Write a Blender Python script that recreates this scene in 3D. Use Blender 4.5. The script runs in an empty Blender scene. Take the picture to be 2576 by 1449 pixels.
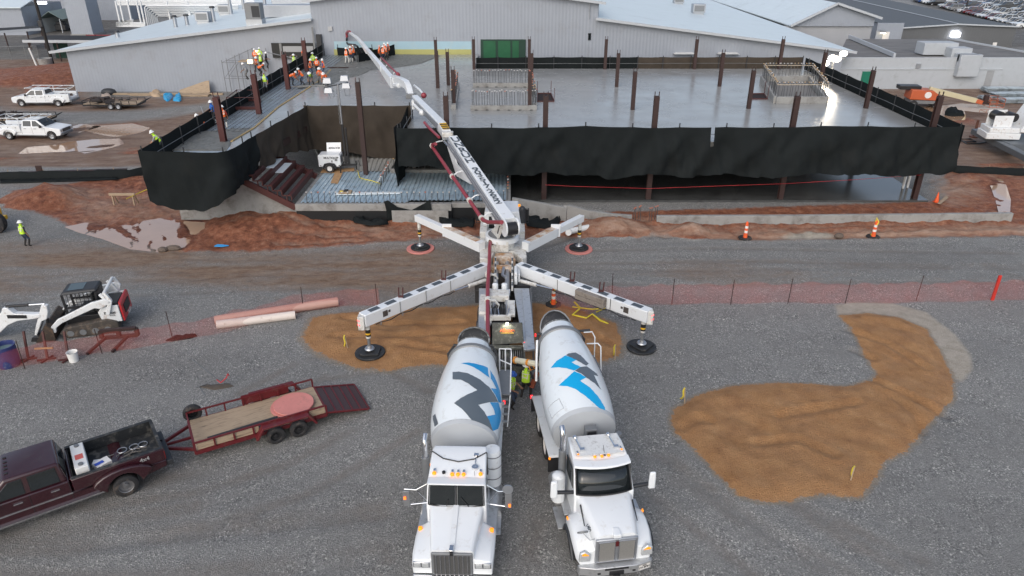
import bpy, math, random
import numpy as np
from mathutils import Vector, Matrix
from mathutils.geometry import delaunay_2d_cdt
R = math.radians
random.seed(7)
rng = np.random.default_rng(7)
SC = bpy.context.scene
COL = SC.collection
# ---------------------------------------------------------------- camera
F, PIT, HC, CX, CY = 1800.0, R(26.3), 18.0, 1288.0, 724.5
cam = bpy.data.cameras.new("camera"); cam.sensor_width = 36; cam.lens = 36*F/2576.0
cam.clip_end = 3000; cam.clip_start = 0.5
co = bpy.data.objects.new("camera", cam); COL.objects.link(co)
co.location = (0, 0, HC); co.rotation_euler = (math.pi/2-PIT, 0, 0); SC.camera = co
# ---------------------------------------------------------------- overcast morning light
SUN_EL, SUN_ROT = R(38), R(200)
w = bpy.data.worlds.new("World"); SC.world = w; w.use_nodes = True
nt = w.node_tree; bg = nt.nodes["Background"]
sky = nt.nodes.new("ShaderNodeTexSky"); sky.sky_type = 'NISHITA'; sky.sun_disc = False
sky.sun_elevation = SUN_EL; sky.sun_rotation = SUN_ROT; sky.air_density = 1.0; sky.dust_density = 3.0; sky.ozone_density = 1.0
hs = nt.nodes.new("ShaderNodeHueSaturation"); hs.inputs["Saturation"].default_value = 0.72
nt.links.new(sky.outputs[0], hs.inputs["Color"]); nt.links.new(hs.outputs[0], bg.inputs[0])
bg.inputs[1].default_value = 0.145
sl = bpy.data.lights.new("sun", 'SUN'); sl.energy = 0.5; sl.angle = R(90); sl.color = (1, .96, .9)
so = bpy.data.objects.new("sun", sl); COL.objects.link(so)
so.rotation_euler = (math.pi/2-SUN_EL, 0, math.pi-SUN_ROT); so.location = (0, 0, 60)
SC.view_settings.view_transform = 'Standard'; SC.view_settings.look = 'None'
SC.view_settings.exposure = 0.34; SC.view_settings.gamma = 1
SC.cycles.max_bounces = 6; SC.cycles.transparent_max_bounces = 12
# ---------------------------------------------------------------- helpers
_cp, _sp = math.cos(PIT), math.sin(PIT)
def ray(u, v):
    a = (u-CX)/F; b = (CY-v)/F
    return (a, _cp+b*_sp, -_sp+b*_cp)
def P(u, v, z=0.0):
    r = ray(u, v); t = (z-HC)/r[2]
    return Vector((r[0]*t, r[1]*t, z))
def V(u, v, Y):
    r = ray(u, v); t = Y/r[1]
    return Vector((r[0]*t, Y, HC+r[2]*t))

class MB:
    def __init__(s): s.v = []; s.f = []; s.m = []; s.k = 0; s.T = None
    def add(s, vs, fs, k=None):
        o = len(s.v)
        if s.T is not None: vs = [s.T @ Vector(p) for p in vs]
        s.v += [tuple(p) for p in vs]; s.f += [tuple(i+o for i in f) for f in fs]
        s.m += [s.k if k is None else k]*len(fs); return s
    def box(s, c, d, rz=0, k=None, top=None, rx=0, ry=0):
        x, y, z = d[0]/2, d[1]/2, d[2]/2; tx, ty = top if top else (1, 1)
        vs = [(-x,-y,-z),(x,-y,-z),(x,y,-z),(-x,y,-z),(-x*tx,-y*ty,z),(x*tx,-y*ty,z),(x*tx,y*ty,z),(-x*tx,y*ty,z)]
        if rz or rx or ry:
            m = Matrix.Rotation(rz,3,'Z') @ Matrix.Rotation(ry,3,'Y') @ Matrix.Rotation(rx,3,'X'); vs = [m @ Vector(p) for p in vs]
        vs = [(p[0]+c[0], p[1]+c[1], p[2]+c[2]) for p in vs]
        return s.add(vs, [(0,3,2,1),(4,5,6,7),(0,1,5,4),(1,2,6,5),(2,3,7,6),(3,0,4,7)], k)
    def b2(s, a, b, k=None):
        return s.box(((a[0]+b[0])/2,(a[1]+b[1])/2,(a[2]+b[2])/2), (abs(b[0]-a[0]),abs(b[1]-a[1]),abs(b[2]-a[2])), k=k)
    def hexa(s, p, k=None):
        return s.add(p, [(0,3,2,1),(4,5,6,7),(0,1,5,4),(1,2,6,5),(2,3,7,6),(3,0,4,7)], k)
    def quad(s, a, b, c, d, k=None): return s.add([a,b,c,d], [(0,1,2,3)], k)
    def prism(s, pts, ax, a, b, k=None):
        n = len(pts)
        def mk(p, h):
            return (h,p[0],p[1]) if ax=='x' else ((p[0],h,p[1]) if ax=='y' else (p[0],p[1],h))
        vs = [mk(p,a) for p in pts]+[mk(p,b) for p in pts]
        fs = [tuple(range(n))[::-1], tuple(range(n,2*n))]+[(i,(i+1)%n,n+(i+1)%n,n+i) for i in range(n)]
        return s.add(vs, fs, k)
    def loft(s, rings, k=None, caps=True, close=True):
        n = len(rings[0]); vs = [p for r in rings for p in r]; fs = []
        for j in range(len(rings)-1):
            for i in range(n if close else n-1):
                a = j*n+i; b = j*n+(i+1)%n; fs.append((a,b,b+n,a+n))
        if caps: fs += [tuple(range(n))[::-1], tuple(range((len(rings)-1)*n, len(rings)*n))]
        return s.add(vs, fs, k)
    def bar(s, a, b, wd, h=None, k=None, up=(0,0,1)):
        a, b = Vector(a), Vector(b); d = (b-a).normalized(); upv = Vector(up)
        if abs(d.dot(upv)) > .98: upv = Vector((0,1,0))
        x = d.cross(upv).normalized(); z = x.cross(d); h = wd if h is None else h
        q = [x*sx*wd/2+z*sz*h/2 for sx,sz in ((-1,-1),(1,-1),(1,1),(-1,1))]
        return s.loft([[a+o for o in q],[b+o for o in q]], k)
    def tube(s, pts, r, n=8, k=None, caps=True):
        pts = [Vector(p) for p in pts]; rings = []; L = len(pts); x = None
        rs = r if isinstance(r,(list,tuple)) else [r]*L
        for i,p in enumerate(pts):
            d = (pts[min(i+1,L-1)]-pts[max(i-1,0)]).normalized()
            if x is None:
                u = Vector((0,0,1)) if abs(d.z) < .9 else Vector((0,1,0)); x = d.cross(u).normalized()
            else: x = (x-d*x.dot(d)).normalized()
            z = d.cross(x)
            rings.append([p+(x*math.cos(t)+z*math.sin(t))*rs[i] for t in (2*math.pi*j/n for j in range(n))])
        return s.loft(rings, k, caps)
    def cyl(s, a, b, r, r2=None, n=16, k=None): return s.tube([a,b], [r, r if r2 is None else r2], n, k)
    def lathe(s, prof, o, d, n=32, k=None, caps=True):
        o = Vector(o); d = Vector(d).normalized(); u = Vector((0,0,1)) if abs(d.z) < .9 else Vector((1,0,0))
        x = u.cross(d).normalized(); z = d.cross(x)
        return s.loft([[o+d*h+(x*math.cos(t)+z*math.sin(t))*r for t in (2*math.pi*j/n for j in range(n))] for r,h in prof], k, caps)
    def ell(s, c, r, n=12, m=8, k=None):
        c = Vector(c); r = (r,r,r) if not isinstance(r,(tuple,list)) else r
        return s.loft([[(c[0]+r[0]*math.sin(f)*math.cos(t), c[1]+r[1]*math.sin(f)*math.sin(t), c[2]-r[2]*math.cos(f)) for t in (2*math.pi*j/n for j in range(n))] for f in (math.pi*(i+.02)/(m+.04) for i in range(m+1))], k)
    def build(s, name, mats, parent=None, bevel=0, seg=2, flat=False, ang=38):
        me = bpy.data.meshes.new(name); me.from_pydata(s.v, [], s.f)
        mats = mats if isinstance(mats,(list,tuple)) else [mats]
        for m in mats: me.materials.append(m)
        if len(mats) > 1: me.polygons.foreach_set("material_index", np.array(s.m, dtype=np.int32))
        me.validate(); me.update()
        if not flat:
            me.polygons.foreach_set("use_smooth", np.ones(len(me.polygons), dtype=bool)); me.set_sharp_from_angle(angle=R(ang))
        o = bpy.data.objects.new(name, me); COL.objects.link(o)
        if parent: o.parent = parent
        if bevel:
            b = o.modifiers.new("bevel", 'BEVEL'); b.width = bevel; b.segments = seg; b.limit_method = 'ANGLE'; b.angle_limit = R(35)
            b.use_clamp_overlap = True; b.harden_normals = False
        return o
def tag(o, label=None, cat=None, group=None, kind=None):
    if label: o['label'] = label
    if cat: o['category'] = cat
    if group: o['group'] = group
    if kind: o['kind'] = kind
    return o
def thing(name, label, cat, loc=(0,0,0), rz=0, group=None):
    o = bpy.data.objects.new(name, None); COL.objects.link(o); o.empty_display_size = .3
    o.location = loc; o.rotation_euler = (0,0,rz); return tag(o, label, cat, group)
def dup(root, loc, rz=0, label=None, group=None, scale=None):
    r = root.copy(); COL.objects.link(r); r.location = loc; r.rotation_euler = (0,0,rz)
    if scale: r.scale = scale
    if label: r['label'] = label
    if group: r['group'] = group
    for c in list(root.children):
        d = c.copy(); COL.objects.link(d); d.parent = r
        for g in list(c.children):
            e = g.copy(); COL.objects.link(e); e.parent = d
    return r
def text(s, size, mat, parent, M, ext=.004, name="lettering", align='CENTER', bold=0.0, sx=1.0):
    c = bpy.data.curves.new(name, 'FONT'); c.body = s; c.size = size; c.extrude = ext; c.align_x = align; c.align_y = 'CENTER'; c.offset = bold
    t = bpy.data.objects.new(name, c); COL.objects.link(t)
    dg = bpy.context.evaluated_depsgraph_get(); dg.update()
    me = bpy.data.meshes.new_from_object(t.evaluated_get(dg)); COL.objects.unlink(t); bpy.data.objects.remove(t)
    me.materials.clear(); me.materials.append(mat)
    me.transform(M @ Matrix.Diagonal((sx,1,1,1)))
    o = bpy.data.objects.new(name, me); COL.objects.link(o); o.parent = parent; return o
def frame(o, x, y):
    "matrix whose local x/y axes are the given directions, z = x cross y"
    x = Vector(x).normalized(); y = Vector(y); y = (y-x*y.dot(x)).normalized(); z = x.cross(y)
    return Matrix(((x.x,y.x,z.x,o[0]),(x.y,y.y,z.y,o[1]),(x.z,y.z,z.z,o[2]),(0,0,0,1)))
def rr(w_, h, r, n=4):
    "rounded rectangle outline"
    out = []
    for cx, cy, a0 in ((w_/2-r,h/2-r,0),(-w_/2+r,h/2-r,90),(-w_/2+r,-h/2+r,180),(w_/2-r,-h/2+r,270)):
        for i in range(n+1):
            a = R(a0+90*i/n); out.append((cx+r*math.cos(a), cy+r*math.sin(a)))
    return out
# ---------------------------------------------------------------- materials
MATS = {}
def pm(name, col, rough=.5, metal=0, var=.12, sc=2.0, dirt=None, bump=0, bsc=20, spec=.5, coat=0, emit=None, alpha=1, stretch=None):
    """procedural material: base colour with noise variation, optional dirt (colour, amount, scale), bump"""
    if name in MATS: return MATS[name]
    m = bpy.data.materials.new(name); m.use_nodes = True; n = m.node_tree.nodes; L = m.node_tree.links
    b = n["Principled BSDF"]; b.inputs["Roughness"].default_value = rough; b.inputs["Metallic"].default_value = metal
    b.inputs["Specular IOR Level"].default_value = spec; b.inputs["Coat Weight"].default_value = coat; b.inputs["Coat Roughness"].default_value = .08
    tc = n.new("ShaderNodeTexCoord"); src = tc.outputs["Object"]
    if stretch:
        mp = n.new("ShaderNodeMapping"); mp.inputs["Scale"].default_value = stretch; L.new(src, mp.inputs[0]); src = mp.outputs[0]
    nz = n.new("ShaderNodeTexNoise"); nz.inputs["Scale"].default_value = sc; nz.inputs["Detail"].default_value = 6; nz.inputs["Roughness"].default_value = .62
    L.new(src, nz.inputs["Vector"])
    mx = n.new("ShaderNodeMix"); mx.data_type = 'RGBA'
    mx.inputs[6].default_value = tuple(c*(1-var) for c in col)+(1,); mx.inputs[7].default_value = tuple(min(1,c*(1+var)) for c in col)+(1,)
    L.new(nz.outputs[0], mx.inputs[0]); out = mx.outputs[2]
    if dirt:
        dn = n.new("ShaderNodeTexNoise"); dn.inputs["Scale"].default_value = dirt[2]; dn.inputs["Detail"].default_value = 8; dn.inputs["Roughness"].default_value = .7
        L.new(src, dn.inputs["Vector"])
        cr = n.new("ShaderNodeValToRGB"); cr.color_ramp.elements[0].position = .62-dirt[1]*.35; cr.color_ramp.elements[1].position = .80-dirt[1]*.25
        L.new(dn.outputs[0], cr.inputs[0]); m2 = n.new("ShaderNodeMix"); m2.data_type = 'RGBA'; m2.inputs[7].default_value = tuple(dirt[0])+(1,)
        L.new(cr.outputs[0], m2.inputs[0]); L.new(out, m2.inputs[6]); out = m2.outputs[2]
    L.new(out, b.inputs["Base Color"])
    if bump:
        bn = n.new("ShaderNodeTexNoise"); bn.inputs["Scale"].default_value = bsc; bn.inputs["Detail"].default_value = 4; L.new(src, bn.inputs["Vector"])
        bp = n.new("ShaderNodeBump"); bp.inputs["Strength"].default_value = bump; bp.inputs["Distance"].default_value = .03
        L.new(bn.outputs[0], bp.inputs["Height"]); L.new(bp.outputs[0], b.inputs["Normal"])
    if emit: b.inputs["Emission Color"].default_value = tuple(emit[0])+(1,); b.inputs["Emission Strength"].default_value = emit[1]
    if alpha < 1: b.inputs["Alpha"].default_value = alpha
    MATS[name] = m; return m
def ribbed(name, col, pitch, depth=.5, rough=.5, metal=0, axis='X', var=.08, dirt=None, dark=.75):
    """profiled sheet metal: a wave along one object axis drives the bump"""
    m = pm(name, col, rough, metal, var, .6, dirt); n = m.node_tree.nodes; L = m.node_tree.links; b = n["Principled BSDF"]
    tc = n.new("ShaderNodeTexCoord"); wv = n.new("ShaderNodeTexWave"); wv.bands_direction = axis; wv.inputs["Scale"].default_value = 1/pitch*.314*1.0; wv.inputs["Distortion"].default_value = 0
    L.new(tc.outputs["Object"], wv.inputs[0]); bp = n.new("ShaderNodeBump"); bp.inputs["Strength"].default_value = depth; bp.inputs["Distance"].default_value = .04
    L.new(wv.outputs[0], bp.inputs["Height"]); L.new(bp.outputs[0], b.inputs["Normal"])
    return m
W_ = (.74,.77,.79)
M = dict(
 white=pm("white_paint", W_, .32, var=.04, coat=.3, dirt=((.45,.42,.38),.12,3)),
 whitec=pm("clean_white_paint", (.78,.81,.83), .28, var=.03, coat=.4, sc=1.5, dirt=((.58,.57,.54),.14,2.2)),
 whited=pm("dirty_white_paint", (.66,.66,.63), .45, var=.1, dirt=((.30,.25,.19),.35,3.5)),
 whiter=pm("rusty_white_paint", (.64,.61,.55), .5, var=.12, dirt=((.38,.19,.07),.75,2.2)),
 alum=pm("aluminium_tread", (.58,.59,.60), .42, .75, var=.1, sc=9, dirt=((.3,.3,.3),.25,5)),
 chrome=pm("chrome", (.75,.76,.78), .14, 1, var=.05),
 steel=pm("galvanised_steel", (.45,.47,.50), .4, .8, var=.12, sc=5),
 gsteel=pm("grey_steel", (.22,.23,.24), .5, .4, var=.15, sc=5),
 black=pm("black_paint", (.018,.018,.02), .42, var=.3),
 rubber=pm("tyre_rubber", (.022,.022,.024), .78, var=.3, dirt=((.14,.11,.09),.3,4)),
 plast=pm("black_plastic", (.03,.032,.036), .5, var=.2),
 red=pm("red_primer_pipe", (.26,.035,.05), .4, var=.15),
 oxide=pm("oxide_red_steel", (.075,.022,.02), .55, var=.25, sc=4),
 oxideb=pm("dark_oxide_steel", (.04,.02,.018), .55, var=.3, sc=4),
 conc=pm("cured_concrete", (.30,.30,.29), .8, var=.18, sc=1.5, dirt=((.17,.16,.15),.4,1.2), bump=.2),
 concd=pm("hopper_concrete_crust", (.085,.088,.078), .75, var=.35, sc=6, dirt=((.28,.28,.24),.25,6), bump=.5),
 glass=pm("dark_glass", (.012,.016,.018), .06, var=.3, spec=.8),
 wood=pm("weathered_timber", (.38,.29,.20), .75, var=.25, sc=3, stretch=(1,8,8), dirt=((.10,.07,.05),.3,1.6)),
 ply=pm("plywood", (.46,.28,.14), .7, var=.2, sc=3, dirt=((.25,.15,.08),.3,2)),
 amber=pm("amber_lamp", (.75,.22,.01), .3, emit=((1,.30,.005),.85)),
 amberoff=pm("amber_lens", (.75,.27,.02), .25, emit=((1,.35,.02),.6)),
 redlamp=pm("red_lamp", (.8,.02,.03), .3, emit=((1,.03,.04),1.6)),
 lens=pm("clear_lens", (.55,.57,.58), .12, .3, var=.3, sc=14),
 hivis=pm("hi_vis_orange", (.95,.17,.03), .7, emit=None, var=.1),
 lime=pm("hi_vis_lime", (.55,.85,.05), .7, var=.1),
 silver=pm("reflective_tape", (.75,.74,.68), .35, .2),
 skin=pm("skin", (.30,.16,.10), .6, var=.15),
 hat=pm("white_hard_hat", (.82,.83,.82), .35, var=.03),
 yellow=pm("yellow_tape", (.75,.62,.05), .5, var=.15),
 orange=pm("cone_orange", (.80,.12,.03), .5, var=.12),
 fabric=pm("black_screen_fabric", (.0115,.0145,.0155), .78, var=.3, sc=1.2, bump=.2, bsc=9, spec=.14, dirt=((.016,.018,.018),.2,.5)),
 fabricb=pm("brown_dusty_screen_fabric", (.060,.049,.039), .85, spec=.2, var=.35, sc=1.2, bump=.25, bsc=9),
 dk=pm("charcoal_mark", (.07,.085,.10), .5, var=.1),
)
# ================================================================= ground
def gp(*uv): return np.array([P(u,v,0)[:2] for u,v in uv])
def axis(fine0, fine1, step, a, b):
    x = list(np.arange(fine0, fine1+1e-6, step)); s = step; y = x[-1]
    while y < b: s *= 1.16; y += s; x.append(y)
    s = step; y = x[0]; l = []
    while y > a: s *= 1.16; y -= s; l.append(y)
    return np.array(l[::-1]+x)
gx = axis(-31, 36, .16, -900, 900); gy = axis(12, 62, .16, -40, 1800)
X, Y = np.meshgrid(gx, gy)
def sdf(poly):
    px, py = X.ravel(), Y.ravel(); best = np.full(px.shape, 1e9); ins = np.zeros(px.shape, bool); n = len(poly)
    for i in range(n):
        a, b = poly[i], poly[(i+1)%n]; e = b-a; wx, wy = px-a[0], py-a[1]
        t = np.clip((wx*e[0]+wy*e[1])/(e@e+1e-9), 0, 1); best = np.minimum(best, np.hypot(wx-e[0]*t, wy-e[1]*t))
        c = ((a[1] > py) != (b[1] > py)) & (px < (b[0]-a[0])*(py-a[1])/(b[1]-a[1]+1e-12)+a[0]); ins ^= c
    return np.where(ins, best, -best).reshape(X.shape)
def vnoise(x, y, sc, seed, oct=4, rough=.55):
    out = np.zeros_like(x); amp = 1; tot = 0
    for o in range(oct):
        g = np.random.default_rng(seed*31+o).random((256,256)); xs, ys = x/sc+13.7*o, y/sc+7.3*o
        i, j = np.floor(xs).astype(int), np.floor(ys).astype(int); fx, fy = xs-i, ys-j; fx = fx*fx*(3-2*fx); fy = fy*fy*(3-2*fy)
        q = lambda a,b: g[a%256, b%256]
        out += amp*((q(i,j)*(1-fx)+q(i+1,j)*fx)*(1-fy)+(q(i,j+1)*(1-fx)+q(i+1,j+1)*fx)*fy); tot += amp; amp *= rough; sc *= .5
    return out/tot
N1 = vnoise(X, Y, 3.0, 1); N2 = vnoise(X, Y, .9, 2); N3 = vnoise(X, Y, 9, 3)
def sm(d, wd): return np.clip(.5+.5*d/wd, 0, 1)
# red mud belt in front of the new building, and the churned lots either side of it
red = sm(sdf(gp((330,430),(470,500),(760,520),(1200,545),(1640,530),(2380,505),(2390,420),(2700,420),(2700,590),(2576,592),(2200,597),(1900,603),(1640,588),(1500,592),(1330,600),(1210,592),(1050,600),(850,618),(640,634),(560,632),(470,634),(390,622),(290,592),(190,575),(130,545),(40,520),(30,480),(170,465))), 1.0)
tan = sm(sdf(gp((-900,150),(220,150),(220,245),(700,245),(560,330),(350,440),(340,470),(-900,440))), 3.0)
tan = np.maximum(tan, sm(sdf(gp((2080,225),(2900,205),(2900,430),(2380,430))), 2.0))
midb = sm(sdf(gp((-400,640),(300,610),(700,628),(1060,620),(1200,640),(1190,730),(900,745),(620,720),(300,700),(-400,780))), 2.5)*.8
midr = sm(sdf(gp((1480,655),(2000,640),(2900,650),(2900,735),(2100,742),(1500,730))), 2.2)*.62
streak = vnoise(X*.35, Y*1.6, 2.2, 5)
brown = np.clip(midb*(streak*1.9+.05), 0, 1); brown = np.maximum(brown, midr*np.clip(streak*1.6-.35,0,1))
lotgravel = sm(sdf(gp((-200,262),(200,280),(420,270),(600,250),(610,262),(420,300),(150,318),(-200,300))), 1.6)
gravel2 = sm(sdf(gp((-300,420),(340,420),(345,440),(250,452),(-300,470))), 1.0)
sand = np.maximum(sm(sdf(gp((762,850),(790,800),(900,785),(1060,778),(1200,770),(1345,765),(1420,770),(1480,790),(1545,815),(1560,850),(1555,895),(1500,912),(1400,915),(1230,925),(1080,915),(980,930),(900,925),(840,905),(790,880))), .8),
   sm(sdf(gp((1690,1060),(1700,1030),(1760,995),(1850,972),(1960,965),(2040,968),(2130,975),(2190,960),(2212,940),(2190,915),(2170,880),(2150,835),(2115,795),(2180,790),(2260,800),(2330,830),(2370,900),(2398,960),(2390,1010),(2340,1060),(2310,1095),(2280,1130),(2215,1165),(2200,1205),(2160,1250),(2110,1245),(2060,1240),(1980,1258),(1910,1262),(1860,1245),(1820,1210),(1790,1170),(1740,1120),(1700,1090))), .5))
pale = sm(sdf(gp((2100,768),(2140,760),(2240,762),(2330,785),(2400,840),(2440,890),(2446,930),(2420,960),(2396,950),(2375,900),(2335,830),(2260,800),(2110,795))), .35)
pale = np.maximum(pale, .9*sm(sdf(gp((1960,598),(2010,585),(2080,585),(2110,595),(2060,602),(1990,604))), .6))
lighttan = sm(sdf(gp((1350,575),(1700,575),(2200,580),(2600,560),(2600,590),(2200,600),(1900,606),(1640,592),(1500,594))), .8)*.9
lighttan = np.maximum(lighttan, .8*sm(sdf(gp((800,556),(1000,570),(1200,580),(1190,592),(1050,594),(900,590))), .9))
lighttan = np.maximum(lighttan, .75*sm(sdf(gp((200,470),(430,480),(560,540),(440,560),(330,560),(190,570),(120,500))), 1.6))
lighttan = np.maximum(lighttan, .7*sm(sdf(gp((2335,440),(2480,435),(2500,520),(2350,528))), 1.2))
bld = sm(sdf(gp((-700,150),(230,150),(420,0),(900,-40),(900,-120),(-2500,-120))), 3.0)
bld = np.maximum(bld, sm(sdf(gp((2490,130),(2540,108),(2300,0),(2100,-60),(2100,-140),(4000,-140),(4000,130))), 3.0))
# heights
h = np.zeros_like(X)
rut = vnoise(X*1.0+Y*.45, Y*.35-X*.15, .55, 8, 3)-.5
h += red*( (N1-.5)*.34 + rut*.34 + (N2-.5)*.22 )
h += tan*((N1-.5)*.10+(N2-.5)*.04)*(1-lotgravel)
h += midb*(streak-.5)*.05 + (vnoise(X,Y,.5,12,2)-.5)*.012
h += np.clip(sand-.35,0,1)*.16 + np.clip(sand*2-1,0,1)*((N2-.5)*.12+(vnoise(X+Y*.6,Y*.5,.8,21,3)-.5)*.16+(N1-.5)*.12)
def mound(u, v, r, hh, sx=1.0, nz=.35, seed=40):
    c = P(u, v, 0); d = np.hypot((X-c.x)/sx, (Y-c.y))/r; return np.maximum(0, 1-d**1.6)*hh*(1-nz+2*nz*vnoise(X,Y,.8,seed,4))
mm = mound(115,500,2.6,1.0,1.25)+mound(1735,586,1.5,.55)+mound(1555,578,1.8,.7,1.3)+mound(660,565,3.0,.7,1.4)+mound(560,520,2.6,.45,1.2)+mound(1475,575,1.6,.4)+mound(2460,450,2.0,.3,1.4)+mound(1000,545,1.6,.35,1.6)+mound(880,540,1.4,.35,1.5)
big = mound(130,188,5.5,1.9,1.6,.45,50)+mound(40,215,4,1.3,1.5,.45,51)+mound(175,200,3,1.2,1.2,.4,52)+mound(90,228,3,1.0,1.4,.5,53)
h += mm+big
redmask = np.clip(red+sm(mm-.12,.12)*1.0, 0, 1); redmask = np.maximum(redmask, sm(big-.2,.25))
redmask = np.maximum(redmask, tan*np.clip(vnoise(X*.5,Y*1.4,3.5,77)*2.4-1.15,0,1)*(1-lotgravel))
# wheel lanes: pairs of shallow ruts along the ways vehicles have driven
lane = np.zeros_like(X)
def drive(px, gap=1.0, wd=.26, dep=.018, both=True):
    global h, lane
    pts = [np.array(P(u,v,0)[:2]) for u,v in px]
    for off in ((-gap,gap) if both else (0,)):
        best = np.full(X.shape, 1e9)
        for a, b in zip(pts, pts[1:]):
            e = b-a; L2 = e@e+1e-9; nrm = np.array([-e[1],e[0]])/math.sqrt(L2); a2 = a+nrm*off
            t = np.clip(((X-a2[0])*e[0]+(Y-a2[1])*e[1])/L2, 0, 1); best = np.minimum(best, np.hypot(X-a2[0]-e[0]*t, Y-a2[1]-e[1]*t))
        k = np.exp(-(best/wd)**2); h = h-k*dep+np.exp(-((best-wd*1.9)/(wd*.7))**2)*dep*.6; lane = np.maximum(lane, k*np.clip(vnoise(X,Y,1.6,61)*2.2-.3,0,1))
for px in (((-60,1330),(200,1330),(480,1290),(760,1200),(1010,1060)),((-40,1420),(260,1425),(620,1395),(980,1350),(1040,1449)),((1640,1180),(1800,1300),(2010,1460)),((1700,1120),(1950,1290),(2300,1460)),((-60,690),(300,665),(700,672),(1180,690)),((-60,740),(400,722),(800,705),(1150,650)),((1330,690),(1700,700),(2200,690),(2700,695)),((1340,650),(1800,640),(2300,650),(2700,655)),
   ((-60,330),(300,300),(480,290),(640,250)),((-60,400),(200,395),(420,330)),((2380,240),(2480,300),(2640,320)),((640,1010),(780,930),(1000,900),(1120,960))): drive(px)
for px in (((700,600),(900,590),(1150,588)),((760,575),(1000,582),(1180,572)),((1500,580),(1900,586),(2300,580),(2620,578)),((1560,566),(2000,572),(2620,560)),((1345,610),(1420,585),(1600,575)),((1580,545),(1640,600)),((560,560),(700,540),(800,560)),((2350,470),(2480,430),(2600,470))): drive(px,.9,.3,.07)
for px in (((-60,1300),(250,1270),(500,1230)),((-60,1390),(300,1400),(650,1370),(960,1330)),((1750,1180),(2000,1330),(2200,1460)),((1260,1449),(1290,1250),(1300,1100))): drive(px,.95,.42,.015)
# grooves raked across the sand by wheels and shovels
for px in (((2130,830),(2230,870),(2330,930)),((2200,960),(2300,1010),(2380,1050)),((1720,1080),(1760,1055),(1785,1065)),((1900,1120),(2010,1110),(2100,1150)),((1960,1050),(2150,1020)),((2140,880),(2200,905)),((860,800),(1000,820),(1160,815)),((840,850),(1000,850),(1180,840)),((1000,870),(1200,900)),((1400,800),(1470,840),(1540,870)),((1420,880),(1500,890)),((2250,1000),(2310,1060),(2320,1090))): drive(px,0,.2,.09,False)
# puddle basins
pud = [gp((182,572),(230,562),(300,572),(350,560),(400,552),(470,560),(505,562),(500,590),(470,622),(440,630),(400,630),(330,622),(270,600),(215,585)),
       gp((62,384),(80,370),(150,364),(172,358),(230,352),(290,350),(300,362),(270,372),(210,384),(190,378),(120,386)),
       gp((2488,450),(2515,446),(2530,468),(2540,500),(2538,532),(2512,528),(2505,500),(2494,470)),
       gp((2330,272),(2420,262),(2520,268),(2500,288),(2440,300),(2370,300)),
       gp((240,318),(330,312),(370,322),(330,345),(270,340),(225,330)),
       gp((150,250),(260,232),(320,236),(250,262),(180,262)) if False else gp((170,322),(205,312),(250,318),(200,332))]
basin = np.zeros_like(X)
for i, p in enumerate(pud):
    s_ = sdf(p); b_ = sm(s_, .9); basin = np.maximum(basin, b_)
ruts2 = np.maximum(0, vnoise((X*.9+Y*.55)*1.0, (Y*.9-X*.55)*.22, .5, 91, 3)-.54)*.75
h = h*(1-basin) + basin*(-.07+(N2-.5)*.07+ruts2*.75)
wet = np.clip(basin*1.4-.2, 0, 1)
flat = np.maximum(sm(sdf(gp((1130,455),(2170,400),(2330,505),(1290,535))), 1.0), 0)       # under the building
h *= (1-flat); h -= flat*.02
for cx_,cy_ in ((-6.79,29.31),(6.27,29.83),(-5.83,42.0),(4.25,41.93)):
    k = np.clip(1.6-np.hypot(X-cx_,Y-cy_)/.9,0,1); h = h*(1-k)+k*.0
V0 = np.stack([X, Y, h], -1).reshape(-1,3); ny, nx = X.shape
idx = np.arange(ny*nx).reshape(ny,nx); Fq = np.stack([idx[:-1,:-1],idx[:-1,1:],idx[1:,1:],idx[1:,:-1]],-1).reshape(-1,4)
me = bpy.data.meshes.new("ground"); me.vertices.add(len(V0)); me.vertices.foreach_set("co", V0.ravel().astype(np.float32))
me.loops.add(Fq.size); me.loops.foreach_set("vertex_index", Fq.ravel().astype(np.int32)); me.polygons.add(len(Fq))
me.polygons.foreach_set("loop_start", np.arange(0,Fq.size,4,dtype=np.int32)); me.polygons.foreach_set("use_smooth", np.ones(len(Fq),bool)); me.update()
def attr(nm, a):
    t = me.attributes.new(nm, 'FLOAT', 'POINT'); t.data.foreach_set("value", np.clip(a,0,1).ravel().astype(np.float32))
for nm, a in (("red",redmask),("tan",np.maximum(tan*(1-.85*lotgravel)*(1-gravel2),0)),("brown",brown),("sand",sand),("pale",pale),("ltan",lighttan*np.clip(.3+N1*1.0,0,1)),("wet",wet),("asph",bld),("lane",lane)): attr(nm, a)
ground = bpy.data.objects.new("ground", me); COL.objects.link(ground); tag(ground, kind='structure')
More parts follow.
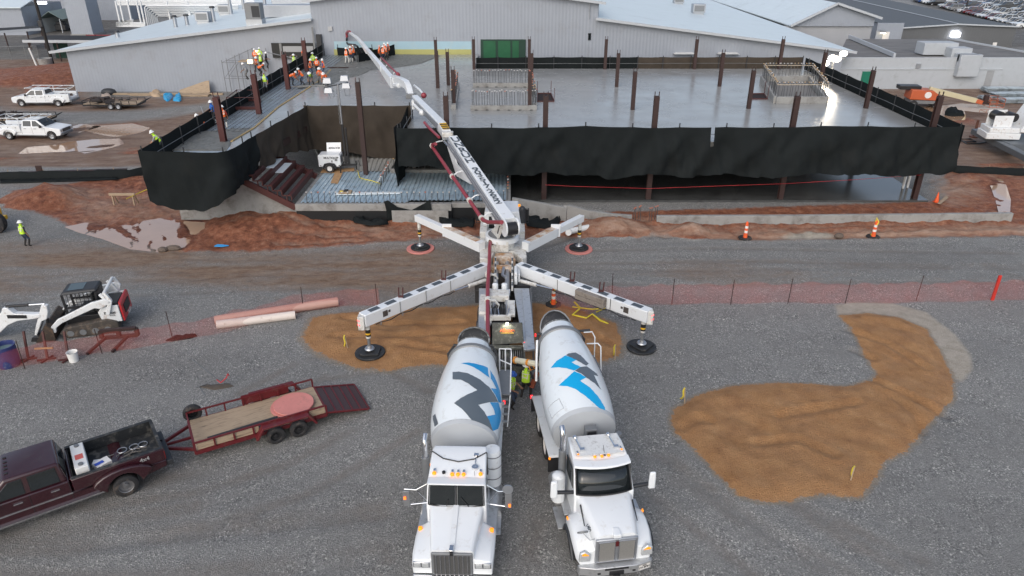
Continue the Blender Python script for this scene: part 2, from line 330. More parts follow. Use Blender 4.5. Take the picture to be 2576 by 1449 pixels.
def ground_mat():
    m = bpy.data.materials.new("site_ground"); m.use_nodes = True; n = m.node_tree.nodes; L = m.node_tree.links; b = n["Principled BSDF"]
    tc = n.new("ShaderNodeTexCoord"); ob = tc.outputs["Object"]
    def noise(sc, det=5, ro=.6, st=None):
        z = n.new("ShaderNodeTexNoise"); z.inputs["Scale"].default_value = sc; z.inputs["Detail"].default_value = det; z.inputs["Roughness"].default_value = ro
        if st:
            mp = n.new("ShaderNodeMapping"); mp.inputs["Scale"].default_value = st; L.new(ob, mp.inputs[0]); L.new(mp.outputs[0], z.inputs["Vector"])
        else: L.new(ob, z.inputs["Vector"])
        return z.outputs[0]
    def ramp(src, *st):
        r = n.new("ShaderNodeValToRGB"); e = r.color_ramp.elements
        while len(e) < len(st): e.new(.5)
        for q,(p,c) in zip(e, st): q.position = p; q.color = tuple(c)+(1,) if len(c) == 3 else c
        L.new(src, r.inputs[0]); return r.outputs[0]
    def math_(op, a, c):
        z = n.new("ShaderNodeMath"); z.operation = op
        for i,q in enumerate((a,c)):
            if isinstance(q,(int,float)): z.inputs[i].default_value = q
            else: L.new(q, z.inputs[i])
        return z.outputs[0]
    def mix(f, a, c):
        z = n.new("ShaderNodeMix"); z.data_type = 'RGBA'; L.new(f, z.inputs[0]); L.new(a, z.inputs[6]); L.new(c, z.inputs[7]); return z.outputs[2]
    def att(nm, sharp=.12, nsc=1.6, amt=.35):
        a = n.new("ShaderNodeAttribute"); a.attribute_name = nm
        s_ = math_('ADD', a.outputs["Fac"], math_('MULTIPLY', math_('SUBTRACT', noise(nsc,7,.68), .5), amt))
        g = lambda x:(x,x,x); return ramp(s_, (.5-sharp,g(0)), (.5+sharp,g(1)))
    # crushed stone: voronoi cells of mixed grey, fines between, larger tone drift
    vo = n.new("ShaderNodeTexVoronoi"); vo.inputs["Scale"].default_value = 34; L.new(ob, vo.inputs["Vector"])
    sep = n.new("ShaderNodeSeparateColor"); L.new(vo.outputs["Color"], sep.inputs[0])
    stone = ramp(sep.outputs[0], (0,(.075,.080,.084)), (.45,(.20,.207,.213)), (.80,(.30,.305,.308)), (.92,(.46,.465,.465)), (1,(.85,.85,.83)))
    fines = ramp(noise(5,8,.7), (.3,(.18,.185,.188)), (.7,(.28,.285,.283)))
    vo2 = n.new("ShaderNodeTexVoronoi"); vo2.inputs["Scale"].default_value = 19; L.new(ob, vo2.inputs["Vector"]); sep2 = n.new("ShaderNodeSeparateColor"); L.new(vo2.outputs["Color"], sep2.inputs[0])
    big = ramp(sep2.outputs[1], (0,(.04,.043,.046)), (.25,(.15,.154,.157)), (.8,(.28,.284,.286)), (.93,(.48,.48,.475)), (1,(.85,.85,.83)))
    stone = mix(ramp(noise(.45,5,.7), (.42,(.1,)*3), (.6,(.85,)*3)), stone, big)
    grav = mix(ramp(noise(.8,7,.7), (.36,(.25,)*3), (.60,(.97,)*3)), fines, stone)
    lf = ramp(noise(6,8,.72), (.3,(.115,.115,.112)), (.7,(.24,.237,.23))); grav = mix(math_("MULTIPLY", att("lane",.32,2.0,.7), .6), grav, lf)
    drift = ramp(noise(.10,5,.6,(.5,1.6,1)), (.32,(.93,.90,.86)), (.5,(1.12,1.09,1.04)), (.68,(1.30,1.26,1.20)))
    mu = n.new("ShaderNodeMix"); mu.data_type = 'RGBA'; mu.blend_type = 'MULTIPLY'; mu.inputs[0].default_value = 1; L.new(grav, mu.inputs[6]); L.new(drift, mu.inputs[7]); col = mu.outputs[2]
    tracks = ramp(noise(.9,4,.55,(.16,1.3,1)), (.40,(.0,)*3), (.75,(.28,)*3))
    col = mix(tracks, col, ramp(noise(3,6,.7), (.3,(.19,.188,.182)), (.7,(.30,.295,.285))))
    brn = ramp(noise(2.2,11,.77,(.5,1.2,1)), (.3,(.12,.072,.045)), (.48,(.235,.155,.105)), (.66,(.33,.255,.19)), (.8,(.38,.34,.29)))
    col = mix(att("brown",.34,2.6,.7), col, brn)
    tn = ramp(noise(.8,9,.72,(.45,1.3,1)), (.28,(.13,.072,.048)), (.5,(.235,.155,.11)), (.72,(.34,.26,.205)))
    col = mix(att("tan",.2), col, tn)
    rd = ramp(noise(1.9,12,.80), (.28,(.072,.024,.013)), (.42,(.20,.066,.034)), (.55,(.35,.135,.070)), (.70,(.54,.31,.21)))
    col = mix(att("red",.10,2.2,.5), col, rd)
    la = n.new("ShaderNodeAttribute"); la.attribute_name = "lane"
    lt = ramp(noise(1.6,9,.74,(.5,1.4,1)), (.3,(.24,.115,.07)), (.5,(.42,.26,.18)), (.72,(.56,.42,.33)))
    rs_ = n.new("ShaderNodeAttribute"); rs_.attribute_name = "red"
    col = mix(math_("MULTIPLY", math_("MULTIPLY", la.outputs["Fac"], rs_.outputs["Fac"]), ramp(noise(2.4,6,.7),(.33,(0,)*3),(.58,(.9,)*3))), col, lt)
    col = mix(att("ltan",.22,2.4,.7), col, lt)
    col = mix(math_("MULTIPLY", math_("MULTIPLY", la.outputs["Fac"], ramp(noise(2.4,6,.7),(.35,(0,)*3),(.6,(1,)*3))), .75), col, lt) if False else col
    asp = ramp(noise(.6,6,.65), (.3,(.10,.095,.088)), (.7,(.19,.18,.165)))
    col = mix(att("asph",.2), col, asp)
    pl = ramp(noise(2,7,.7), (.3,(.34,.30,.245)), (.7,(.52,.47,.40)))
    col = mix(att("pale",.16,3,.45), col, pl)
    sd = ramp(noise(1.3,10,.68), (.26,(.28,.135,.054)), (.46,(.40,.205,.084)), (.62,(.46,.25,.108)), (.76,(.55,.33,.165)), (.88,(.68,.50,.34)))
    a_ = n.new("ShaderNodeAttribute"); a_.attribute_name = "sand"; g = lambda x:(x,x,x)
    sv = math_('ADD', math_('ADD', a_.outputs["Fac"], math_('MULTIPLY', math_('SUBTRACT', noise(1.3,7,.7), .5), .45)), math_('MULTIPLY', math_('SUBTRACT', noise(7,6,.75), .5), .5))
    col = mix(ramp(sv, (.24,g(0)), (.40,g(.7)), (.5,g(.2))), col, ramp(noise(4,7,.7), (.3,(.20,.15,.10)), (.7,(.36,.29,.21))))
    gm = n.new('ShaderNodeMix'); gm.data_type = 'RGBA'; gm.blend_type = 'MULTIPLY'; gm.inputs[0].default_value = 1; L.new(sd, gm.inputs[6]); L.new(ramp(noise(28,4,.8), (.3,g(.62)), (.5,g(1)), (.7,g(1.25))), gm.inputs[7]); sd = gm.outputs[2]
    col = mix(ramp(sv, (.43,g(0)), (.49,g(1))), col, sd)
    wt = att("wet",.2,2,.3)
    dk = n.new("ShaderNodeMix"); dk.data_type = 'RGBA'; dk.blend_type = 'MULTIPLY'; L.new(wt, dk.inputs[0]); L.new(col, dk.inputs[6]); dk.inputs[7].default_value = (.62,.55,.52,1)
    L.new(dk.outputs[2], b.inputs["Base Color"])
    ro = ramp(noise(.7,5,.6), (.3,(.42,)*3), (.7,(.85,)*3)); L.new(ro, b.inputs["Roughness"]); b.inputs["Specular IOR Level"].default_value = .4
    bp = n.new("ShaderNodeBump"); bp.inputs["Strength"].default_value = .9; bp.inputs["Distance"].default_value = .09
    ar = n.new("ShaderNodeAttribute"); ar.attribute_name = "red"; soil = math_('MAXIMUM', ar.outputs["Fac"], math_('MULTIPLY', a_.outputs["Fac"], .22))
    L.new(math_('ADD', math_('ADD', math_('MULTIPLY', vo.outputs["Distance"], .45), math_('MULTIPLY', vo2.outputs["Distance"], .35)), math_('ADD', noise(7,8,.75), math_('MULTIPLY', math_('MULTIPLY', noise(2.2,10,.75), soil), 3.2))), bp.inputs["Height"]); L.new(bp.outputs[0], b.inputs["Normal"])
    return m
me.materials.append(ground_mat())
# standing water in the ruts
def water_mat(nm, c):
    m = pm(nm, c, .03, var=.15, sc=.8, spec=.9, coat=.55); return m
WM = water_mat("muddy_water", (.43,.27,.17)); WB = water_mat("ochre_water", (.26,.16,.075))
for i, p in enumerate(pud):
    c = p.mean(0); q = MB(); pts = [tuple(c+(pt-c)*1.12)+(-.012,) for pt in p]; q.add(pts, [tuple(range(len(pts)))])
    o = q.build("puddle", WM, flat=True); tag(o, kind='structure')
# ================================================================= unfinished building
DZ, GZ = 4.6, 5.75
slabm = pm("wet_trowelled_concrete", (.29,.295,.29), .2, var=.2, sc=.35, spec=.65, stretch=(.5,2.2,1))
_n = slabm.node_tree.nodes; _l = slabm.node_tree.links; _b = _n["Principled BSDF"]
_z = _n.new("ShaderNodeTexNoise"); _z.inputs["Scale"].default_value = .5; _z.inputs["Detail"].default_value = 6
_r = _n.new("ShaderNodeMapRange"); _r.inputs[3].default_value = .06; _r.inputs[4].default_value = .42
_tc = _n.new("ShaderNodeTexCoord"); _l.new(_tc.outputs["Object"], _z.inputs[0]); _l.new(_z.outputs[0], _r.inputs[0]); _l.new(_r.outputs[0], _b.inputs["Roughness"])
freshm = pm("fresh_placed_concrete", (.17,.175,.165), .55, var=.3, sc=2.2, bump=1.0, bsc=5, dirt=((.08,.085,.08),.4,4))
wetslab = pm("wet_ground_slab", (.075,.078,.078), .18, var=.3, sc=.5, spec=.6, dirt=((.035,.035,.035),.4,.8))
deckm = ribbed("metal_floor_deck", (.55,.63,.69), .30, .9, .32, .55, 'X', dirt=((.30,.31,.31),.3,.9))
deckg = ribbed("grey_metal_deck", (.34,.36,.35), .30, .9, .5, .4, 'X', dirt=((.2,.2,.19),.5,.9))
ub = thing("unfinished_building", "half built steel and concrete building with a wet grey upper floor slab", "building", (0,51,0))
ub_o = Vector((0,51,0))
def ubp(mb, name, mats, **k):
    mb.v = [(x,y-51,z) for x,y,z in mb.v]; return mb.build(name, mats, ub, **k)
XL, XR, YF, YR = -8.1, 32.2, 50.9, 82.2
strip = [P(u,v,DZ) for u,v in ((583,356),(640,322),(700,270),(760,232),(815,196),(832,176))]     # formwork line, near to far
q = MB(); sl_ = [(XL,YF),(XR,YF),(XR,YR),(-4.2,YR),(-4.2,92.7),(strip[-1].x,92.7)]+[(p.x,p.y) for p in strip[::-1]]+[(-18.4,44.7),(-16.7,58.1),(XL,58.1)]
q.prism([(p[0],p[1]) for p in sl_], 'z', DZ-.35, DZ); ubp(q, "upper_floor_slab", slabm, flat=True)
q = MB(); lw = [(-23.5,44.8),(-18.4,44.8)]+[(p.x,p.y) for p in strip]+[(strip[-1].x,92.7),(-23.2,92.7)]
q.prism(lw, 'z', DZ-.45, DZ-.09); ubp(q, "metal_deck_bay", deckm, flat=True)
def patch(pts, z, zt=.05, seed=1, step=.22, amp=.05):
    "lumpy placed concrete: jittered grid clipped to an outline"
    pts = [(p[0],p[1]) for p in pts]; xs = [p[0] for p in pts]; ys = [p[1] for p in pts]; n = len(pts)
    vs = [Vector(p) for p in pts]; r = random.Random(seed)
    def inside(x,y):
        c = False
        for i in range(n):
            a,b = pts[i],pts[(i+1)%n]
            if (a[1]>y)!=(b[1]>y) and x < (b[0]-a[0])*(y-a[1])/(b[1]-a[1]+1e-9)+a[0]: c = not c
        return c
    y = min(ys)
    while y < max(ys):
        x = min(xs)
        while x < max(xs):
            px, py = x+r.uniform(-.3,.3)*step, y+r.uniform(-.3,.3)*step
            if inside(px,py): vs.append(Vector((px,py)))
            x += step
        y += step
    o = delaunay_2d_cdt(vs, [], [list(range(n))], 1, 1e-5)
    v3 = [(p.x,p.y,z+zt+ (r.uniform(-amp,amp) if i >= n else -zt)) for i,p in enumerate(o[0])]
    q = MB(); q.add(v3, [tuple(f) for f in o[2]]); return q
fr = [P(u,v,DZ) for u,v in ((432,376),(500,330),(590,320),(640,322),(583,356),(570,376))]
ubp(patch(fr, DZ-.08, .05, 3), "fresh_concrete", freshm, ang=180)
fr = [P(u,v,DZ) for u,v in ((826,176),(880,135),(1000,137),(1110,140),(1060,160),(985,172),(930,178),(905,190),(860,200),(835,214),(745,222),(800,192))]
ubp(patch(fr, DZ, .035, 4), "fresh_concrete", freshm, ang=180)
q = MB()                                                                # reinforcing mesh over the open deck
a0, a1 = 54, 92.5
def xl(y): return -23.4
def xr_(y):
    for p0,p1 in zip(strip, strip[1:]):
        if p0.y <= y <= p1.y: return p0.x+(p1.x-p0.x)*(y-p0.y)/(p1.y-p0.y)
    return strip[-1].x if y > strip[-1].y else strip[0].x
y = a0
while y < a1: q.bar((xl(y),y,DZ-.04),(xr_(y)-.1,y,DZ-.04),.02); y += .42
x = -23.3
while x < -16.5:
    ys_ = [yy for yy in np.arange(a0,a1,.5) if xr_(yy)-.1 > x]
    if ys_: q.bar((x,ys_[0],DZ-.015),(x,ys_[-1],DZ-.015),.02)
    x += .42
ubp(q, "rebar_mat", pm("rebar",(.09,.095,.10),.6,.4), flat=True)['kind'] = 'stuff'
q = MB()
for p0,p1 in zip(strip, strip[1:]): q.bar(p0+Vector((0,0,.01)), p1+Vector((0,0,.01)), .16, .1)
ubp(q, "formwork_edge", pm("yellow_formwork",(.46,.32,.12),.7,var=.3,sc=3,dirt=((.2,.19,.17),.5,3)), flat=True)
q = MB(); q.prism([(-1.0,50.95),(31.2,50.95),(31.2,82),(-1.0,82)], 'z', -.3, .14); ubp(q, "ground_floor_slab", wetslab, flat=True)
q = MB(); q.b2((-8.3,82.3,-.2),(31.8,82.6,4.2)); q.b2((-8.4,58.5,-.2),(-8.1,82.3,4.2)); q.b2((-23.6,91.9,-.2),(-8.4,92.2,4.1)); ubp(q, "unseen_enclosure_wall", pm("dark_block_wall",(.05,.05,.05),.85), flat=True)  # closing walls out of view, added to keep the ground floor dark
q = MB(); q.bar((-8,51.1,DZ-.6),(32,51.1,DZ-.6),.3,.5); q.bar((32,51.1,DZ-.6),(32,82,DZ-.6),.3,.5); q.bar((-8,61.4,DZ-.6),(32,61.4,DZ-.6),.3,.5); q.bar((-8,71.7,DZ-.6),(32,71.7,DZ-.6),.3,.5)
for x in (2.4,10.2,20.2,30.4): q.bar((x,51.3,DZ-.62),(x,82,DZ-.62),.25,.45)
q.bar((-23.3,45,DZ-.7),(-18.5,45,DZ-.7),.3,.5); q.bar((-23.3,45,DZ-.7),(-23.3,92,DZ-.7),.3,.5); q.bar((-18.6,45,DZ-.7),(-16.6,58,DZ-.7),.3,.5); q.bar((-16.7,58.3,DZ-.7),(-8,58.3,DZ-.7),.3,.5)
ubp(q, "floor_beam", M['oxideb'], flat=True)
def column(x, y, z0, z1, w_=.36, ori=0, mat='oxideb'):
    q = MB(); t = .05; a = w_/2
    for s_ in (-1,1): q.b2((x-a, y+s_*(a-t/2)-t/2, z0),(x+a, y+s_*(a-t/2)+t/2, z1))
    q.b2((x-.02,y-a+t,z0),(x+.02,y+a-t,z1))
    q.box((x,y,z1-.12),(w_*1.08,w_*.7,.1))
    for s_ in (-1,1): q.b2((x+s_*(a-.03)-.025,y-.04,z1),(x+s_*(a-.03)+.025,y+.04,z1+.32))
    return ubp(q, "steel_column", M[mat], flat=True)
for u,v in ((652,284),(563,355),(725,222),(772,178)): p = P(u,v,DZ); column(p.x,p.y,DZ-.4,7.75,.40,mat='oxide')
for x in (2.4,10.25,20.2,30.3): column(x,51.35,.1,7.75)
for x,y in ((10.27,61.4),(20.3,61.9),(30.4,62.0),(1.5,61.4),(10.26,71.7),(20.4,71.9),(30.4,72.2),(-6.3,72.5),(1.9,71.7),(-7.2,71),(-5.0,62.2),(10.3,81.9),(20.2,81.9),(29.6,81.9),(-4.2,81.8),(1.9,81.9),(-8.3,81.3)): column(x,y,.1 if x > 0 else DZ-.5,7.75,.32)
p = V(1121,243,51.35); column(p.x,51.35,DZ-.4,7.75)
p = P(921,438,1.35); column(p.x,p.y,1.3,8.3,.34)
q = MB()                                                                # small opening with steel rim by the curb
for (u0,u1,v0,v1) in ((1352,1386,236,256),(1885,1922,237,250)):
    a,b,c,d = P(u0,v1,DZ),P(u1+8,v1,DZ),P(u1,v0,DZ),P(u0,v0,DZ)
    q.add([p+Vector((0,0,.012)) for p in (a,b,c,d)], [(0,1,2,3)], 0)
    for e,f_ in ((a,b),(b,c),(c,d),(d,a)): q.bar(e+Vector((0,0,.05)), f_+Vector((0,0,.05)), .07, .1, 1)
    for e in (b,c,d): q.bar(e, e+Vector((0,0,1.2)), .05, .05, 1)
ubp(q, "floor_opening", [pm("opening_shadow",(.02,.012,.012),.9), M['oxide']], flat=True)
q = MB()                                                                # steel framed stair opening on the left wing
a,b,c,d = [P(u,v,DZ-.05) for u,v in ((575,275),(648,275),(655,255),(600,255))]
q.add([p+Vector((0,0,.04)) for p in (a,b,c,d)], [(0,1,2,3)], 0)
for e,f_ in ((a,b),(b,c),(c,d),(d,a)):
    q.bar(e+Vector((0,0,.1)), f_+Vector((0,0,.1)), .2, .25, 1); q.bar(e+Vector((0,0,1.0)), f_+Vector((0,0,1.0)), .05, .05, 1); q.bar(e, e+Vector((0,0,1.05)), .06, .06, 1)
ubp(q, "stair_opening", [MATS["opening_shadow"], M['oxide']], flat=True)
# concrete kickers with capped dowels
capm = [pm("white_cap",(.75,.73,.70),.5), pm("red_cap",(.62,.22,.14),.5), pm("ochre_cap",(.62,.42,.22),.5)]
rebm = MATS["rebar"]
barmesh = None
def dowel(x, y, z, hgt, cap, parent):
    global barmesh
    if barmesh is None:
        q = MB(); q.cyl((0,0,0),(0,0,1.0),.022,n=6); o = q.build("dowel", rebm); barmesh = o.data; bpy.data.objects.remove(o)
        for i,cm in enumerate(capm):
            q = MB(); q.cyl((0,0,0),(0,0,.07),.03,.075,8); o = q.build("cap", cm); capm[i] = o.data; bpy.data.objects.remove(o)
    o = bpy.data.objects.new("dowel", barmesh); COL.objects.link(o); o.parent = parent; o.location = (x,y,z); o.scale = (1,1,hgt); o.rotation_euler = (random.uniform(-.04,.04),random.uniform(-.04,.04),0)
    c = bpy.data.objects.new("cap", capm[cap]); COL.objects.link(c); c.parent = o; c.location = (0,0,1.0); c.scale = (1,1,1/hgt)
def kicker(a, b, n, hgt, wd, label, caps, dh=1.15, both=False, far=False):
    a, b = Vector(a), Vector(b); t = thing("concrete_kicker", label, "kicker", a, 0, "concrete kickers with capped dowels on the upper slab")
    q = MB(); q.bar(Vector((0,0,hgt/2)), b-a+Vector((0,0,hgt/2)), wd, hgt); q.build("curb", M['conc'], t, bevel=.015)
    q = MB(); d = b-a
    nn = max(3,int(d.length/.85))
    for i in range(nn):
        p = d*((i+.5)/nn); q.bar(p+Vector((-.12,-wd/2-.004,.05)) if abs(d.x)>abs(d.y) else p+Vector((-wd/2,-.12,.05)), p+Vector((.12,-wd/2-.004,.05)) if abs(d.x)>abs(d.y) else p+Vector((-wd/2,.12,.05)), .02, .06)
    q.build("form_tie_hole", M['plast'], t, flat=True)
    for i in range(n):
        p = d*((i+.5+random.uniform(-.2,.2))/n); off = random.choice((-1,1))*wd*.25
        dowel(p.x+(off if abs(d.y)>abs(d.x) else 0), p.y+(off if abs(d.x)>abs(d.y) else 0), hgt, dh*random.uniform(.93,1.04), random.choice(caps), t)
    return t
k0 = P(1190,219,DZ); k1 = P(1331,219,DZ); kicker((k0.x,k0.y,DZ),(k1.x,k1.y,DZ),21,.42,.35,"farther straight concrete kicker with a row of white capped dowels, bucket at its end",[0,0,0,1])
k0 = P(1184,277,DZ); k1 = P(1350,277,DZ); kicker((k0.x,k0.y,DZ),(k1.x,k1.y,DZ),26,.42,.35,"nearer straight concrete kicker with a row of white capped dowels",[0,0,0,0,1])
k0 = P(1141,276,DZ); k1 = P(1150,218,DZ); kicker((k0.x,k0.y,DZ),(k1.x,k1.y,DZ),30,.42,.45,"concrete kicker running away from the camera left of the others, red capped dowels",[1,1,2])
k0 = P(1345,272,DZ); k1 = P(1334,217,DZ); kicker((k0.x,k0.y,DZ),(k1.x,k1.y,DZ),30,.42,.4,"concrete kicker running away beside the steel rimmed floor opening, red capped dowels",[1,1,2])
# stair pit ring
t = thing("stair_pit_kerb", "square concrete kerb round a sunken pit fenced by timber topped dowels", "kerb", P(1990,230,DZ))
c4 = [P(1950,260,DZ),P(2076,260,DZ),P(2036,206,DZ),P(1916,206,DZ)]; o_ = Vector(t.location)
q = MB(); top = MB()
for i in range(4):
    a,b = c4[i]-o_, c4[(i+1)%4]-o_; q.bar(a+Vector((0,0,.3)), b+Vector((0,0,.3)), .4, .6)
    top.bar(a+Vector((0,0,1.62)), b+Vector((0,0,1.62)), .12, .06)
    nn = 26 if i%2 else 18
    for j in range(nn):
        p = a.lerp(b,(j+.5)/nn); dowel(p.x+random.uniform(-.08,.08), p.y+random.uniform(-.08,.08), .58, 1.2, random.choice((0,2,2)), t)
q.build("curb", M['conc'], t, bevel=.015); top.build("timber_rail", pm("bleached_timber",(.42,.36,.28),.7,var=.2,sc=3), t)
q = MB(); q.add([(c-o_)*.80+Vector((0,0,.2+.012)) for c in c4], [(0,1,2,3)]); q.build("pit_floor", pm("pit_concrete",(.16,.155,.15),.8), t, flat=True)
# ================================================================= debris screens
def screen(name, label, pts, top, bots, mat, postgap=3.0, inner=True, fold=.12, seed=1, notch=None, lean=0.0, rail=True):
    """fabric hung from guard posts along a plan polyline; bots gives the hem height along it"""
    pts = [Vector((p[0],p[1])) for p in pts]; L_ = [0]
    for a,b in zip(pts,pts[1:]): L_.append(L_[-1]+(b-a).length)
    tot = L_[-1]; t = thing(name, label, "debris screen", (pts[0].x,pts[0].y,DZ), 0, "dark debris screens round the upper floor")
    o0 = Vector(t.location)
    def at(s_):
        for i in range(len(pts)-1):
            if s_ <= L_[i+1]+1e-6:
                f = (s_-L_[i])/(L_[i+1]-L_[i]); d = (pts[i+1]-pts[i]).normalized(); return pts[i].lerp(pts[i+1],f), Vector((d.y,-d.x))
    nS = max(8,int(tot/.25)); nZ = 18; S = np.linspace(0,tot,nS+1)
    tv = np.interp(S, np.linspace(0,tot,len(top)), top) if isinstance(top,(list,tuple)) else np.full(nS+1, top)
    bv = np.interp(S, [b[0]*tot for b in bots], [b[1] for b in bots]); bv = bv+(vnoise(S,S*.37,2.6,500+seed,3)-.5)*(.9 if fold > .3 else 0)
    Sg, Zg = np.meshgrid(S, np.linspace(0,1,nZ+1), indexing='ij')
    dz = tv[:,None]+(bv-tv)[:,None]*Zg
    fo = (vnoise(Sg*1.0+Zg*1.6, Zg*1.5+Sg*.3, 1.5, 300+seed, 3)-.5)*1.6*fold*np.clip(Zg*2.2+.04,0,1)+(.5-np.abs(vnoise(Sg*1.4-Zg*1.1,Zg*.7+Sg*.15,1.0,340+seed,2)-.5)*4)*.5*fold*np.clip(Zg*1.5,0,1)
    sag = -.045*np.abs(np.sin(np.pi*S/postgap))[:,None]*(1-Zg)
    q = MB(); vs = []
    for i,s_ in enumerate(S):
        p,nn = at(s_)
        for j in range(nZ+1):
            o2 = max(fo[i,j]+.3*fold,-.1)+.17+lean*Zg[i,j]; vs.append((p.x+nn.x*o2-o0.x, p.y+nn.y*o2-o0.y, dz[i,j]+sag[i,j]-o0.z))
    fs = [(i*(nZ+1)+j,i*(nZ+1)+j+1,(i+1)*(nZ+1)+j+1,(i+1)*(nZ+1)+j) for i in range(nS) for j in range(nZ) if not (notch and j < 7 and notch[0] < S[i]/tot < notch[1])]
    q.add(vs, fs); q.build("screen_fabric", mat, t, ang=180)
    s_ = .05
    while s_ < tot:
        p,nn = at(min(s_,tot-.01)); tz = np.interp(s_,S,tv); q = MB(); q.cyl((p.x-nn.x*.06-o0.x,p.y-nn.y*.06-o0.y,-.1),(p.x-nn.x*.06-o0.x,p.y-nn.y*.06-o0.y,tz+.18-o0.z),.045,n=6); q.build("post", M['plast'], t); s_ += postgap
    if rail:
        q = MB()
        for hh in (.55,):
            pp = []
            for s_ in np.linspace(0.02,tot-.02,max(3,int(tot/1.5))):
                p,nn = at(s_); pp.append((p.x-nn.x*.1-o0.x,p.y-nn.y*.1-o0.y,hh+random.uniform(-.03,.03)))
            q.tube(pp, .02, 5)
        q.build("cable_rail", M['gsteel'], t)
    return t
fb, fbb = M['fabric'], M['fabricb']
screen("debris_screen","long black fabric screen hung along the front edge of the upper floor",[(XL-.1,YF-.15),(31.9,YF-.15)],[5.72,5.78,5.74,5.88,5.76,5.80,5.78,5.9,5.82,5.84],[(0,2.8),(.1,2.65),(.2,2.45),(.28,2.4),(.33,2.15),(.45,2.3),(.6,2.35),(.75,2.3),(.9,2.4),(.97,2.45),(1,2.9)],fb,3.35,seed=1,fold=.62,lean=.3,notch=(.553,.560))
screen("debris_screen","black fabric screen along the right hand edge of the upper floor",[(32.1,YF-.05),(32.25,66),(32.35,82.3)],5.8,[(0,3.0),(.03,4.2),(.1,4.45),(1,4.5)],fb,3.3,seed=2,fold=.06)
screen("debris_screen","black then brown fabric screen along the back edge of the upper floor",[(32.3,82.35),(14,82.35)],5.8,[(0,4.5),(1,4.5)],fbb,3.1,seed=3,fold=.06)
screen("debris_screen","black fabric screen along the back edge beside the green sheeted opening",[(14,82.37),(-4.0,82.37)],[5.8,5.8,5.75],[(0,4.5),(1,4.5)],fb,3.1,seed=4,fold=.06)
screen("debris_screen","black fabric screen on the far left edge of the upper floor by the warehouse",[(-23.3,92.4),(-23.55,44.65)],[5.8,5.8,5.72],[(0,4.3),(.9,4.3),(1,4.0)],fb,3.0,seed=5,fold=.08)
screen("debris_screen","drooping black fabric screen wrapped round the near left corner of the building",[(-23.6,44.6),(-18.35,44.45),(-17.85,48.6)],[5.8,5.74,5.7,5.74],[(0,2.6),(.05,2.3),(.15,2.05),(.35,1.95),(.48,2.25),(.57,2.9),(.7,3.4),(.85,3.1),(1,3.3)],fb,2.7,seed=6,fold=.5)
screen("debris_screen","black to brown fabric screen on the slanting inner side of the left wing",[(-17.85,48.6),(-16.7,58.1)],5.72,[(0,3.3),(.3,3.4),(.6,2.7),(1,2.3)],fbb,3.2,seed=7,fold=.45)
screen("debris_screen","dusty brown fabric screen at the back of the recess behind the light tower",[(-16.7,58.1),(-8.1,58.1)],[5.74,5.74,5.72],[(0,2.3),(.4,1.9),(.75,1.5),(1,1.45)],fbb,2.8,seed=8,fold=.45)
screen("debris_screen","black fabric screen on the inner right side of the recess behind the boom",[(-8.1,58.1),(-8.15,50.7)],[5.74,5.3,5.7],[(0,1.2),(1,1.1)],fb,3.2,seed=9,fold=.35)
q = thing("debris_screen","short black fabric screen in front of the big doorway in the warehouse wall","debris screen",(-21.5,91.8,DZ),0,"dark debris screens round the upper floor")
b_ = MB(); b_.prism([(0,0),(4.4,0),(4.4,.9),(3,.95),(1.4,.85),(0,.95)],'y',0,.03); b_.build("screen_fabric",fb,q,flat=True)
for i in range(3):
    b_ = MB(); b_.cyl((.1+2.1*i,.08,0),(.1+2.1*i,.08,1.3),.04,n=6); b_.build("post",M['plast'],q)
screen("debris_screen","black fabric screen climbing to the yellow banded wall at the back",[(-18.0,86.5),(-14.6,92.2)],[5.6,5.9],[(0,4.62),(1,4.62)],fb,2.2,seed=11,fold=.05)
# ================================================================= podium with blue metal deck
pz = 1.3
pd = thing("low_deck_building", "low concrete walled annexe roofed with ribbed blue metal decking", "annexe", (-8,47,0))
def pdb(q, n, m, **k): q.v = [(x+8,y-47,z) for x,y,z in q.v]; return q.build(n, m, pd, **k)
import itertools
def corr(pts, z, pitch=.30, dep=.06, n0=None):
    "real trapezoid ribs running along y inside a quad given left/right edge x as functions of y"
    q = MB(); (xa0,xb0,ya),(xa1,xb1,yb) = pts; n_ = int((xb0-xa0)/pitch)
    prof = [(0,0),(.35,0),(.45,1),(.85,1),(.95,0)]
    A, B = [], []
    for i in range(n_):
        for f,hh in prof:
            s_ = (i+f)/n_; A.append((xa0+(xb0-xa0)*s_,ya,z+hh*dep)); B.append((xa1+(xb1-xa1)*s_,yb,z+hh*dep))
    m_ = len(A); q.add(A+B, [(i,i+1,m_+i+1,m_+i) for i in range(m_-1)]); return q
pdk = pm("blue_grey_deck", (.47,.60,.69), .34, .3, var=.15, sc=1.2, dirt=((.25,.28,.30),.35,1.5)); pdg = pm("grey_dusty_deck", (.46,.46,.43), .5, .2, var=.2, sc=1.5, dirt=((.22,.20,.17),.4,1.5))
pdb(corr(((-14.7,-7.2,47.15),(-14.7,-7.2,54.3)),pz), "decking", pdk, flat=True)
pdb(corr(((-7.2,-.4,47.6),(-7.2,-.4,54.0)),pz), "decking", pdk, flat=True)
pdb(corr(((-14.7,-9.6,54.35),(-17.3,-9.4,61.0)),pz-.004), "grey_decking", pdg, flat=True)
q = MB(); q.b2((-15,46.85,.80),(-4.2,47.3,pz-.01)); q.b2((-4.2,47.1,.95),(-.1,47.5,pz-.01)); q.b2((-.5,47.5,0),(-.1,54.4,pz-.01)); q.b2((-15,47.3,0),(-14.7,54.3,pz-.02)); q.b2((-9.5,54.0,.2),(-.5,54.4,pz+.28)); pdb(q, "concrete_wall", M['conc'], bevel=.015)
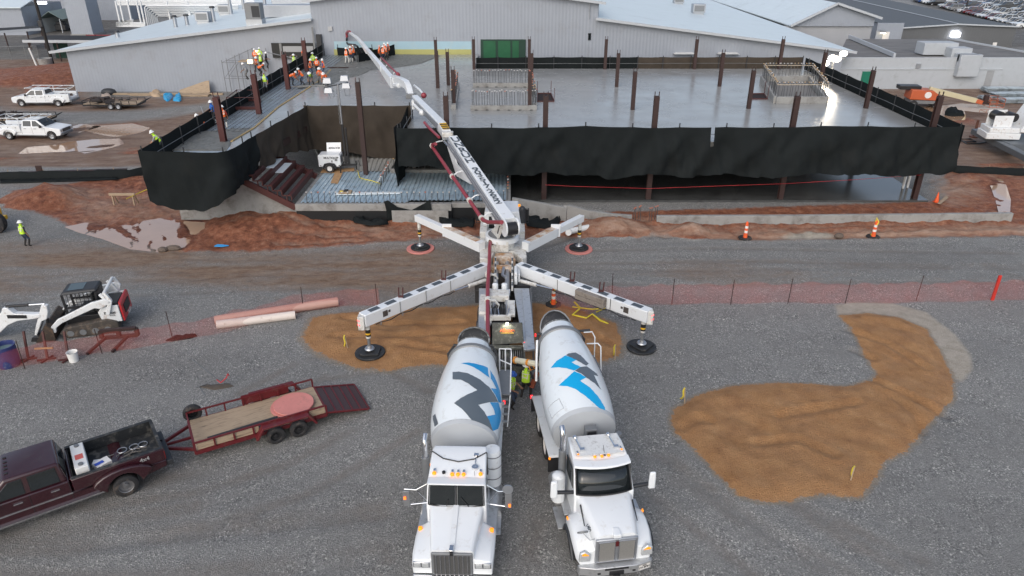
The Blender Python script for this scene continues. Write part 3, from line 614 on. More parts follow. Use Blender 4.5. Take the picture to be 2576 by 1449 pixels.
q = MB(); q.b2((-14.98,46.92,-.2),(-4.2,47.25,.79)); q.b2((-4.2,47.15,-.2),(-.12,47.45,.94)); pdb(q, "waterproof_membrane", pm("black_membrane",(.012,.014,.016),.45,var=.3,sc=2,bump=.3,bsc=6), flat=True)
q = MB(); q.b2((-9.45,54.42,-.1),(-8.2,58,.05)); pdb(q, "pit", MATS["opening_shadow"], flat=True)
for i in range(34):
    x = -14.2+i*(13.6/33); dowel(x+8, .05 if x < -4.2 else .35, pz, .75, random.choice((0,0,0,1)), pd)
for i in range(19):
    x = -9.2+i*(8.6/18); dowel(x+8, 7.2, pz+.25, .8, 2, pd)
for i in range(10): dowel(7.7, .8+i*.66, pz, .8, random.choice((0,1,2)), pd)
for i in range(14): dowel(-14.7+8+5.05+random.uniform(-.06,.06), 2.6+i*.38, pz, .7, random.choice((0,1)), pd)
def simple(name, label, cat, q, mat, group=None, **k): o = q.build(name, mat, **k); return tag(o, label, cat, group)
q = MB(); q.prism([(0,0),(4.6,.28),(4.6,.62),(0,.42)],'z',0,.05); o = simple("metal_sheet","long pale sheet lying across the ribbed blue deck","sheet",q,pm("pale_sheet",(.72,.79,.82),.35)); o.location = P(842,491,pz+.1)
q = MB(); q.box((0,0,.06),(.9,.55,.12)); q.box((.05,.05,.16),(.25,.35,.08),k=1); q.box((-.25,-.1,.15),(.2,.1,.06),k=2); o = simple("tool_tray","dark crate of fittings lying on the pale sheet","crate",q,[M['wood'],M['plast'],M['yellow']]); o.location = P(869,485,pz+.16)
def sheet(name,label,cat,px,z,th,mat,group=None):
    pts = [P(u,v,z) for u,v in px]; c = sum(pts,Vector())/len(pts); q = MB(); q.prism([(p.x-c.x,p.y-c.y) for p in pts],'z',0,th); o = simple(name,label,cat,q,mat,group,flat=True); o.location = (c.x,c.y,z); return o
sheet("plywood_board","plywood board on the deck in front of the white light tower","board",((832,460),(850,462),(866,426),(848,422)),pz+.075,.025,M['ply'],"plywood boards on the deck")
sheet("plywood_board","plywood board under the tongue of the white light tower","board",((862,432),(892,430),(891,422),(866,424)),pz+.075,.02,M['ply'],"plywood boards on the deck")
sheet("plywood_board","plywood board under the wheel of the white light tower","board",((806,434),(860,436),(864,428),(812,426)),pz+.072,.02,M['ply'],"plywood boards on the deck")
sheet("plywood_board","plywood board on the mud at the left end of the blue decked annexe","board",((712,548),(735,549),(745,530),(741,520),(735,521)),.35,.03,M['ply'])
sheet("plywood_offcut","small brown plywood offcut lying on red mud left of the annexe","board",((688,533),(702,534),(704,526),(692,524)),.25,.03,M['ply'])
q = MB(); q.tube([P(900,470-40,pz+.1),P(905,447,pz+.1),P(922,452,pz+.12),P(930,453,pz+.1),P(952,460,pz+.1),P(957,462,pz+.1)],.03,5); simple("warning_tape","yellow warning tape trailing across the blue decking","tape",q,M['yellow'])
# drape over the podium wall
def cloth(px, Yd, name, label, mat, seed, amp=.12):
    pts = [V(u,v,Yd) for u,v in px]; c = sum(pts,Vector())/len(pts); r = random.Random(seed); n = len(pts)
    xs = [p.x for p in pts]; zs = [p.z for p in pts]
    vs = [Vector((p.x,p.z)) for p in pts]; st = .16; z = min(zs)
    while z < max(zs):
        x = min(xs)
        while x < max(xs): vs.append(Vector((x+r.uniform(-.04,.04),z+r.uniform(-.04,.04)))); x += st
        z += st
    o = delaunay_2d_cdt(vs,[],[list(range(n))],1,1e-5); v = np.array([(p.x,p.y) for p in o[0]]); d = (vnoise(v[:,0]+v[:,1]*.6,v[:,1]*.5-v[:,0]*.3,.7,400+seed,3)-.5)*2*amp
    q = MB(); q.add([(a-c.x,-abs(e)-.02,b-c.z) for (a,b),e in zip(v,d)], [tuple(f) for f in o[2]]); ob = q.build(name,mat,ang=180); ob.location = c; return tag(ob,label,"cloth")
cloth(((967,505),(977,502),(1000,520),(1035,528),(1070,510),(1083,502),(1085,520),(1087,560),(1010,562),(975,560),(972,530)),46.8,"fabric_drape","loose black fabric draped over the annexe wall near the pump truck",fb,3,.2)
q = MB(); q.b2((0,-.05,0),(3.9,0,1.05)); o = simple("concrete_slab_panel","stained concrete panel standing under the black drape","panel",q,M['conc'],bevel=.01); o.location = V(988,565,46.6)
def heap(px, z, hgt, name, label, cat, mat, seed, amp=.15, step=.2):
    pts = [P(u,v,z) for u,v in px]; q = patch(pts, z, hgt, seed, step, amp); return tag(q.build(name,mat,ang=180),label,cat)
heap(((760,540),(790,533),(830,540),(870,545),(890,548),(860,554),(800,550)),.1,.25,"fabric_heap","crumpled black fabric heaped on the mud under the annexe wall, left piece","cloth",fb,5)
heap(((885,545),(920,555),(960,560),(978,565),(930,568),(890,560)),.1,.25,"fabric_heap","crumpled black fabric heaped on the mud beside the stained concrete panel","cloth",fb,6)
heap(((1320,552),(1360,560),(1385,566),(1400,556),(1412,550),(1405,568),(1370,576),(1325,568)),.1,.35,"fabric_heap","crumpled black fabric at the foot of the sloping concrete wall","cloth",fb,7)
heap(((1100,555),(1150,556),(1195,560),(1190,572),(1120,570)),.1,.3,"fabric_heap","crumpled black fabric behind the front left outrigger","cloth",fb,8)
heap(((0,452),(120,450),(280,447),(300,452),(150,458),(0,462)),.02,.12,"fabric_strip","strip of black fabric lying along the gravel at the left edge","cloth",fb,9,.04)
# ================================================================= steel raker stair
st = thing("steel_stair", "oxide red steel stair frame with open treads leaning against the left wing", "stair", (-15,47,0))
for yy,zb,x0,x1,zt in ((0,1.0,0,-5.0,3.85),(6.0,1.35,0,-5.0,4.1)):
    q = MB(); q.bar((x0,yy,zb),(x1,yy,zt),.2,.42); q.build("stringer", M['oxide'], st, flat=True)
for i in range(6):
    f = (i+.35)/6; x = -3.7*f; z0 = 1.25+2.1*f
    q = MB(); q.box((x,3.0,z0+.34),(.07,6.0,.40)); q.box((x-.12,3.0,z0+.52),(.24,6.0,.05)); q.build("riser_beam", M['oxide'], st, flat=True)
    for yy in (.0,6.0):
        q = MB(); q.bar((x,yy,z0+.50),(x-.60,yy,z0+.50),.07,.07); q.bar((x-.3,yy,z0+.5),(x-.3,yy,z0+.1),.07,.07); q.build("tread_bracket", M['oxide'], st, flat=True)
for i in (2,3):
    f = (i+.35)/6; x = -3.7*f; z0 = 1.25+2.1*f; q = MB(); q.box((x-.34,4.0,z0+.565),(.62,2.4,.03)); o = q.build("tread_plate", MATS["pale_sheet"], st, flat=True)
q = MB(); a = Vector((-15.05,47.15,.0)); q.prism([(0,0),(-8.2,0),(-8.2,2.4),(-5.2,3.6),(0,.75)],'y',0,.25); o = simple("stair_wall","grey concrete wall under the red steel stair","wall",q,M['conc'],bevel=.01); o.location = (-15.05,47.25,0)
q = MB(); q.b2((0,0,0),(.08,.05,1.6)); q.b2((.7,0,0),(.78,.05,1.6)); [q.b2((.08,0,.3+.35*i),(.7,.04,.36+.35*i)) for i in range(4)]; o = simple("ladder","short timber ladder standing under the drooping black screen","ladder",q,M['wood']); o.location = V(514,522,46.4)
# ================================================================= retaining walls
def wall(name,label,px,h0,wd=.3,zb=-.3,ledge=True):
    pts = [P(u,v,z) for u,v,z in px]; t = thing(name,label,"wall",(pts[0].x,pts[0].y,0)); o0 = Vector((pts[0].x,pts[0].y,0)); q = MB()
    for a,b in zip(pts,pts[1:]):
        d = (b-a); nn = Vector((-d.y,d.x,0)).normalized()*wd
        q.hexa([(a.x,a.y,zb),(b.x,b.y,zb),(b.x+nn.x,b.y+nn.y,zb),(a.x+nn.x,a.y+nn.y,zb),(a.x,a.y,a.z),(b.x,b.y,b.z),(b.x+nn.x,b.y+nn.y,b.z),(a.x+nn.x,a.y+nn.y,a.z)])
    q.v = [(x-o0.x,y-o0.y,z) for x,y,z in q.v]; q.build("wall_body",M['conc'],t,bevel=.02); return t
wt = wall("retaining_wall","stepped concrete retaining wall sloping down beside the pump truck",((1288,499,1.55),(1425,523,1.0),(1427,517,1.15),(1480,530,.85),(1545,540,.72),(1590,543,.68)),1)
wr = wall("retaining_wall","long low concrete retaining wall on the right with a light capped top",((1653,544,.62),(2000,543,.62),(2300,540,.62),(2551,537,.62)),1)
for wt_,us in ((wt,(1592,1598,1604,1610)),(wr,(1632,1638,1645,1652))):
    o0 = Vector(wt_.location)
    for i,u in enumerate(us):
        p = P(u,560,.0); dowel(p.x-o0.x,p.y-o0.y,0,1.0+.06*i,1,wt_)
# ================================================================= silt fences, steel beam, cones, fences
def ribbon(name,label,px,hgt,cat="silt fence"):
    pts = [P(u,v,0) for u,v in px]; o0 = pts[0]; q = MB(); A = []
    for a,b in zip(pts,pts[1:]):
        n_ = max(2,int((b-a).length/.5))
        for i in range(n_): A.append(a.lerp(b,i/n_))
    A.append(pts[-1]); t = thing(name,label,cat,o0)
    zz = [hgt*random.uniform(.85,1.05) for _ in A]; yy = [random.uniform(-.06,.06) for _ in A]; n_ = len(A)
    q.add([(p.x-o0.x,p.y-o0.y,-.1) for p in A]+[(p.x-o0.x,p.y-o0.y+y,z) for p,y,z in zip(A,yy,zz)]+[(p.x-o0.x,p.y-o0.y+y+.03,z) for p,y,z in zip(A,yy,zz)], [(i,i+1,n_+i+1,n_+i) for i in range(n_-1)]+[(n_+i,n_+i+1,2*n_+i+1,2*n_+i) for i in range(n_-1)])
    q.build("fence_fabric",fb,t,ang=180)
    for i in range(0,n_,5):
        q = MB(); q.bar((A[i].x-o0.x,A[i].y-o0.y+.08,0),(A[i].x-o0.x,A[i].y-o0.y+.08,hgt+.15),.04); q.build("stake",M['wood'],t)
ribbon("silt_fence","low black silt fence left of the near corner of the building",((-60,455),(60,454),(150,452),(250,450),(330,447),(365,440)),.75)
ribbon("silt_fence","low black silt fence right of the building",((2385,432),(2450,437),(2520,439),(2640,440)),.6)
q = MB(); L_ = 9.6
for z in (.06,.42): q.box((L_/2,0,z),(L_,.32,.04))
q.box((L_/2,0,.24),(L_,.03,.34)); o = simple("steel_beam","long rusty steel beam lying on the gravel behind the silt fence","beam",q,M['oxideb'],flat=True); p = P(-20,448,0); e = P(322,437,0); o.location = p; o.rotation_euler = (0,0,math.atan2(e.y-p.y,e.x-p.x)); o.scale = ((e-p).length/L_,1,1)
q = MB(); q.box((0,0,.45),(.5,.08,.9)); o = simple("steel_plate","short rusty plate standing against the long steel beam","plate",q,M['oxideb']); o.location = P(108,441,0)+Vector((0,-.25,0))
meshm = bpy.data.materials.new("orange_safety_mesh"); meshm.use_nodes = True
_n = meshm.node_tree.nodes; _l = meshm.node_tree.links; _b = _n["Principled BSDF"]; _b.inputs["Base Color"].default_value = (.60,.10,.07,1); _b.inputs["Roughness"].default_value = .5
_t = _n.new("ShaderNodeBsdfTransparent"); _m = _n.new("ShaderNodeMixShader"); _tc = _n.new("ShaderNodeTexCoord"); _z = _n.new("ShaderNodeTexNoise"); _z.inputs["Scale"].default_value = 1.6; _z.inputs["Detail"].default_value = 4
_r = _n.new("ShaderNodeMapRange"); _r.inputs[3].default_value = .07; _r.inputs[4].default_value = .27; _l.new(_tc.outputs["Object"],_z.inputs[0]); _l.new(_z.outputs[0],_r.inputs[0])
_l.new(_r.outputs[0],_m.inputs[0]); _l.new(_t.outputs[0],_m.inputs[1]); _l.new(_b.outputs[0],_m.inputs[2]); _l.new(_m.outputs[0],_n["Material Output"].inputs[0])
def mesh_fence(label, foot, posts, hgt, name="mesh_fence", sag=.12):
    pts = [P(u,v,0) for u,v in foot]; o0 = pts[0]; t = thing(name,label,"mesh fence",o0,0,"orange mesh fences"); A = []
    for a,b in zip(pts,pts[1:]):
        n_ = max(2,int((b-a).length/.35))
        for i in range(n_): A.append(a.lerp(b,i/n_))
    A.append(pts[-1]); n_ = len(A); q = MB(); rows = 4; vs = []
    for j in range(rows+1):
        for i,p in enumerate(A):
            hh = (hgt-sag*abs(math.sin(i*.42))+.05*math.sin(i*1.7))*j/rows; vs.append((p.x-o0.x+.03*math.sin(i*.9+j),p.y-o0.y+.07*math.sin(i*.6+j*.8),hh+.02))
    q.add(vs,[(j*n_+i,j*n_+i+1,(j+1)*n_+i+1,(j+1)*n_+i) for j in range(rows) for i in range(n_-1)]); q.build("mesh_netting",meshm,t,ang=180)
    for u,v,hh in posts:
        p = P(u,v,0)-o0; q = MB(); q.cyl((p.x,p.y,-.05),(p.x+random.uniform(-.05,.05),p.y,hh),.022,n=6); q.build("post",M['oxideb'],t)
mesh_fence("orange mesh fence on thin stakes crossing the gravel on the left",((-60,948),(60,922),(150,905),(257,889),(430,862),(540,842),(700,800),(765,783),(860,772),(955,768)),((63,928,1.5),(257,890,1.35),(433,848,1.45),(764,783,1.45),(950,768,1.3)),1.05)
mesh_fence("orange mesh fence on thin stakes right of the pump truck",((1398,778),(1480,792),(1540,770),(1690,766),(1840,764),(2000,762),(2126,764),(2305,762),(2490,757),(2640,752)),((1690,766,1.55),(1838,766,1.5),(1982,764,1.5),(2126,764,1.5),(2304,757,1.55),(1540,745,1.4)),1.25)
q = MB(); q.box((0,0,.75),(.16,.08,1.5)); o = simple("fence_post","single bright red post at the right end of the mesh fence","post",q,pm("bright_red_paint",(.55,.03,.02),.5)); o.location = P(2496,755,0)
def drum_cone(label, u, v, kind=0, tilt=0):
    t = thing("delineator_post",label,"delineator",P(u,v,0),0,"orange and white delineator posts")
    q = MB(); q.prism([(.45*math.cos(R(22.5+45*i)),.45*math.sin(R(22.5+45*i))) for i in range(8)],'z',0,.09); q.build("base",M['rubber'],t,bevel=.02)
    q = MB(); hs_ = [(0.09,.14,0),(.42,.12,1),(.58,.115,0),(.74,.11,1),(.90,.10,0),(1.12,.085,0),(1.2,.03,0)]
    for (z,r,k),(z2,r2,_) in zip(hs_,hs_[1:]): q.cyl((0,0,z),(0,0,z2),r,r2,14,k)
    q.build("tube",[M['orange'],MATS["white_cap"]],t)
    if kind == 1:
        q = MB(); [q.tube([(.14,0,.15),(.1,.12,.3),(-.05,.15,.2),(-.16,.03,.17)],.03,5), q.tube([(0,-.12,.9),(.12,-.05,1.1),(0,.1,1.35),(-.08,0,1.1)],.04,5)]; q.build("tape_wrap",M['yellow'],t)
drum_cone("orange and white delineator post on the gravel verge in front of the low wall",1874,600)
drum_cone("orange and white delineator post tied with yellow tape farther right on the verge",2196,597,1)
drum_cone("orange and white delineator post at the start of the right mesh fence",1392,768,1)
q = MB(); q.cyl((0,0,.04),(0,0,.75),.17,.03,12); q.box((0,0,.02),(.4,.4,.04)); o = simple("traffic_cone","plain orange traffic cone on the mud by the right end column","cone",q,M['orange']); o.location = P(2355,508,0)
sheet("mud_board","weathered board lying on mud beside the plain orange cone","board",((2358,512),(2366,514),(2386,498),(2379,493)),.12,.04,M['wood'])
def stake(label,u,v,h_,tape=True):
    t = thing("survey_stake",label,"stake",P(u,v,0),random.uniform(0,3),"survey stakes with yellow tape"); q = MB(); q.bar((0,0,0),(.12,0,h_),.04); q.build("stake",M['wood'],t)
    if tape: q = MB(); q.tube([(.12,0,h_),(.14,.05,h_*.8),(.10,.04,h_*.5),(.2,.02,h_*.2),(.34,0,.06)],.035,5); q.build("tape",M['yellow'],t)
for l_,u,v,h_ in (("stake with yellow tape in the sand near the left rear pad",876,880,.8),("stake with yellow tape at the right edge of the sand by the white mixer",1547,905,.75),("stake with yellow tape at the upper left tip of the big sand patch",1722,1016,.75),("thin stake with a scrap of tape at the bottom of the big sand patch",2138,1215,.7)): stake(l_,u,v,h_)
q = MB(); q.tube([P(1445,760,.3),P(1460,775,.25),P(1440,792,.2),P(1475,800,.12),P(1490,790,.15),P(1510,806,.1),P(1530,815,.05)],.05,5); q.tube([P(1440,772,.2),P(1490,778,.2),P(1525,775,.2),P(1500,785,.1)],.045,5); simple("warning_tape","tangle of yellow tape on the sand right of the pump truck","tape",q,M['yellow'])
q = MB(); q.bar((0,0,0),(0,0,.8),.09); q.bar((1.5,0,0),(1.5,0,.8),.09); q.bar((.1,.4,0),(.1,.05,.75),.08); q.bar((1.6,.4,0),(1.6,.05,.75),.08); q.bar((-.2,0,.84),(1.7,0,.84),.1,.18); o = simple("sawhorse","wooden sawhorse standing in the churned red mud","sawhorse",q,M['wood']); o.location = P(288,516,0)
q = MB(); q.tube([P(318,500,.8),P(350,485,.75),P(376,474,.9)],.03,5); simple("warning_tape","yellow tape running from the sawhorse to the screen","tape",q,M['yellow'])
def pipe(label,a,b,r,mat,hollow=True):
    a,b = Vector(a),Vector(b); q = MB(); d = (b-a).normalized(); q.cyl(a,b,r,n=20); q.cyl(b-d*.01,b+d*.004,r*.86,n=20,k=1); q.cyl(a+d*.01,a-d*.004,r*.86,n=20,k=1); o = q.build("pipe",[mat,M['plast']]); return tag(o,label,"pipe","pipes lying along the left mesh fence")
pvc = pm("cream_plastic_pipe",(.70,.62,.56),.45,var=.06,dirt=((.4,.3,.24),.2,3)); cop = pm("pinkish_pipe",(.50,.30,.25),.45,var=.1)
pipe("long pinkish pipe lying behind the left mesh fence",P(540,806,.25),P(850,758,.25),.24,cop); pipe("shorter cream pipe lying beside the pinkish pipe",P(545,817,.2),P(743,792,.2),.22,pvc)
q = MB(); q.cyl(P(1432,582,.4),P(1495,569,.25),.2,n=18); q.cyl(P(1430,585,.75),P(1434,583,-.05),.2,n=18); o = simple("drain_pipe","white drain pipe with an elbow lying behind the front right outrigger","pipe",q,pm("white_pvc",(.78,.78,.76),.4))
heap(((415,858),(440,848),(480,843),(497,846),(480,852),(440,858)),0,.1,"fabric_scrap","scrap of black fabric lying by a stake of the left mesh fence","cloth",fb,12,.05,.12)
t = thing("storage_barrel","blue plastic barrel standing by the left mesh fence","barrel",P(25,918,0)); q = MB(); q.lathe([(.42,0),(.46,.12),(.48,.5),(.46,1.02),(.48,1.08),(.43,1.08),(.42,.35)],(0,0,0),(0,0,1),24); q.build("shell",pm("blue_plastic",(.035,.05,.17),.45,var=.2,dirt=((.25,.25,.27),.15,3)),t); q = MB(); q.cyl((0,0,.85),(0,0,.86),.43,n=24); q.build("water",pm("dirty_water",(.15,.22,.23),.08),t)
t = thing("plastic_bucket","white plastic bucket standing at the mesh fence","bucket",P(187,908,0)); q = MB(); q.lathe([(.2,0),(.24,.5),(.25,.5),(.23,.48),(.19,.1)],(0,0,0),(0,0,1),20); q.build("shell",MATS["white_pvc"],t); q = MB(); q.tube([(.24,0,.45),(.15,.1,.2),(-.1,.2,.15),(-.24,0,.45)],.012,5); q.build("handle",M['steel'],t)
rs = thing("pipe_stand","rusty steel trestle of three uprights on splayed feet behind the mesh fence","trestle",P(125,905,0))
for i,x in enumerate((-1.0,-.1,.9)):
    q = MB(); q.bar((x,0,0),(x-.05,.35,1.35),.09); q.build("upright",M['oxide'],rs); q = MB(); q.bar((x-.4,-.15,.05),(x+.35,.1,.05),.07); q.bar((x-.1,-.35,.05),(x+.1,.3,.05),.07); q.build("foot",M['oxide'],rs)
q = MB(); q.bar((-.6,.1,.55),(.3,.05,.62),.07); o = simple("timber_batten","orange timber batten across the rusty trestle","batten",q,M['ply']); o.location = rs.location
ap = thing("loader_attachment","dark red steel attachment frame lying behind the mesh fence","attachment",P(290,885,0)); q = MB()
for a,b in (((-.9,.7,.75),(.75,.9,.8)),((-.9,.72,.35),(.75,.92,.4)),((-.9,.7,.35),(-.9,.7,.75)),((-.1,.8,.35),(-.1,.8,.75)),((.75,.9,.4),(.75,.9,.8))): q.bar(a,b,.18,.14)
q.build("frame",M['oxideb'],ap); q = MB(); q.bar((-.7,.7,.4),(-1.2,-.3,.05),.12); q.bar((.3,.8,.4),(-.1,-.1,.05),.12); q.build("fork",M['oxideb'],ap)
t = thing("rebar_marker","crossed thin rods tied with red tape sticking up from the gravel","marker",P(535,970,0)); q = MB()
a = P(492,975,0); q.bar(a-t.location,P(578,936,.75)-t.location,.03); q.bar(P(484,905,1.3)-t.location,P(565,968,0)-t.location,.03); q.bar(P(500,972,.0)-t.location,P(516,995,.0)-t.location,.04); q.build("rod",M['gsteel'],t); q = MB(); q.tube([P(545,955,.3)-t.location,P(555,963,.2)-t.location,P(570,950,.5)-t.location,P(573,938,.7)-t.location,P(576,945,.5)-t.location],.025,5); q.build("tape",pm("red_tape",(.55,.03,.04),.5),t)
heap(((500,973),(530,968),(575,964),(590,972),(540,982)),0,.05,"mud_scrape","low scrape of wet mud under the crossed rods","mud",pm("wet_mud",(.10,.08,.06),.5,var=.3),13,.03,.12)
for lab,u,v,c in (("scrap of bright blue plastic on the mud edge",552,619,(.05,.35,.75)),):
    q = MB(); q.prism([(-.3,-.1),(.25,-.15),(.6,.02),(.2,.15),(-.2,.2)],'z',0,.05); o = simple("plastic_scrap",lab,"scrap",q,pm("blue_scrap",c,.5)); o.location = P(u,v,.05)
for i,(u,v) in enumerate(((410,632),(437,628),(2110,597))):
    q = MB(); q.ell((0,0,.1),(.32+.2*(i==1),.25,.2),9,6); o = simple("boulder",("dark stone in the water at the edge of the left puddle","flat stone at the right end of the left puddle","small stone on the verge by the low wall")[i],"stone",q,pm("stone",(.13,.10,.08),.8,var=.3,sc=6,bump=.5),flat=True); o.location = P(u,v,0)
# ================================================================= warehouse behind
WY = 93.0
wallm = ribbed("white_wall_panel", (.32,.35,.40), .42, .35, .5, .1, 'X', dirt=((.28,.295,.32),.2,.35))
roofm = ribbed("pale_roof_sheet", (.66,.74,.77), .6, .25, .38, .1, 'X', dirt=((.52,.58,.60),.2,.3))
trim = pm("grey_eave_trim",(.46,.49,.52),.4,var=.05)
wh = thing("warehouse","huge white metal warehouse with a stepped low gable and pale blue roof","warehouse",(0,WY,0))
def whp(q,n,m,**k): q.v = [(x,y-WY,z) for x,y,z in q.v]; return q.build(n,m,wh,**k)
ZL = lambda x: 5.13+(x+55.6)*.1155
ZR = lambda x: 5.13+(41.4-x)*.1185
q = MB(); pr = [(-55.6,-.4),(41.4,-.4),(41.4,5.13),(10.5,ZR(10.5)),(10.5,10.62),(-7.2,12.75),(-24.5,10.85),(-24.5,ZL(-24.5)),(-55.6,5.13)]
q.prism(pr,'y',WY,WY+.4); q.b2((-55.55,WY+.4,-.4),(-55.2,WY+95,5.1)); q.b2((41.0,WY+.4,-.4),(41.4,WY+95,5.1)); whp(q,"front_wall",wallm,flat=True)
def slab(pts, th, q, k=None):
    n = [Vector(p) for p in pts]; return q.hexa([(p.x,p.y,p.z-th) for p in n]+[tuple(p) for p in n],k)
YB = WY+170
q = MB(); slab([(-57.2,WY-.5,4.98),(-24.4,WY-.5,ZL(-24.4)+.06),(-24.4,YB,ZL(-24.4)+.06),(-66.5,YB,4.0)],.14,q); slab([(10.4,WY-.5,ZR(10.4)+.06),(42.6,WY-.5,5.0),(45.3,YB,5.0),(10.4,YB,ZR(10.4)+.06)],.14,q)
whp(q,"roof",roofm,flat=True)
q = MB(); slab([(-25.2,WY-.5,10.86),(-7.2,WY-.5,12.86),(-7.2,YB,12.86),(-25.2,YB,10.86)],.14,q); slab([(-7.2,WY-.5,12.86),(11.2,WY-.5,10.62),(11.2,YB,10.62),(-7.2,YB,12.86)],.14,q); whp(q,"upper_roof",roofm,flat=True)
q = MB(); q.b2((-24.6,WY+.4,8.5),(-24.3,YB,10.7)); q.b2((10.3,WY+.4,8.5),(10.6,YB,10.5)); whp(q,"clerestory_wall",wallm,flat=True)
for a,b in (((-57.3,WY-.62,4.9),(-24.4,WY-.62,ZL(-24.4)-.02)),((10.2,WY-.62,ZR(10.2)-.02),(42.7,WY-.62,4.88)),((-25.3,WY-.62,10.78),(-7.2,WY-.62,12.8)),((-7.2,WY-.62,12.8),(11.3,WY-.62,10.56))):
    q = MB(); q.bar(a,b,.26,.3); whp(q,"eave_trim",trim)
q = MB(); q.b2((-21.6,WY-.03,4.2),(-4.3,WY+.02,7.15)); whp(q,"lower_wall_panel",wallm,flat=True)
def onwall(u,v): p = V(u,v,WY-.06); return p
a,b = onwall(840,104),onwall(1186,124); q = MB(); q.b2((a.x,WY-.10,b.z),(b.x,WY-.05,a.z)); whp(q,"blue_insulation_band",pm("blue_insulation",(.34,.50,.58),.55,var=.12,sc=.8,dirt=((.42,.5,.52),.3,1)),flat=True)
a,b = onwall(840,124),onwall(1186,133); q = MB(); q.b2((a.x,WY-.14,4.3),(b.x,WY-.06,a.z)); whp(q,"yellow_insulation_band",pm("yellow_insulation",(.42,.41,.15),.6,var=.12,sc=.9),flat=True)
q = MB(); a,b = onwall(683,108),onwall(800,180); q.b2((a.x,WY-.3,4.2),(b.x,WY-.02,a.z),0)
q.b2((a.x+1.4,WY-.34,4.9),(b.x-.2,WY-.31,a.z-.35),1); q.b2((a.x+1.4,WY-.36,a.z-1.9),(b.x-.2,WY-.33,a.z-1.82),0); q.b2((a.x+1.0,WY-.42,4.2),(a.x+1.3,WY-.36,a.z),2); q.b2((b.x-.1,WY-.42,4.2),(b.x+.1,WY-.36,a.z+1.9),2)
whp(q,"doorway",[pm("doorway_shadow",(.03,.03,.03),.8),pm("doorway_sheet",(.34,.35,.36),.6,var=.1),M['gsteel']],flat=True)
a,b = onwall(796,86),onwall(808,118); q = MB(); q.b2((a.x,WY-.5,b.z-1),(b.x+.2,WY-.02,a.z)); whp(q,"door_track",M['plast'],flat=True)
q = MB(); a,b = onwall(1209,99),onwall(1322,150); q.b2((a.x,WY-.22,b.z),(b.x,WY-.05,a.z),0)
for u0,u1 in ((1216,1247),(1253,1284),(1289,1305)):
    c,d = onwall(u0,103),onwall(u1,149); q.b2((c.x,WY-.26,d.z),(d.x,WY-.23,c.z),1)
whp(q,"green_sheeted_opening",[pm("dark_green_frame",(.012,.045,.03),.6),pm("green_sheeting",(.018,.11,.05),.4,var=.3,sc=1.5)],flat=True)
q = MB(); a,b = onwall(1480,83),onwall(1486,101); q.b2((a.x,WY-.1,b.z),(b.x,WY-.02,a.z)); whp(q,"slot_window",M['glass'],flat=True)
q = MB(); a = onwall(1484,0); q.cyl((a.x,WY-.2,a.z+1),(a.x,WY-.2,onwall(1484,47).z),.05); whp(q,"conduit",M['steel'])
for u in (1700,1810):   # sloped hoods on the wall
    a = onwall(u,131); b = onwall(u+40,146); q = MB(); q.hexa([(a.x-.3,WY-.9,4.7),(b.x+.3,WY-.9,4.7),(b.x+.3,WY-.02,4.7),(a.x-.3,WY-.02,4.7),(a.x,WY-.3,a.z),(b.x,WY-.3,a.z),(b.x,WY-.02,a.z),(a.x,WY-.02,a.z)]); whp(q,"vent_hood",pm("pale_hood",(.55,.56,.55),.5),flat=True)
q = MB(); a = onwall(831,72); q.box((a.x,WY-.1,a.z),(.5,.2,.5)); whp(q,"wall_box",M['steel'],flat=True)
def roofhit(u,v,side='L'):
    r = ray(u,v); lo, hi = 50.0, 260.0
    for _ in range(60):
        y = (lo+hi)/2; t = y/r[1]; x = r[0]*t; z = HC+r[2]*t; zr = ZL(x) if side == 'L' else ZR(x)
        if z > zr: lo = y
        else: hi = y
    return Vector((x,y,zr))
rg = "vents and units standing on the warehouse roof"
def rooft(label,u,v,kind,sz,side='L'):
    p = roofhit(u,v,side); 
    if kind == 'pipe':
        t = thing("roof_vent",label,"vent",p,0,rg); q = MB(); q.cyl((0,0,-.2),(0,0,sz),.28,.24,14); q.build("stack",M['steel'],t); q = MB(); q.cyl((0,0,sz),(0,0,sz+.25),.42,.3,14); q.build("cowl",M['plast'],t)
    elif kind == 'box':
        t = thing("roof_vent",label,"vent",p,0,rg); q = MB(); q.box((0,0,sz*.18-.2),(sz,sz*.8,sz*.4)); q.box((0,0,sz*.55),(sz*1.15,sz*.95,sz*.75)); q.build("housing",M['steel'],t,bevel=.04); q = MB(); q.box((0,-sz*.49,sz*.55),(sz*.9,.06,sz*.5)); q.build("louvre",M['gsteel'],t)
    elif kind == 'ac':
        t = thing("rooftop_unit",label,"air conditioner",p,0,rg); q = MB(); q.box((0,0,.25),(sz*1.05,sz*.8,.9)); q.build("curb",M['steel'],t); q = MB(); q.box((0,0,1.6),(sz,sz*.8,1.9)); q.build("cabinet",M['gsteel'],t,bevel=.04); q = MB(); q.box((sz*.2,-sz*.41,1.6),(sz*.5,.05,1.3)); q.build("grille",M['plast'],t)
    elif kind == 'duct':
        t = thing("roof_duct",label,"duct",p,.16,rg); q = MB(); q.box((0,0,.7),(sz,2.2,1.5)); q.build("casing",M['steel'],t,bevel=.04); q = MB(); q.box((sz*.51,0,.8),(.5,2.0,1.3)); q.build("flange",trim,t)
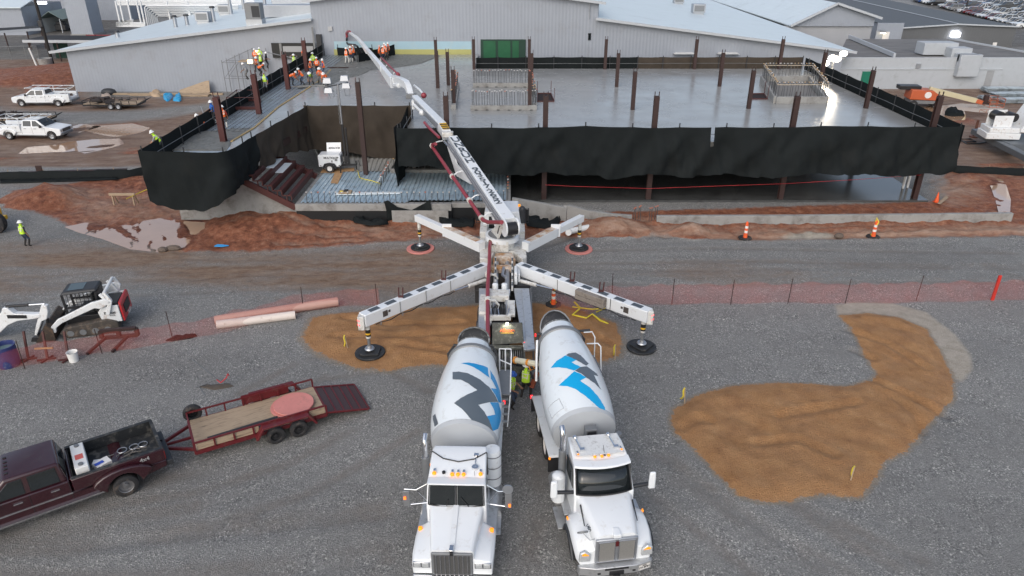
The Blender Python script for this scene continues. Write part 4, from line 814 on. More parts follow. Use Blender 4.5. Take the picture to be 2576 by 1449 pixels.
for a in (("squat vent near the left edge of the warehouse roof",297,95,'pipe',.7),("thin dark capped vent pipe, leftmost of the pair on the left roof",443,69,'pipe',1.4),("thin grey vent pipe, second of the pair on the left roof",472,64,'pipe',1.3),("round grey box vent left of the dark rooftop unit",515,58,'box',1.7),("tall thin flue beside the round grey box vent",539,55,'pipe',1.9),("grey box vent farther back at the top of the left roof",568,37,'box',1.7),("tall flue beside the farther grey box vent",582,36,'pipe',2.6),("dark grey boxy rooftop unit next to the raised wall",645,62,'ac',1.9),("long grey duct lying on the left roof by the raised wall",725,40,'duct',7),("long grey duct behind, at the top edge of the photo",740,12,'duct',7),("pair flue at the top edge of the left roof",614,24,'pipe',2.2),("flue at the top of the left roof above the dark unit",668,22,'pipe',2.8)): rooftop = rooft(*a)
rooft("white boxy vent standing on the right roof, nearer one",1755,36,'box',1.7,'R'); rooft("white boxy vent at the top edge of the right roof",1706,11,'box',1.6,'R')
# ---------------------------------------------------------------- gable building, dark building, flat annexe
gb = thing("gable_building","white gabled building with grey lower wall behind the right end of the warehouse","building",(43,121,0))
L_,A_,R_ = V(1985,66,121),V(2104,7,121),V(2214,47,121); q = MB(); q.prism([(L_.x,L_.z),(R_.x-.8,V(2196,66,121).z),(R_.x-.8,R_.z+.1),(A_.x,A_.z-.2),(L_.x,L_.z+.1)],'y',0,.4); q.v = [(x-43,y,z) for x,y,z in q.v]; q.build("gable_wall",wallm,gb,flat=True)
q = MB(); q.b2((L_.x-43-6,.35,0),(R_.x-.8-43,.6,L_.z)); q.b2((R_.x-1.2-43,.6,0),(R_.x-.8-43,90,R_.z-.2)); q.build("lower_wall",pm("grey_panel",(.36,.37,.39),.5,var=.15,sc=.4),gb,flat=True)
q = MB(); slab([(L_.x-43,-.6,L_.z+.15),(A_.x-43,-.6,A_.z),(A_.x-43,110,A_.z),(L_.x-43,110,L_.z+.15)],.15,q); slab([(A_.x-43,-.6,A_.z),(R_.x-43,-.6,R_.z+.15),(R_.x-43,110,R_.z+.15),(A_.x-43,110,A_.z)],.15,q); q.build("roof",roofm,gb,flat=True)
q = MB(); q.bar((L_.x-43,-.7,L_.z+.1),(A_.x-43,-.7,A_.z-.05),.2,.35); q.bar((A_.x-43,-.7,A_.z-.05),(R_.x-43,-.7,R_.z+.1),.2,.35); q.build("barge_trim",trim,gb)
dkroof = ribbed("dark_roof_sheet",(.085,.09,.095),.5,.3,.55,.1,'X'); dkwall = ribbed("dark_wall_panel",(.115,.12,.125),.5,.25,.6,0,'X')
db = thing("dark_roofed_building","long charcoal metal building with a shallow gable beside the car park","building",(78,134.6,0))
a,b,c = V(2258,70,134.6),V(2409,62,134.6),V(2559,66,134.6); ox = 78
e1 = P(2281,10,c.z); dv = (Vector((e1.x,e1.y))-Vector((c.x,134.6))).normalized()*95
q = MB(); q.prism([(a.x-ox,0),(c.x-ox,0),(c.x-ox,c.z),(b.x-ox,b.z+.1),(a.x-ox,a.z)],'y',0,.3); q.build("front_wall",dkwall,db,flat=True)
q = MB(); e = Vector((dv.x,dv.y,0)); A0,B0,C0 = Vector((a.x-ox-.2,-.3,a.z)),Vector((b.x-ox,-.3,b.z+.15)),Vector((c.x-ox+.2,-.3,c.z)); slab([A0,B0,B0+e,A0+e],.12,q); slab([B0,C0,C0+e,B0+e],.12,q); q.build("roof",dkroof,db,flat=True)
q = MB(); q.hexa([(C0.x-.4,.3,0),(C0.x-.2,.3,0),(C0.x-.2+e.x,e.y,0),(C0.x-.4+e.x,e.y,0),(C0.x-.4,.3,C0.z-.1),(C0.x-.2,.3,C0.z-.1),(C0.x-.2+e.x,e.y,C0.z-.1),(C0.x-.4+e.x,e.y,C0.z-.1)]); q.hexa([(A0.x+.2,.3,0),(A0.x+.4,.3,0),(A0.x+.4+e.x,e.y,0),(A0.x+.2+e.x,e.y,0),(A0.x+.2,.3,A0.z-.1),(A0.x+.4,.3,A0.z-.1),(A0.x+.4+e.x,e.y,A0.z-.1),(A0.x+.2+e.x,e.y,A0.z-.1)]); q.build("side_wall",wallm,db,flat=True)
q = MB(); q.bar(A0+Vector((0,-.05,-.05)),B0+Vector((0,-.05,-.05)),.12,.22); q.bar(B0+Vector((0,-.05,-.05)),C0+Vector((0,-.05,-.05)),.12,.22); q.bar(B0+Vector((0,.2,.05)),B0+e+Vector((0,0,.05)),.35,.06); q.build("roof_trim",trim,db)
q = MB(); p = V(2404,87,134.3); q.box((p.x-ox,-.25,p.z),(1.6,.3,.7)); o = q.build("flood_lamp",pm("flood_glow",(1,1,1),.3,emit=((.9,.92,1),8)),db)
fl = bpy.data.lights.new("flood","AREA"); fl.energy = 90; fl.size = 1.4; fl.color = (.9,.92,1); fo = bpy.data.objects.new("flood_light",fl); COL.objects.link(fo); fo.parent = db; fo.location = (p.x-ox,-.55,p.z); fo.rotation_euler = (R(62),0,0)
fl = bpy.data.lights.new("flood","SPOT"); 
bpy.data.lights.remove(fl)
q = MB(); p = V(2503,117,134.3); q.box((p.x-ox,-.05,p.z),(.7,.1,1.3)); q.build("wall_sign",MATS["white_cap"],db,flat=True)
q = MB(); p = V(2222,79,121); o = None
lw_ = thing("lit_wall_lamp","small lit wall lamp on the short white wall beside the charcoal building","lamp",V(2222,79,127.5)); 
q.box((0,0,0),(.9,.5,.35)); q.build("shade",M['steel'],lw_); q = MB(); q.box((0,-.05,-.25),(.7,.4,.12)); q.build("bulb",pm("warm_glow",(1,.9,.7),.3,emit=((1,.85,.6),8)),lw_)
sw = thing("link_wall","short white panelled wall with a white door between the gabled and charcoal buildings","wall",V(2200,100,128)); p0,p1 = V(2196,100,128),V(2262,100,128); q = MB(); q.b2((0,0,-4),(p1.x-p0.x,.3,V(2200,58,128).z-p0.z)); q.build("wall_panel",wallm,sw,flat=True); q = MB(); q.b2((1.2,-.08,-4),(2.3,-.01,V(2200,80,128).z-p0.z)); q.build("door",MATS["white_cap"],sw,flat=True)
fa = thing("flat_roofed_annexe","low white walled building with a dark flat roof on the right","building",(55,95,0)); ox,oy = 55,95
x0 = V(2100,180,95).x; pr_ = P(2580,146,3.8); br = P(2385,97,3.8); bl = P(2130,97,3.8)
q = MB(); q.prism([(x0-ox,0),(pr_.x+9-ox,.0),(pr_.x+9-ox,oy*0+30),(x0-ox,30)],'z',3.3,3.72) if False else None
q.hexa([(x0-ox,.2,3.3),(pr_.x+4-ox,.2,3.3),(br.x-ox,br.y-oy,3.3),(bl.x-ox,bl.y-oy,3.3),(x0-ox,.2,3.72),(pr_.x+4-ox,.2,3.72),(br.x-ox,br.y-oy,3.72),(bl.x-ox,bl.y-oy,3.72)]); q.build("flat_roof",pm("weathered_flat_roof",(.17,.165,.16),.75,var=.35,sc=.5,stretch=(.4,1.4,1),dirt=((.07,.07,.07),.35,.7)),fa,flat=True)
brick = pm("white_painted_block",(.42,.45,.48),.6,var=.08,sc=1.5,dirt=((.33,.35,.36),.2,1),bump=.2,bsc=8)
q = MB(); q.b2((x0-ox,0,-.2),(pr_.x+14-ox,.25,3.9)); q.b2((x0-ox,-.12,-.2),(V(2520,178,95).x-ox,-.01,2.45)); q.build("front_wall",brick,fa,flat=True)
q = MB(); q.bar((x0-ox,-.1,2.48),(V(2520,178,95).x-ox,-.1,2.48),.22,.1); q.bar((pr_.x+4-ox,.2,3.85),(br.x-ox,br.y-oy,3.85),.3,.22); q.bar((bl.x-ox+.3,bl.y-oy,4.1),(P(2270,147,4).x-ox,.6,4.1),.25,.5); q.build("parapet_trim",trim,fa)
q = MB(); p = V(2177,197,94.85); q.b2((p.x-.55-ox,-.2,.1),(p.x+.55-ox,-.13,2.2)); q.build("green_door",pm("green_door_paint",(.01,.16,.10),.5),fa,flat=True)
q = MB(); p = V(2310,166,94.9); q.box((p.x-ox,-.12,p.z),(.55,.2,.55)); q.cyl((p.x-ox,-.12,p.z-.3),(p.x-ox,-.12,2.5),.05); q.build("electrical_box",M['steel'],fa)
q = MB(); p = V(2550,190,94.9); q.b2((p.x-2.3-ox,-.2,.2),(p.x-.4-ox,-.13,2.2)) if False else q.b2((V(2482,180,95).x-ox,-.16,.2),(V(2500,180,95).x-ox,-.13,2.3)); q.build("bricked_doorway",pm("grey_patch",(.30,.31,.32),.7,var=.2),fa,flat=True)
ac = thing("rooftop_unit","white air handling unit with a duct turned down over the white annexe wall","air conditioner",V(2362,140,97.5),0); z0 = ac.location.z
q = MB(); q.box((0,1.0,3.85-z0+.75),(4.4,2.2,1.5)); q.build("cabinet",brick,ac,bevel=.05); q = MB(); q.box((1.9,-.7,3.85-z0+.3),(2.6,2.0,1.5)); q.box((2.3,-3.0,3.0-z0),(2.7,.9,2.7)); q.box((2.2,-1.9,3.9-z0),(2.5,2.2,.9)); q.build("duct",brick,ac,bevel=.05)
# ---------------------------------------------------------------- left background
tw = thing("white_tower","tall plain white tower block standing at the top left","tower",P(208,91,0)); q = MB(); q.box((0,2.2,17),(4.2,4.2,34.4)); q.build("shaft",wallm,tw,flat=True); q = MB(); q.box((0,2.2,.15),(4.6,4.6,.5)); q.build("plinth",M['conc'],tw,flat=True)
pc = thing("pipe_riser","bundle of grey vertical pipes beside the white tower","pipes",P(247,84,0)); 
for i in range(6):
    q = MB(); q.cyl((-1.0+.42*i,0,0),(-1.0+.42*i,0,34),.2,n=10); q.build("pipe",M['gsteel'],pc)
q = MB(); q.box((0,-.25,12),(3.0,.12,.3)); q.box((0,-.25,5),(3.0,.12,.3)); q.build("clamp",M['steel'],pc,flat=True)
YPR = 138.0
pk = thing("pipe_rack","rack of parallel white pipes turning down to the ground beside the warehouse roof","pipe rack",V(330,70,YPR)); o0 = Vector(pk.location)
pipm = pm("white_lagged_pipe",(.72,.74,.75),.4,var=.05)
for i in range(7):
    q = MB(); v0 = 15+i*4.2; u0 = 362+i*5; q.tube([V(u0+12,78,YPR+i*.3)-o0, V(u0+2,v0+4,YPR+i*.3)-o0, V(u0+6,v0,YPR+i*.3)-o0, V(600,v0-2,YPR+i*.3)-o0],.14,7); q.build("pipe",pipm,pk)
for i in range(4):
    q = MB(); v0 = 2+i*3.4; q.tube([V(292,v0,YPR+4)-o0,V(640,v0-1,YPR+4)-o0],.13,7); q.build("pipe",pipm,pk)
for i in range(4):
    q = MB(); v0 = 57+i*3; q.tube([V(335,v0-8,YPR-4)-o0,V(292,v0,YPR-4)-o0,V(366,v0+1,YPR-4)-o0],.12,7); q.build("pipe",pipm,pk)
for u in (290,300,320,343,352,418,470):
    q = MB(); q.bar(V(u,2,YPR+1)-o0, V(u+13,62,YPR+1)-o0,.25); q.build("post",pipm,pk,flat=True)
def canopy(label,a,b,dep,z):
    a,b = P(*a,z),P(*b,z); t = thing("canopy",label,"canopy",a); d = b-a; nn = Vector((-d.y,d.x,0)).normalized()*dep; q = MB(); slab([Vector((0,0,0)),d,d+nn,nn],.12,q); q.build("deck",pm("canopy_tar",(.022,.022,.024),.8,var=.3,sc=1),t,flat=True)
    q = MB(); q.bar((0,-.1,-.15),d+Vector((0,-.1,-.15)),.12,.4); q.build("fascia",trim,t)
    for f in (.05,.4,.75,.98):
        q = MB(); p = d*f; q.bar((p.x,p.y+.2,-z),(p.x,p.y+.2,-.2),.16); q.build("post",M['oxideb'],t)
canopy("black roofed canopy at the left edge in front of the white sheds",(-60,82),(103,71),5,3.4); canopy("black roofed canopy between the utility pole and the warehouse corner",(57,101),(262,102),6.0,3.2)
up = thing("utility_pole","tall dark timber utility pole rising out of the top left of the photo","pole",P(133,163,0)); q = MB(); q.cyl((0,0,-.3),(0,0,19),.24,.17,12); q.build("shaft",pm("tarred_timber",(.025,.022,.02),.85,var=.3,sc=3,stretch=(4,4,.4)),up); q = MB(); q.box((0,-.28,6.0),(.6,.35,.9)); q.build("meter_box",M['plast'],up,bevel=.03)
def shed(label,px0,px1,Yd,h_,dep,gable=True,name="storage_shed",mat=None):
    a = V(px0[0],px0[1],Yd); b = V(px1[0],px0[1],Yd); t = thing(name,label,"shed",(a.x,Yd,0)); W = b.x-a.x; q = MB(); q.b2((0,0,-.2),(W,dep,h_)); q.build("wall",mat or wallm,t,flat=True); q = MB()
    if gable: q.prism([(-.4,h_-.05),(W+.4,h_-.05),(W/2,h_+W*.16)],'y',-.4,dep+.4)
    else: slab([Vector((-.4,-.5,h_)),Vector((W+.4,-.5,h_)),Vector((W+.4,dep,h_+dep*.25)),Vector((-.4,dep,h_+dep*.25))],.15,q)
    q.build("roof",roofm if mat is None else M['gsteel'],t,flat=True); return t
shed("white lean-to shed with a lit flood lamp at the far top left",(-60,60),(62,60),150,5.2,14,False)
shed("big white building filling the far top left behind the tower",(60,40),(330,40),178,16,20,False)
shed("white wall of a far building behind the pipe rack",(330,20),(700,20),200,9,20,False)
q = MB(); q.box((0,0,0),(1.8,.4,.4)); o = simple("flood_lamp","bright flood lamp on the white shed at the top left corner","lamp",q,MATS["flood_glow"]); o.location = V(104,7,147)
cp = thing("carport","open fronted grey green carport beside the white tower","carport",P(112,83,0)); q = MB(); W = P(172,80,0).x-P(112,83,0).x
q.prism([(-.5,2.6),(W/2,4.0),(W+.5,2.6),(W/2,4.15)],'y',0,9); q.build("roof",pm("green_grey_sheet",(.17,.22,.21),.5),cp,flat=True); q = MB(); q.b2((0,.1,0),(.12,9,2.7)); q.b2((0,8.8,0),(W,9,3.2)); q.build("wall",pm("pale_sheet_wall",(.42,.44,.43),.6),cp,flat=True)
for x in (.1,W-.1): 
    q = MB(); q.bar((x,.2,0),(x,.2,2.7),.12); q.build("post",trim,cp)
q = MB(); q.box((0,0,.8),(2.2,1.4,1.1)); q.box((0,0,1.6),(1.5,1.2,.6)); o = simple("stored_equipment","dark equipment parked under the grey green carport","equipment",q,M['plast'],bevel=.1); o.location = Vector(cp.location)+Vector((W*.55,3,0))
cl = thing("chain_link_fence","chain link fence on thin posts left of the warehouse corner","fence",P(-20,140,0)); o0 = Vector(cl.location); clm = bpy.data.materials.new("chain_link"); clm.use_nodes = True
_n = clm.node_tree.nodes; _l = clm.node_tree.links; _t = _n.new("ShaderNodeBsdfTransparent"); _m = _n.new("ShaderNodeMixShader"); _m.inputs[0].default_value = .22; _n["Principled BSDF"].inputs["Base Color"].default_value = (.2,.21,.21,1)
_l.new(_t.outputs[0],_m.inputs[1]); _l.new(_n["Principled BSDF"].outputs[0],_m.inputs[2]); _l.new(_m.outputs[0],_n["Material Output"].inputs[0])
q = MB(); fpx = [(-20,150),(30,150),(68,149),(100,149),(125,140),(160,138),(200,136)]; fp = [P(u,v,0)-o0 for u,v in fpx]
for a,b in zip(fp,fp[1:]): q.quad(a,b,b+Vector((0,0,2)),a+Vector((0,0,2)))
q.build("netting",clm,cl,flat=True)
for p in fp: q = MB(); q.cyl(p,p+Vector((0,0,2.1)),.05,n=6); q.build("post",M['gsteel'],cl)
q = MB(); q.tube([p+Vector((0,0,2.02)) for p in fp],.035,5); q.build("top_rail",M['gsteel'],cl)
q = MB(); q.b2((0,0,0),(P(178,150,0).x-P(142,150,0).x,.1,2.3)); o = simple("green_screen_panel","dark green windscreen panel on the chain link fence by the warehouse corner","screen",q,pm("dark_green_net",(.012,.045,.035),.8)); o.location = P(142,146,0)
q = MB(); q.lathe([(.9,0),(1.0,.9),(.75,.9),(.7,.3)],(0,0,0),(0,0,1),20); o = simple("manhole_ring","concrete manhole ring lying on the red dirt heap","manhole ring",q,M['conc']); o.location = P(116,162,.3)
q = MB(); q.cyl((0,0,0),(0,0,2.6),.13,n=10); o = simple("white_bollard","white leaning post beside the dirt heap","post",q,MATS["white_pvc"]); o.location = P(92,165,0); o.rotation_euler = (0,-.16,0)
fr_ = thing("red_steel_frame","red steel frame standing under the long black canopy","frame",P(225,120,0)); q = MB()
for x in (0,1.6,2.6,4.2): q.bar((x,0,0),(x,0,2.2),.12)
for z in (.2,2.1): q.bar((0,0,z),(4.2,0,z),.12)
q.build("frame",pm("red_frame_paint",(.30,.02,.03),.5),fr_,flat=True)
# ground clutter along the warehouse base
def clutter(name,label,cat,u,v,q,mat,**k): o = simple(name,label,cat,q,mat,**k); o.location = P(u,v,0); return o
q = MB(); q.prism([(-2.0,0),(1.9,0),(1.9,1.5),(1.5,1.5),(-2.0,.65)],'y',0,.06); o = clutter("wood_panel","tan board leaning on the warehouse wall near the scaffold","board",491,236,q,M['wood']); o.rotation_euler = (R(-25),R(-5),0)
for i,(u0,u1,v,d) in enumerate(((280,480,238,.1),(330,420,240,.3),(452,525,241,.25),(500,560,238,.1))):
    a,b = P(u0,v,0),P(u1,v+1.5,0); q = MB(); q.box((0,0,.12),((b-a).length,.35+.5*(i==2),.2)); o = simple("timber_plank",("long plank lying along the foot of the warehouse wall","shorter plank lying in front of the long plank","wide stacked planks below the leaning tan board","plank running from the wide stack to the scaffold")[i],"plank",q,M['wood'],flat=True); o.location = (a+b)/2
blue = pm("blue_tarp",(.03,.33,.62),.35,var=.3,sc=2,bump=.6,bsc=4)
heap(((411,240),(432,237),(436,243),(428,252),(421,256),(412,250)),0,.3,"blue_tarp","crumpled bright blue tarpaulin by the warehouse wall, left bundle","tarp",blue,21,.15,.3); heap(((440,244),(455,236),(457,252),(452,256),(435,254)),0,.28,"blue_tarp","crumpled bright blue tarpaulin by the warehouse wall, right bundle","tarp",blue,22,.14,.3)
heap(((376,240),(395,231),(404,233),(404,244),(388,244)),0,.35,"tan_sheeting","crumpled tan sheeting next to the blue tarpaulins","sheeting",pm("tan_sheeting",(.45,.33,.22),.7,bump=.4,bsc=4),23,.14,.3)
heap(((254,245),(275,241),(282,246),(260,248)),0,.4,"sheeting_heap","pale flattened sheeting near the black trailer","sheeting",pm("pale_cloth",(.40,.33,.28),.8),24,.1,.3)
q = MB(); q.ell((0,0,.3),(1.0,.6,.5),10,6); clutter("dark_bundle","dark round bundle against the warehouse base","bundle",275,238,q,M['plast'])
q = MB(); q.b2((-1,-.3,0),(1,.3,.9)); o = clutter("dark_crate","dark crate half buried in the left dirt heap","crate",227,212,q,M['oxideb']); o.rotation_euler = (.1,.1,.3)
# scaffold by the left wing
sc_ = thing("scaffold","grey tube scaffold standing between the warehouse and the left wing","scaffold",P(632,234,0)); o0 = Vector(sc_.location); bx = P(580,236,0).x
for i in range(4):
    for j in range(2):
        q = MB(); q.cyl((-2.6+1.7*i,-1.2+1.6*j,0),(-2.6+1.7*i,-1.2+1.6*j,4.2+.6*(i>0)+.6*(i>1)),.04,n=6); q.build("standard",M['gsteel'],sc_)
q = MB()
for j in range(2):
    for z in (2,3.9): q.cyl((-2.6,-1.2+1.6*j,z),(2.5,-1.2+1.6*j,z),.03,n=5)
    q.cyl((-2.6,-1.2+1.6*j,3.9),(1.0,-1.2+1.6*j,5.4),.03,n=5); q.cyl((-2.6,-1.2+1.6*j,2),(-.9,-1.2+1.6*j,3.9),.03,n=5)
q.build("ledger",M['gsteel'],sc_)
q = MB(); q.box((.9,-.4,4.0),(3.0,1.5,.08)); q.build("platform",M['wood'],sc_)
q = MB(); q.box((0,0,0),(.5,.3,.4)); o = simple("work_lamp","small lit work lamp clipped on the scaffold","lamp",q,pm("warm_work_glow",(1,.8,.5),.3,emit=((1,.6,.25),5))); o.location = V(629,155,88)
q = MB(); q.box((0,0,0),(.5,.3,.4)); o = simple("work_lamp","small lit work lamp behind the orange worker on the scaffold","lamp",q,MATS["warm_work_glow"]); o.location = V(646,132,89)
q = MB(); q.tube([V(652,127.5,88),V(700,138,87),V(768,153,86),V(769,172,86)],.05,6); simple("hose_line","grey pipe slanting across behind the steel columns","pipe",q,M['gsteel'])
# lit flood lights on a mast beside the deck
lt2 = thing("floodlight_mast","mast with a blazing cluster of flood lights outside the right hand screen","floodlight",(34.2,79,0)); c = V(2102,147,79); 
q = MB(); q.cyl((0,0,0),(0,0,c.z),.1,n=10); q.box((0,0,c.z),(2.4,.12,.12)); q.build("mast",M['gsteel'],lt2)
for i,(dx,dz_) in enumerate(((-1.0,-.55),(-.3,.1),(.35,-.05),(1.0,.6))):
    q = MB(); q.ell((dx*.85,-.2,c.z+dz_*.85),(.42,.2,.30),14,8); q.build("lamp",pm("blazing_lamp",(1,.96,.9),.3,emit=((1,.90,.74),9)),lt2)
for nm_,pos,rot,en in (("flood_a",(-.6,-.6,c.z+.1),(R(-52),0,R(-25)),300),("flood_b",(.4,-.6,c.z+.2),(R(-60),0,R(-65)),220)):
    l_ = bpy.data.lights.new(nm_,'AREA'); l_.energy = en; l_.size = 1.6; l_.color = (1,.86,.66); ob = bpy.data.objects.new("flood_light",l_); COL.objects.link(ob); ob.parent = lt2; ob.location = pos; ob.rotation_euler = rot
# stack of decking, boom lift, fabric, crane are in the machine section
# ================================================================= concrete pump truck
PO = Vector((-.55,33,0))
pt = thing("pump_truck","white concrete boom pump truck with four spread outriggers parked rear on","pump truck",PO)
def pb(q,n,m,par=None,**k): q.v = [(x-PO.x,y-PO.y,z) for x,y,z in q.v]; return q.build(n,m,par or pt,**k)
q = MB(); q.b2((-1.0,28.6,.65),(-.1,44,1.05)); pb(q,"chassis",M['black'],flat=True)
def wheel(parent, c, r, wd, side, rimm, dual=False, axis='x', bolts=True, tread=True):
    "tyre and rim as parts; axle along local x (or y)"
    ax = Vector((side,0,0)) if axis == 'x' else Vector((0,side,0)); c = Vector(c)
    for dd in ((0,) if not dual else (0,-wd*1.08)):
        q = MB(); b = c+ax*dd; prof = [(r*.60,-wd*.48),(r*.86,-wd*.5),(r*.97,-wd*.40),(r,-wd*.2),(r,wd*.2),(r*.97,wd*.40),(r*.86,wd*.5),(r*.60,wd*.48),(r*.58,wd*.3),(r*.58,-wd*.3),(r*.6,-wd*.48)]
        q.lathe(prof,b,ax,28,caps=False); t = q.build("tyre",M['rubber'],parent)
    q = MB(); q.lathe([(r*.60,wd*.44),(r*.55,wd*.40),(r*.50,wd*.12),(r*.25,wd*.05),(r*.22,wd*.3),(r*.12,wd*.34),(.005,wd*.34)],c,ax,24,caps=False)
    for i in range(8):
        a = 2*math.pi*i/8; o = (Vector((0,math.cos(a),math.sin(a))) if axis == 'x' else Vector((math.cos(a),0,math.sin(a))))*r*.36; q.cyl(c+o+ax*wd*.05,c+o+ax*wd*.14,r*.035,n=6)
    q.build("rim",rimm,parent)
for y in (30.6,32.0,40.0,41.4):
    for s_ in (-1,1): wheel(pt,(PO.x+s_*1.05-PO.x,y-PO.y,.53),.53,.3,s_,M['steel'],dual=True)
# platform and side decks
q = MB(); q.prism([tuple(P(u,v,1.9)[:2]) for u,v in ((1207,590),(1318,590),(1325,646),(1314,652),(1300,640),(1290,632),(1244,632),(1236,650),(1207,650))],'z',1.45,1.9); pb(q,"platform",M['whited'],bevel=.03)
for u0,u1 in ((1207,1228),(1301,1319)):
    a,b = P(u0,597,1.9),P(u1,566,1.9); q = MB(); q.b2((a.x,a.y,1.5),(b.x,b.y,2.25)); pb(q,"outrigger_housing",M['whited'],bevel=.03)
for px,nm in ((((1205,725),(1237,725),(1237,812),(1204,858)),'l'),(((1292,725),(1331,725),(1346,878),(1318,880)),'r')):
    q = MB(); q.prism([tuple(P(u,v,1.6)[:2]) for u,v in px],'z',1.5,1.6); pb(q,"side_deck",M['alum'],bevel=.01)
for px in (((1312,725),(1331,725),(1346,878),(1326,880)),):
    q = MB(); q.prism([tuple(P(u,v,1.68)[:2]) for u,v in px],'z',1.602,1.68); pb(q,"deck_rail",M['alum'],bevel=.01)
q = MB(); q.b2((-1.95,33.6,.5),(.95,33.75,1.55)); q.b2((-1.95,33.5,1.2),(.95,33.58,1.3)); pb(q,"mudguard",M['plast'],bevel=.02)
for x in (P(1205,790,1.6).x,P(1339,800,1.6).x):
    q = MB(); q.b2((x-.03,27.6,.75),(x+.03,33.4,1.5)); pb(q,"side_skirt",M['gsteel'],flat=True)
# slewing turret
TC = Vector((-.55,38.1,0))
q = MB(); q.lathe([(.72,1.9),(.70,2.35)],TC,(0,0,1),32); q.b2((TC.x-.35,TC.y-.95,1.9),(TC.x+.35,TC.y-.6,2.5)); pb(q,"pedestal",M['whited'])
q = MB(); q.lathe([(.98,2.35),(.98,2.62),(.80,2.62),(.80,2.45)],TC,(0,0,1),40,caps=False); pb(q,"slew_ring",M['white'])
q = MB()
for i in range(48):
    a = 2*math.pi*i/48; q.box((TC.x+.78*math.cos(a),TC.y+.78*math.sin(a),2.62),(.07,.045,.1),rz=a)
q.lathe([(.76,2.5),(.76,2.66),(.02,2.67)],TC,(0,0,1),40); pb(q,"gear_ring",M['gsteel'])
# boom plane
B0 = Vector((-.12,36.9,3.85)); HD = Vector((-18.3-B0.x,87-B0.y,0)).normalized(); SD = Vector((HD.y,-HD.x,0))
def bp(u,v,off=0.0):
    r = Vector(ray(u,v)); o = Vector((0,0,HC)); n = SD; t = (n.dot(B0+n*off)-n.dot(o))/n.dot(r); return o+r*t
def beam(pts, wd, hh, q=None, k=None, n=None):
    "box girder: pts on the centre of the top face"
    q = q or MB(); rings = []
    for i,p in enumerate(pts):
        a = pts[max(i-1,0)]; b = pts[min(i+1,len(pts)-1)]; d = (b-a).normalized(); up = SD.cross(d).normalized()
        if up.z < 0: up = -up
        w_ = wd if not isinstance(wd,(list,tuple)) else wd[i]; h_ = hh if not isinstance(hh,(list,tuple)) else hh[i]
        rings.append([p-SD*w_/2,p+SD*w_/2,p+SD*w_/2-up*h_,p-SD*w_/2-up*h_])
    return q.loft(rings,k)
S1 = [bp(*a) for a in ((1281,549),(1246,499),(1190,417),(1139,341))]
q = beam(S1,[.72,.72,.66,.60],[.85,.80,.72,.60]); pb(q,"boom_section",M['white'],bevel=.03)
for s_ in (-1,1):
    q = MB(); a = S1[0]; d = (S1[1]-S1[0]).normalized(); up = SD.cross(d); up = up if up.z > 0 else -up
    q.cyl(a-up*.42+SD*s_*.40-d*.25,a-up*.42+SD*s_*.30-d*.25,.5,n=24); pb(q,"pivot_cheek",M['white'],bevel=.02)
q = MB(); q.cyl(S1[0]-Vector((0,0,.5))-SD*.3-HD*.3,S1[0]-Vector((0,0,.5))+SD*.3-HD*.3,.36,n=20); pb(q,"pivot_pin",M['black'])
for s_ in (-1,1):
    q = MB(); c = Vector((TC.x,TC.y,0)); p = S1[0]-Vector((0,0,.45)); a = c+SD*s_*.46
    q.hexa([(a.x-HD.x*.6-.05,a.y-HD.y*.6,2.6),(a.x-HD.x*.6+.05,a.y-HD.y*.6,2.6),(a.x+HD.x*.6+.05,a.y+HD.y*.6,2.6),(a.x+HD.x*.6-.05,a.y+HD.y*.6,2.6),
            (p.x+SD.x*s_*.46-.05-HD.x*.3,p.y-HD.y*.3,p.z+.1),(p.x+SD.x*s_*.46+.05-HD.x*.3,p.y-HD.y*.3,p.z+.1),(p.x+SD.x*s_*.46+.05+HD.x*.3,p.y+HD.y*.3,p.z+.1),(p.x+SD.x*s_*.46-.05+HD.x*.3,p.y+HD.y*.3,p.z+.1)]); pb(q,"turret_plate",M['whited'])
q = MB(); q.tube([TC+Vector((-.15,-.45,2.7)),TC+Vector((-.2,-.75,3.0)),TC+Vector((-.1,-.9,3.4)),S1[0]-SD*.35-Vector((0,0,.3))],.09,8); q.tube([TC+Vector((.05,-.5,2.7)),TC+Vector((0,-.8,3.0)),S1[0]-SD*.25-Vector((0,0,.6))],.06,8); pb(q,"hydraulic_hose",M['black'])
q = MB(); a = S1[1]-SD*.0-Vector((0,0,.9)); q.cyl(Vector((TC.x,TC.y,2.7))+HD*.75,S1[1].lerp(S1[2],.2)-Vector((0,0,.9)),.17,n=14); pb(q,"lift_cylinder",M['white'])
q = MB(); e1 = bp(1118,356,-.2); e2 = bp(1166,418,-.2); q.cyl(e1,e2,.09,n=12); pb(q,"piston_rod",M['chrome'])
q = MB(); beam([bp(1128,346,-.32)-Vector((0,0,.2)),bp(1150,392,-.32)-Vector((0,0,.55)),bp(1185,440,-.32)-Vector((0,0,.3))],.06,[.6,.9,.3],q); pb(q,"linkage_plate",M['white'],flat=True)
S2 = [bp(*a) for a in ((1126,334),(1121,322),(1112,308),(1100,296),(1075,271),(1043,239))]
q = beam(S2,[.58,.58,.58,.56,.52,.46],[.6,.62,.66,.66,.56,.40]); pb(q,"boom_section",M['white'],bevel=.025)
q = MB(); q.b2((0,0,0),(.01,.01,.01)) if False else None
d2 = (S2[1]-S2[2]).normalized(); up2 = SD.cross(d2); up2 = up2 if up2.z > 0 else -up2
q = MB(); c0 = S2[1].lerp(S2[2],-.2)+up2*.02; c1 = S2[1].lerp(S2[2],.85)+up2*.02
q.add([c0-SD*.26,c0+SD*.26,c1+SD*.26,c1-SD*.26],[(0,1,2,3)],0)
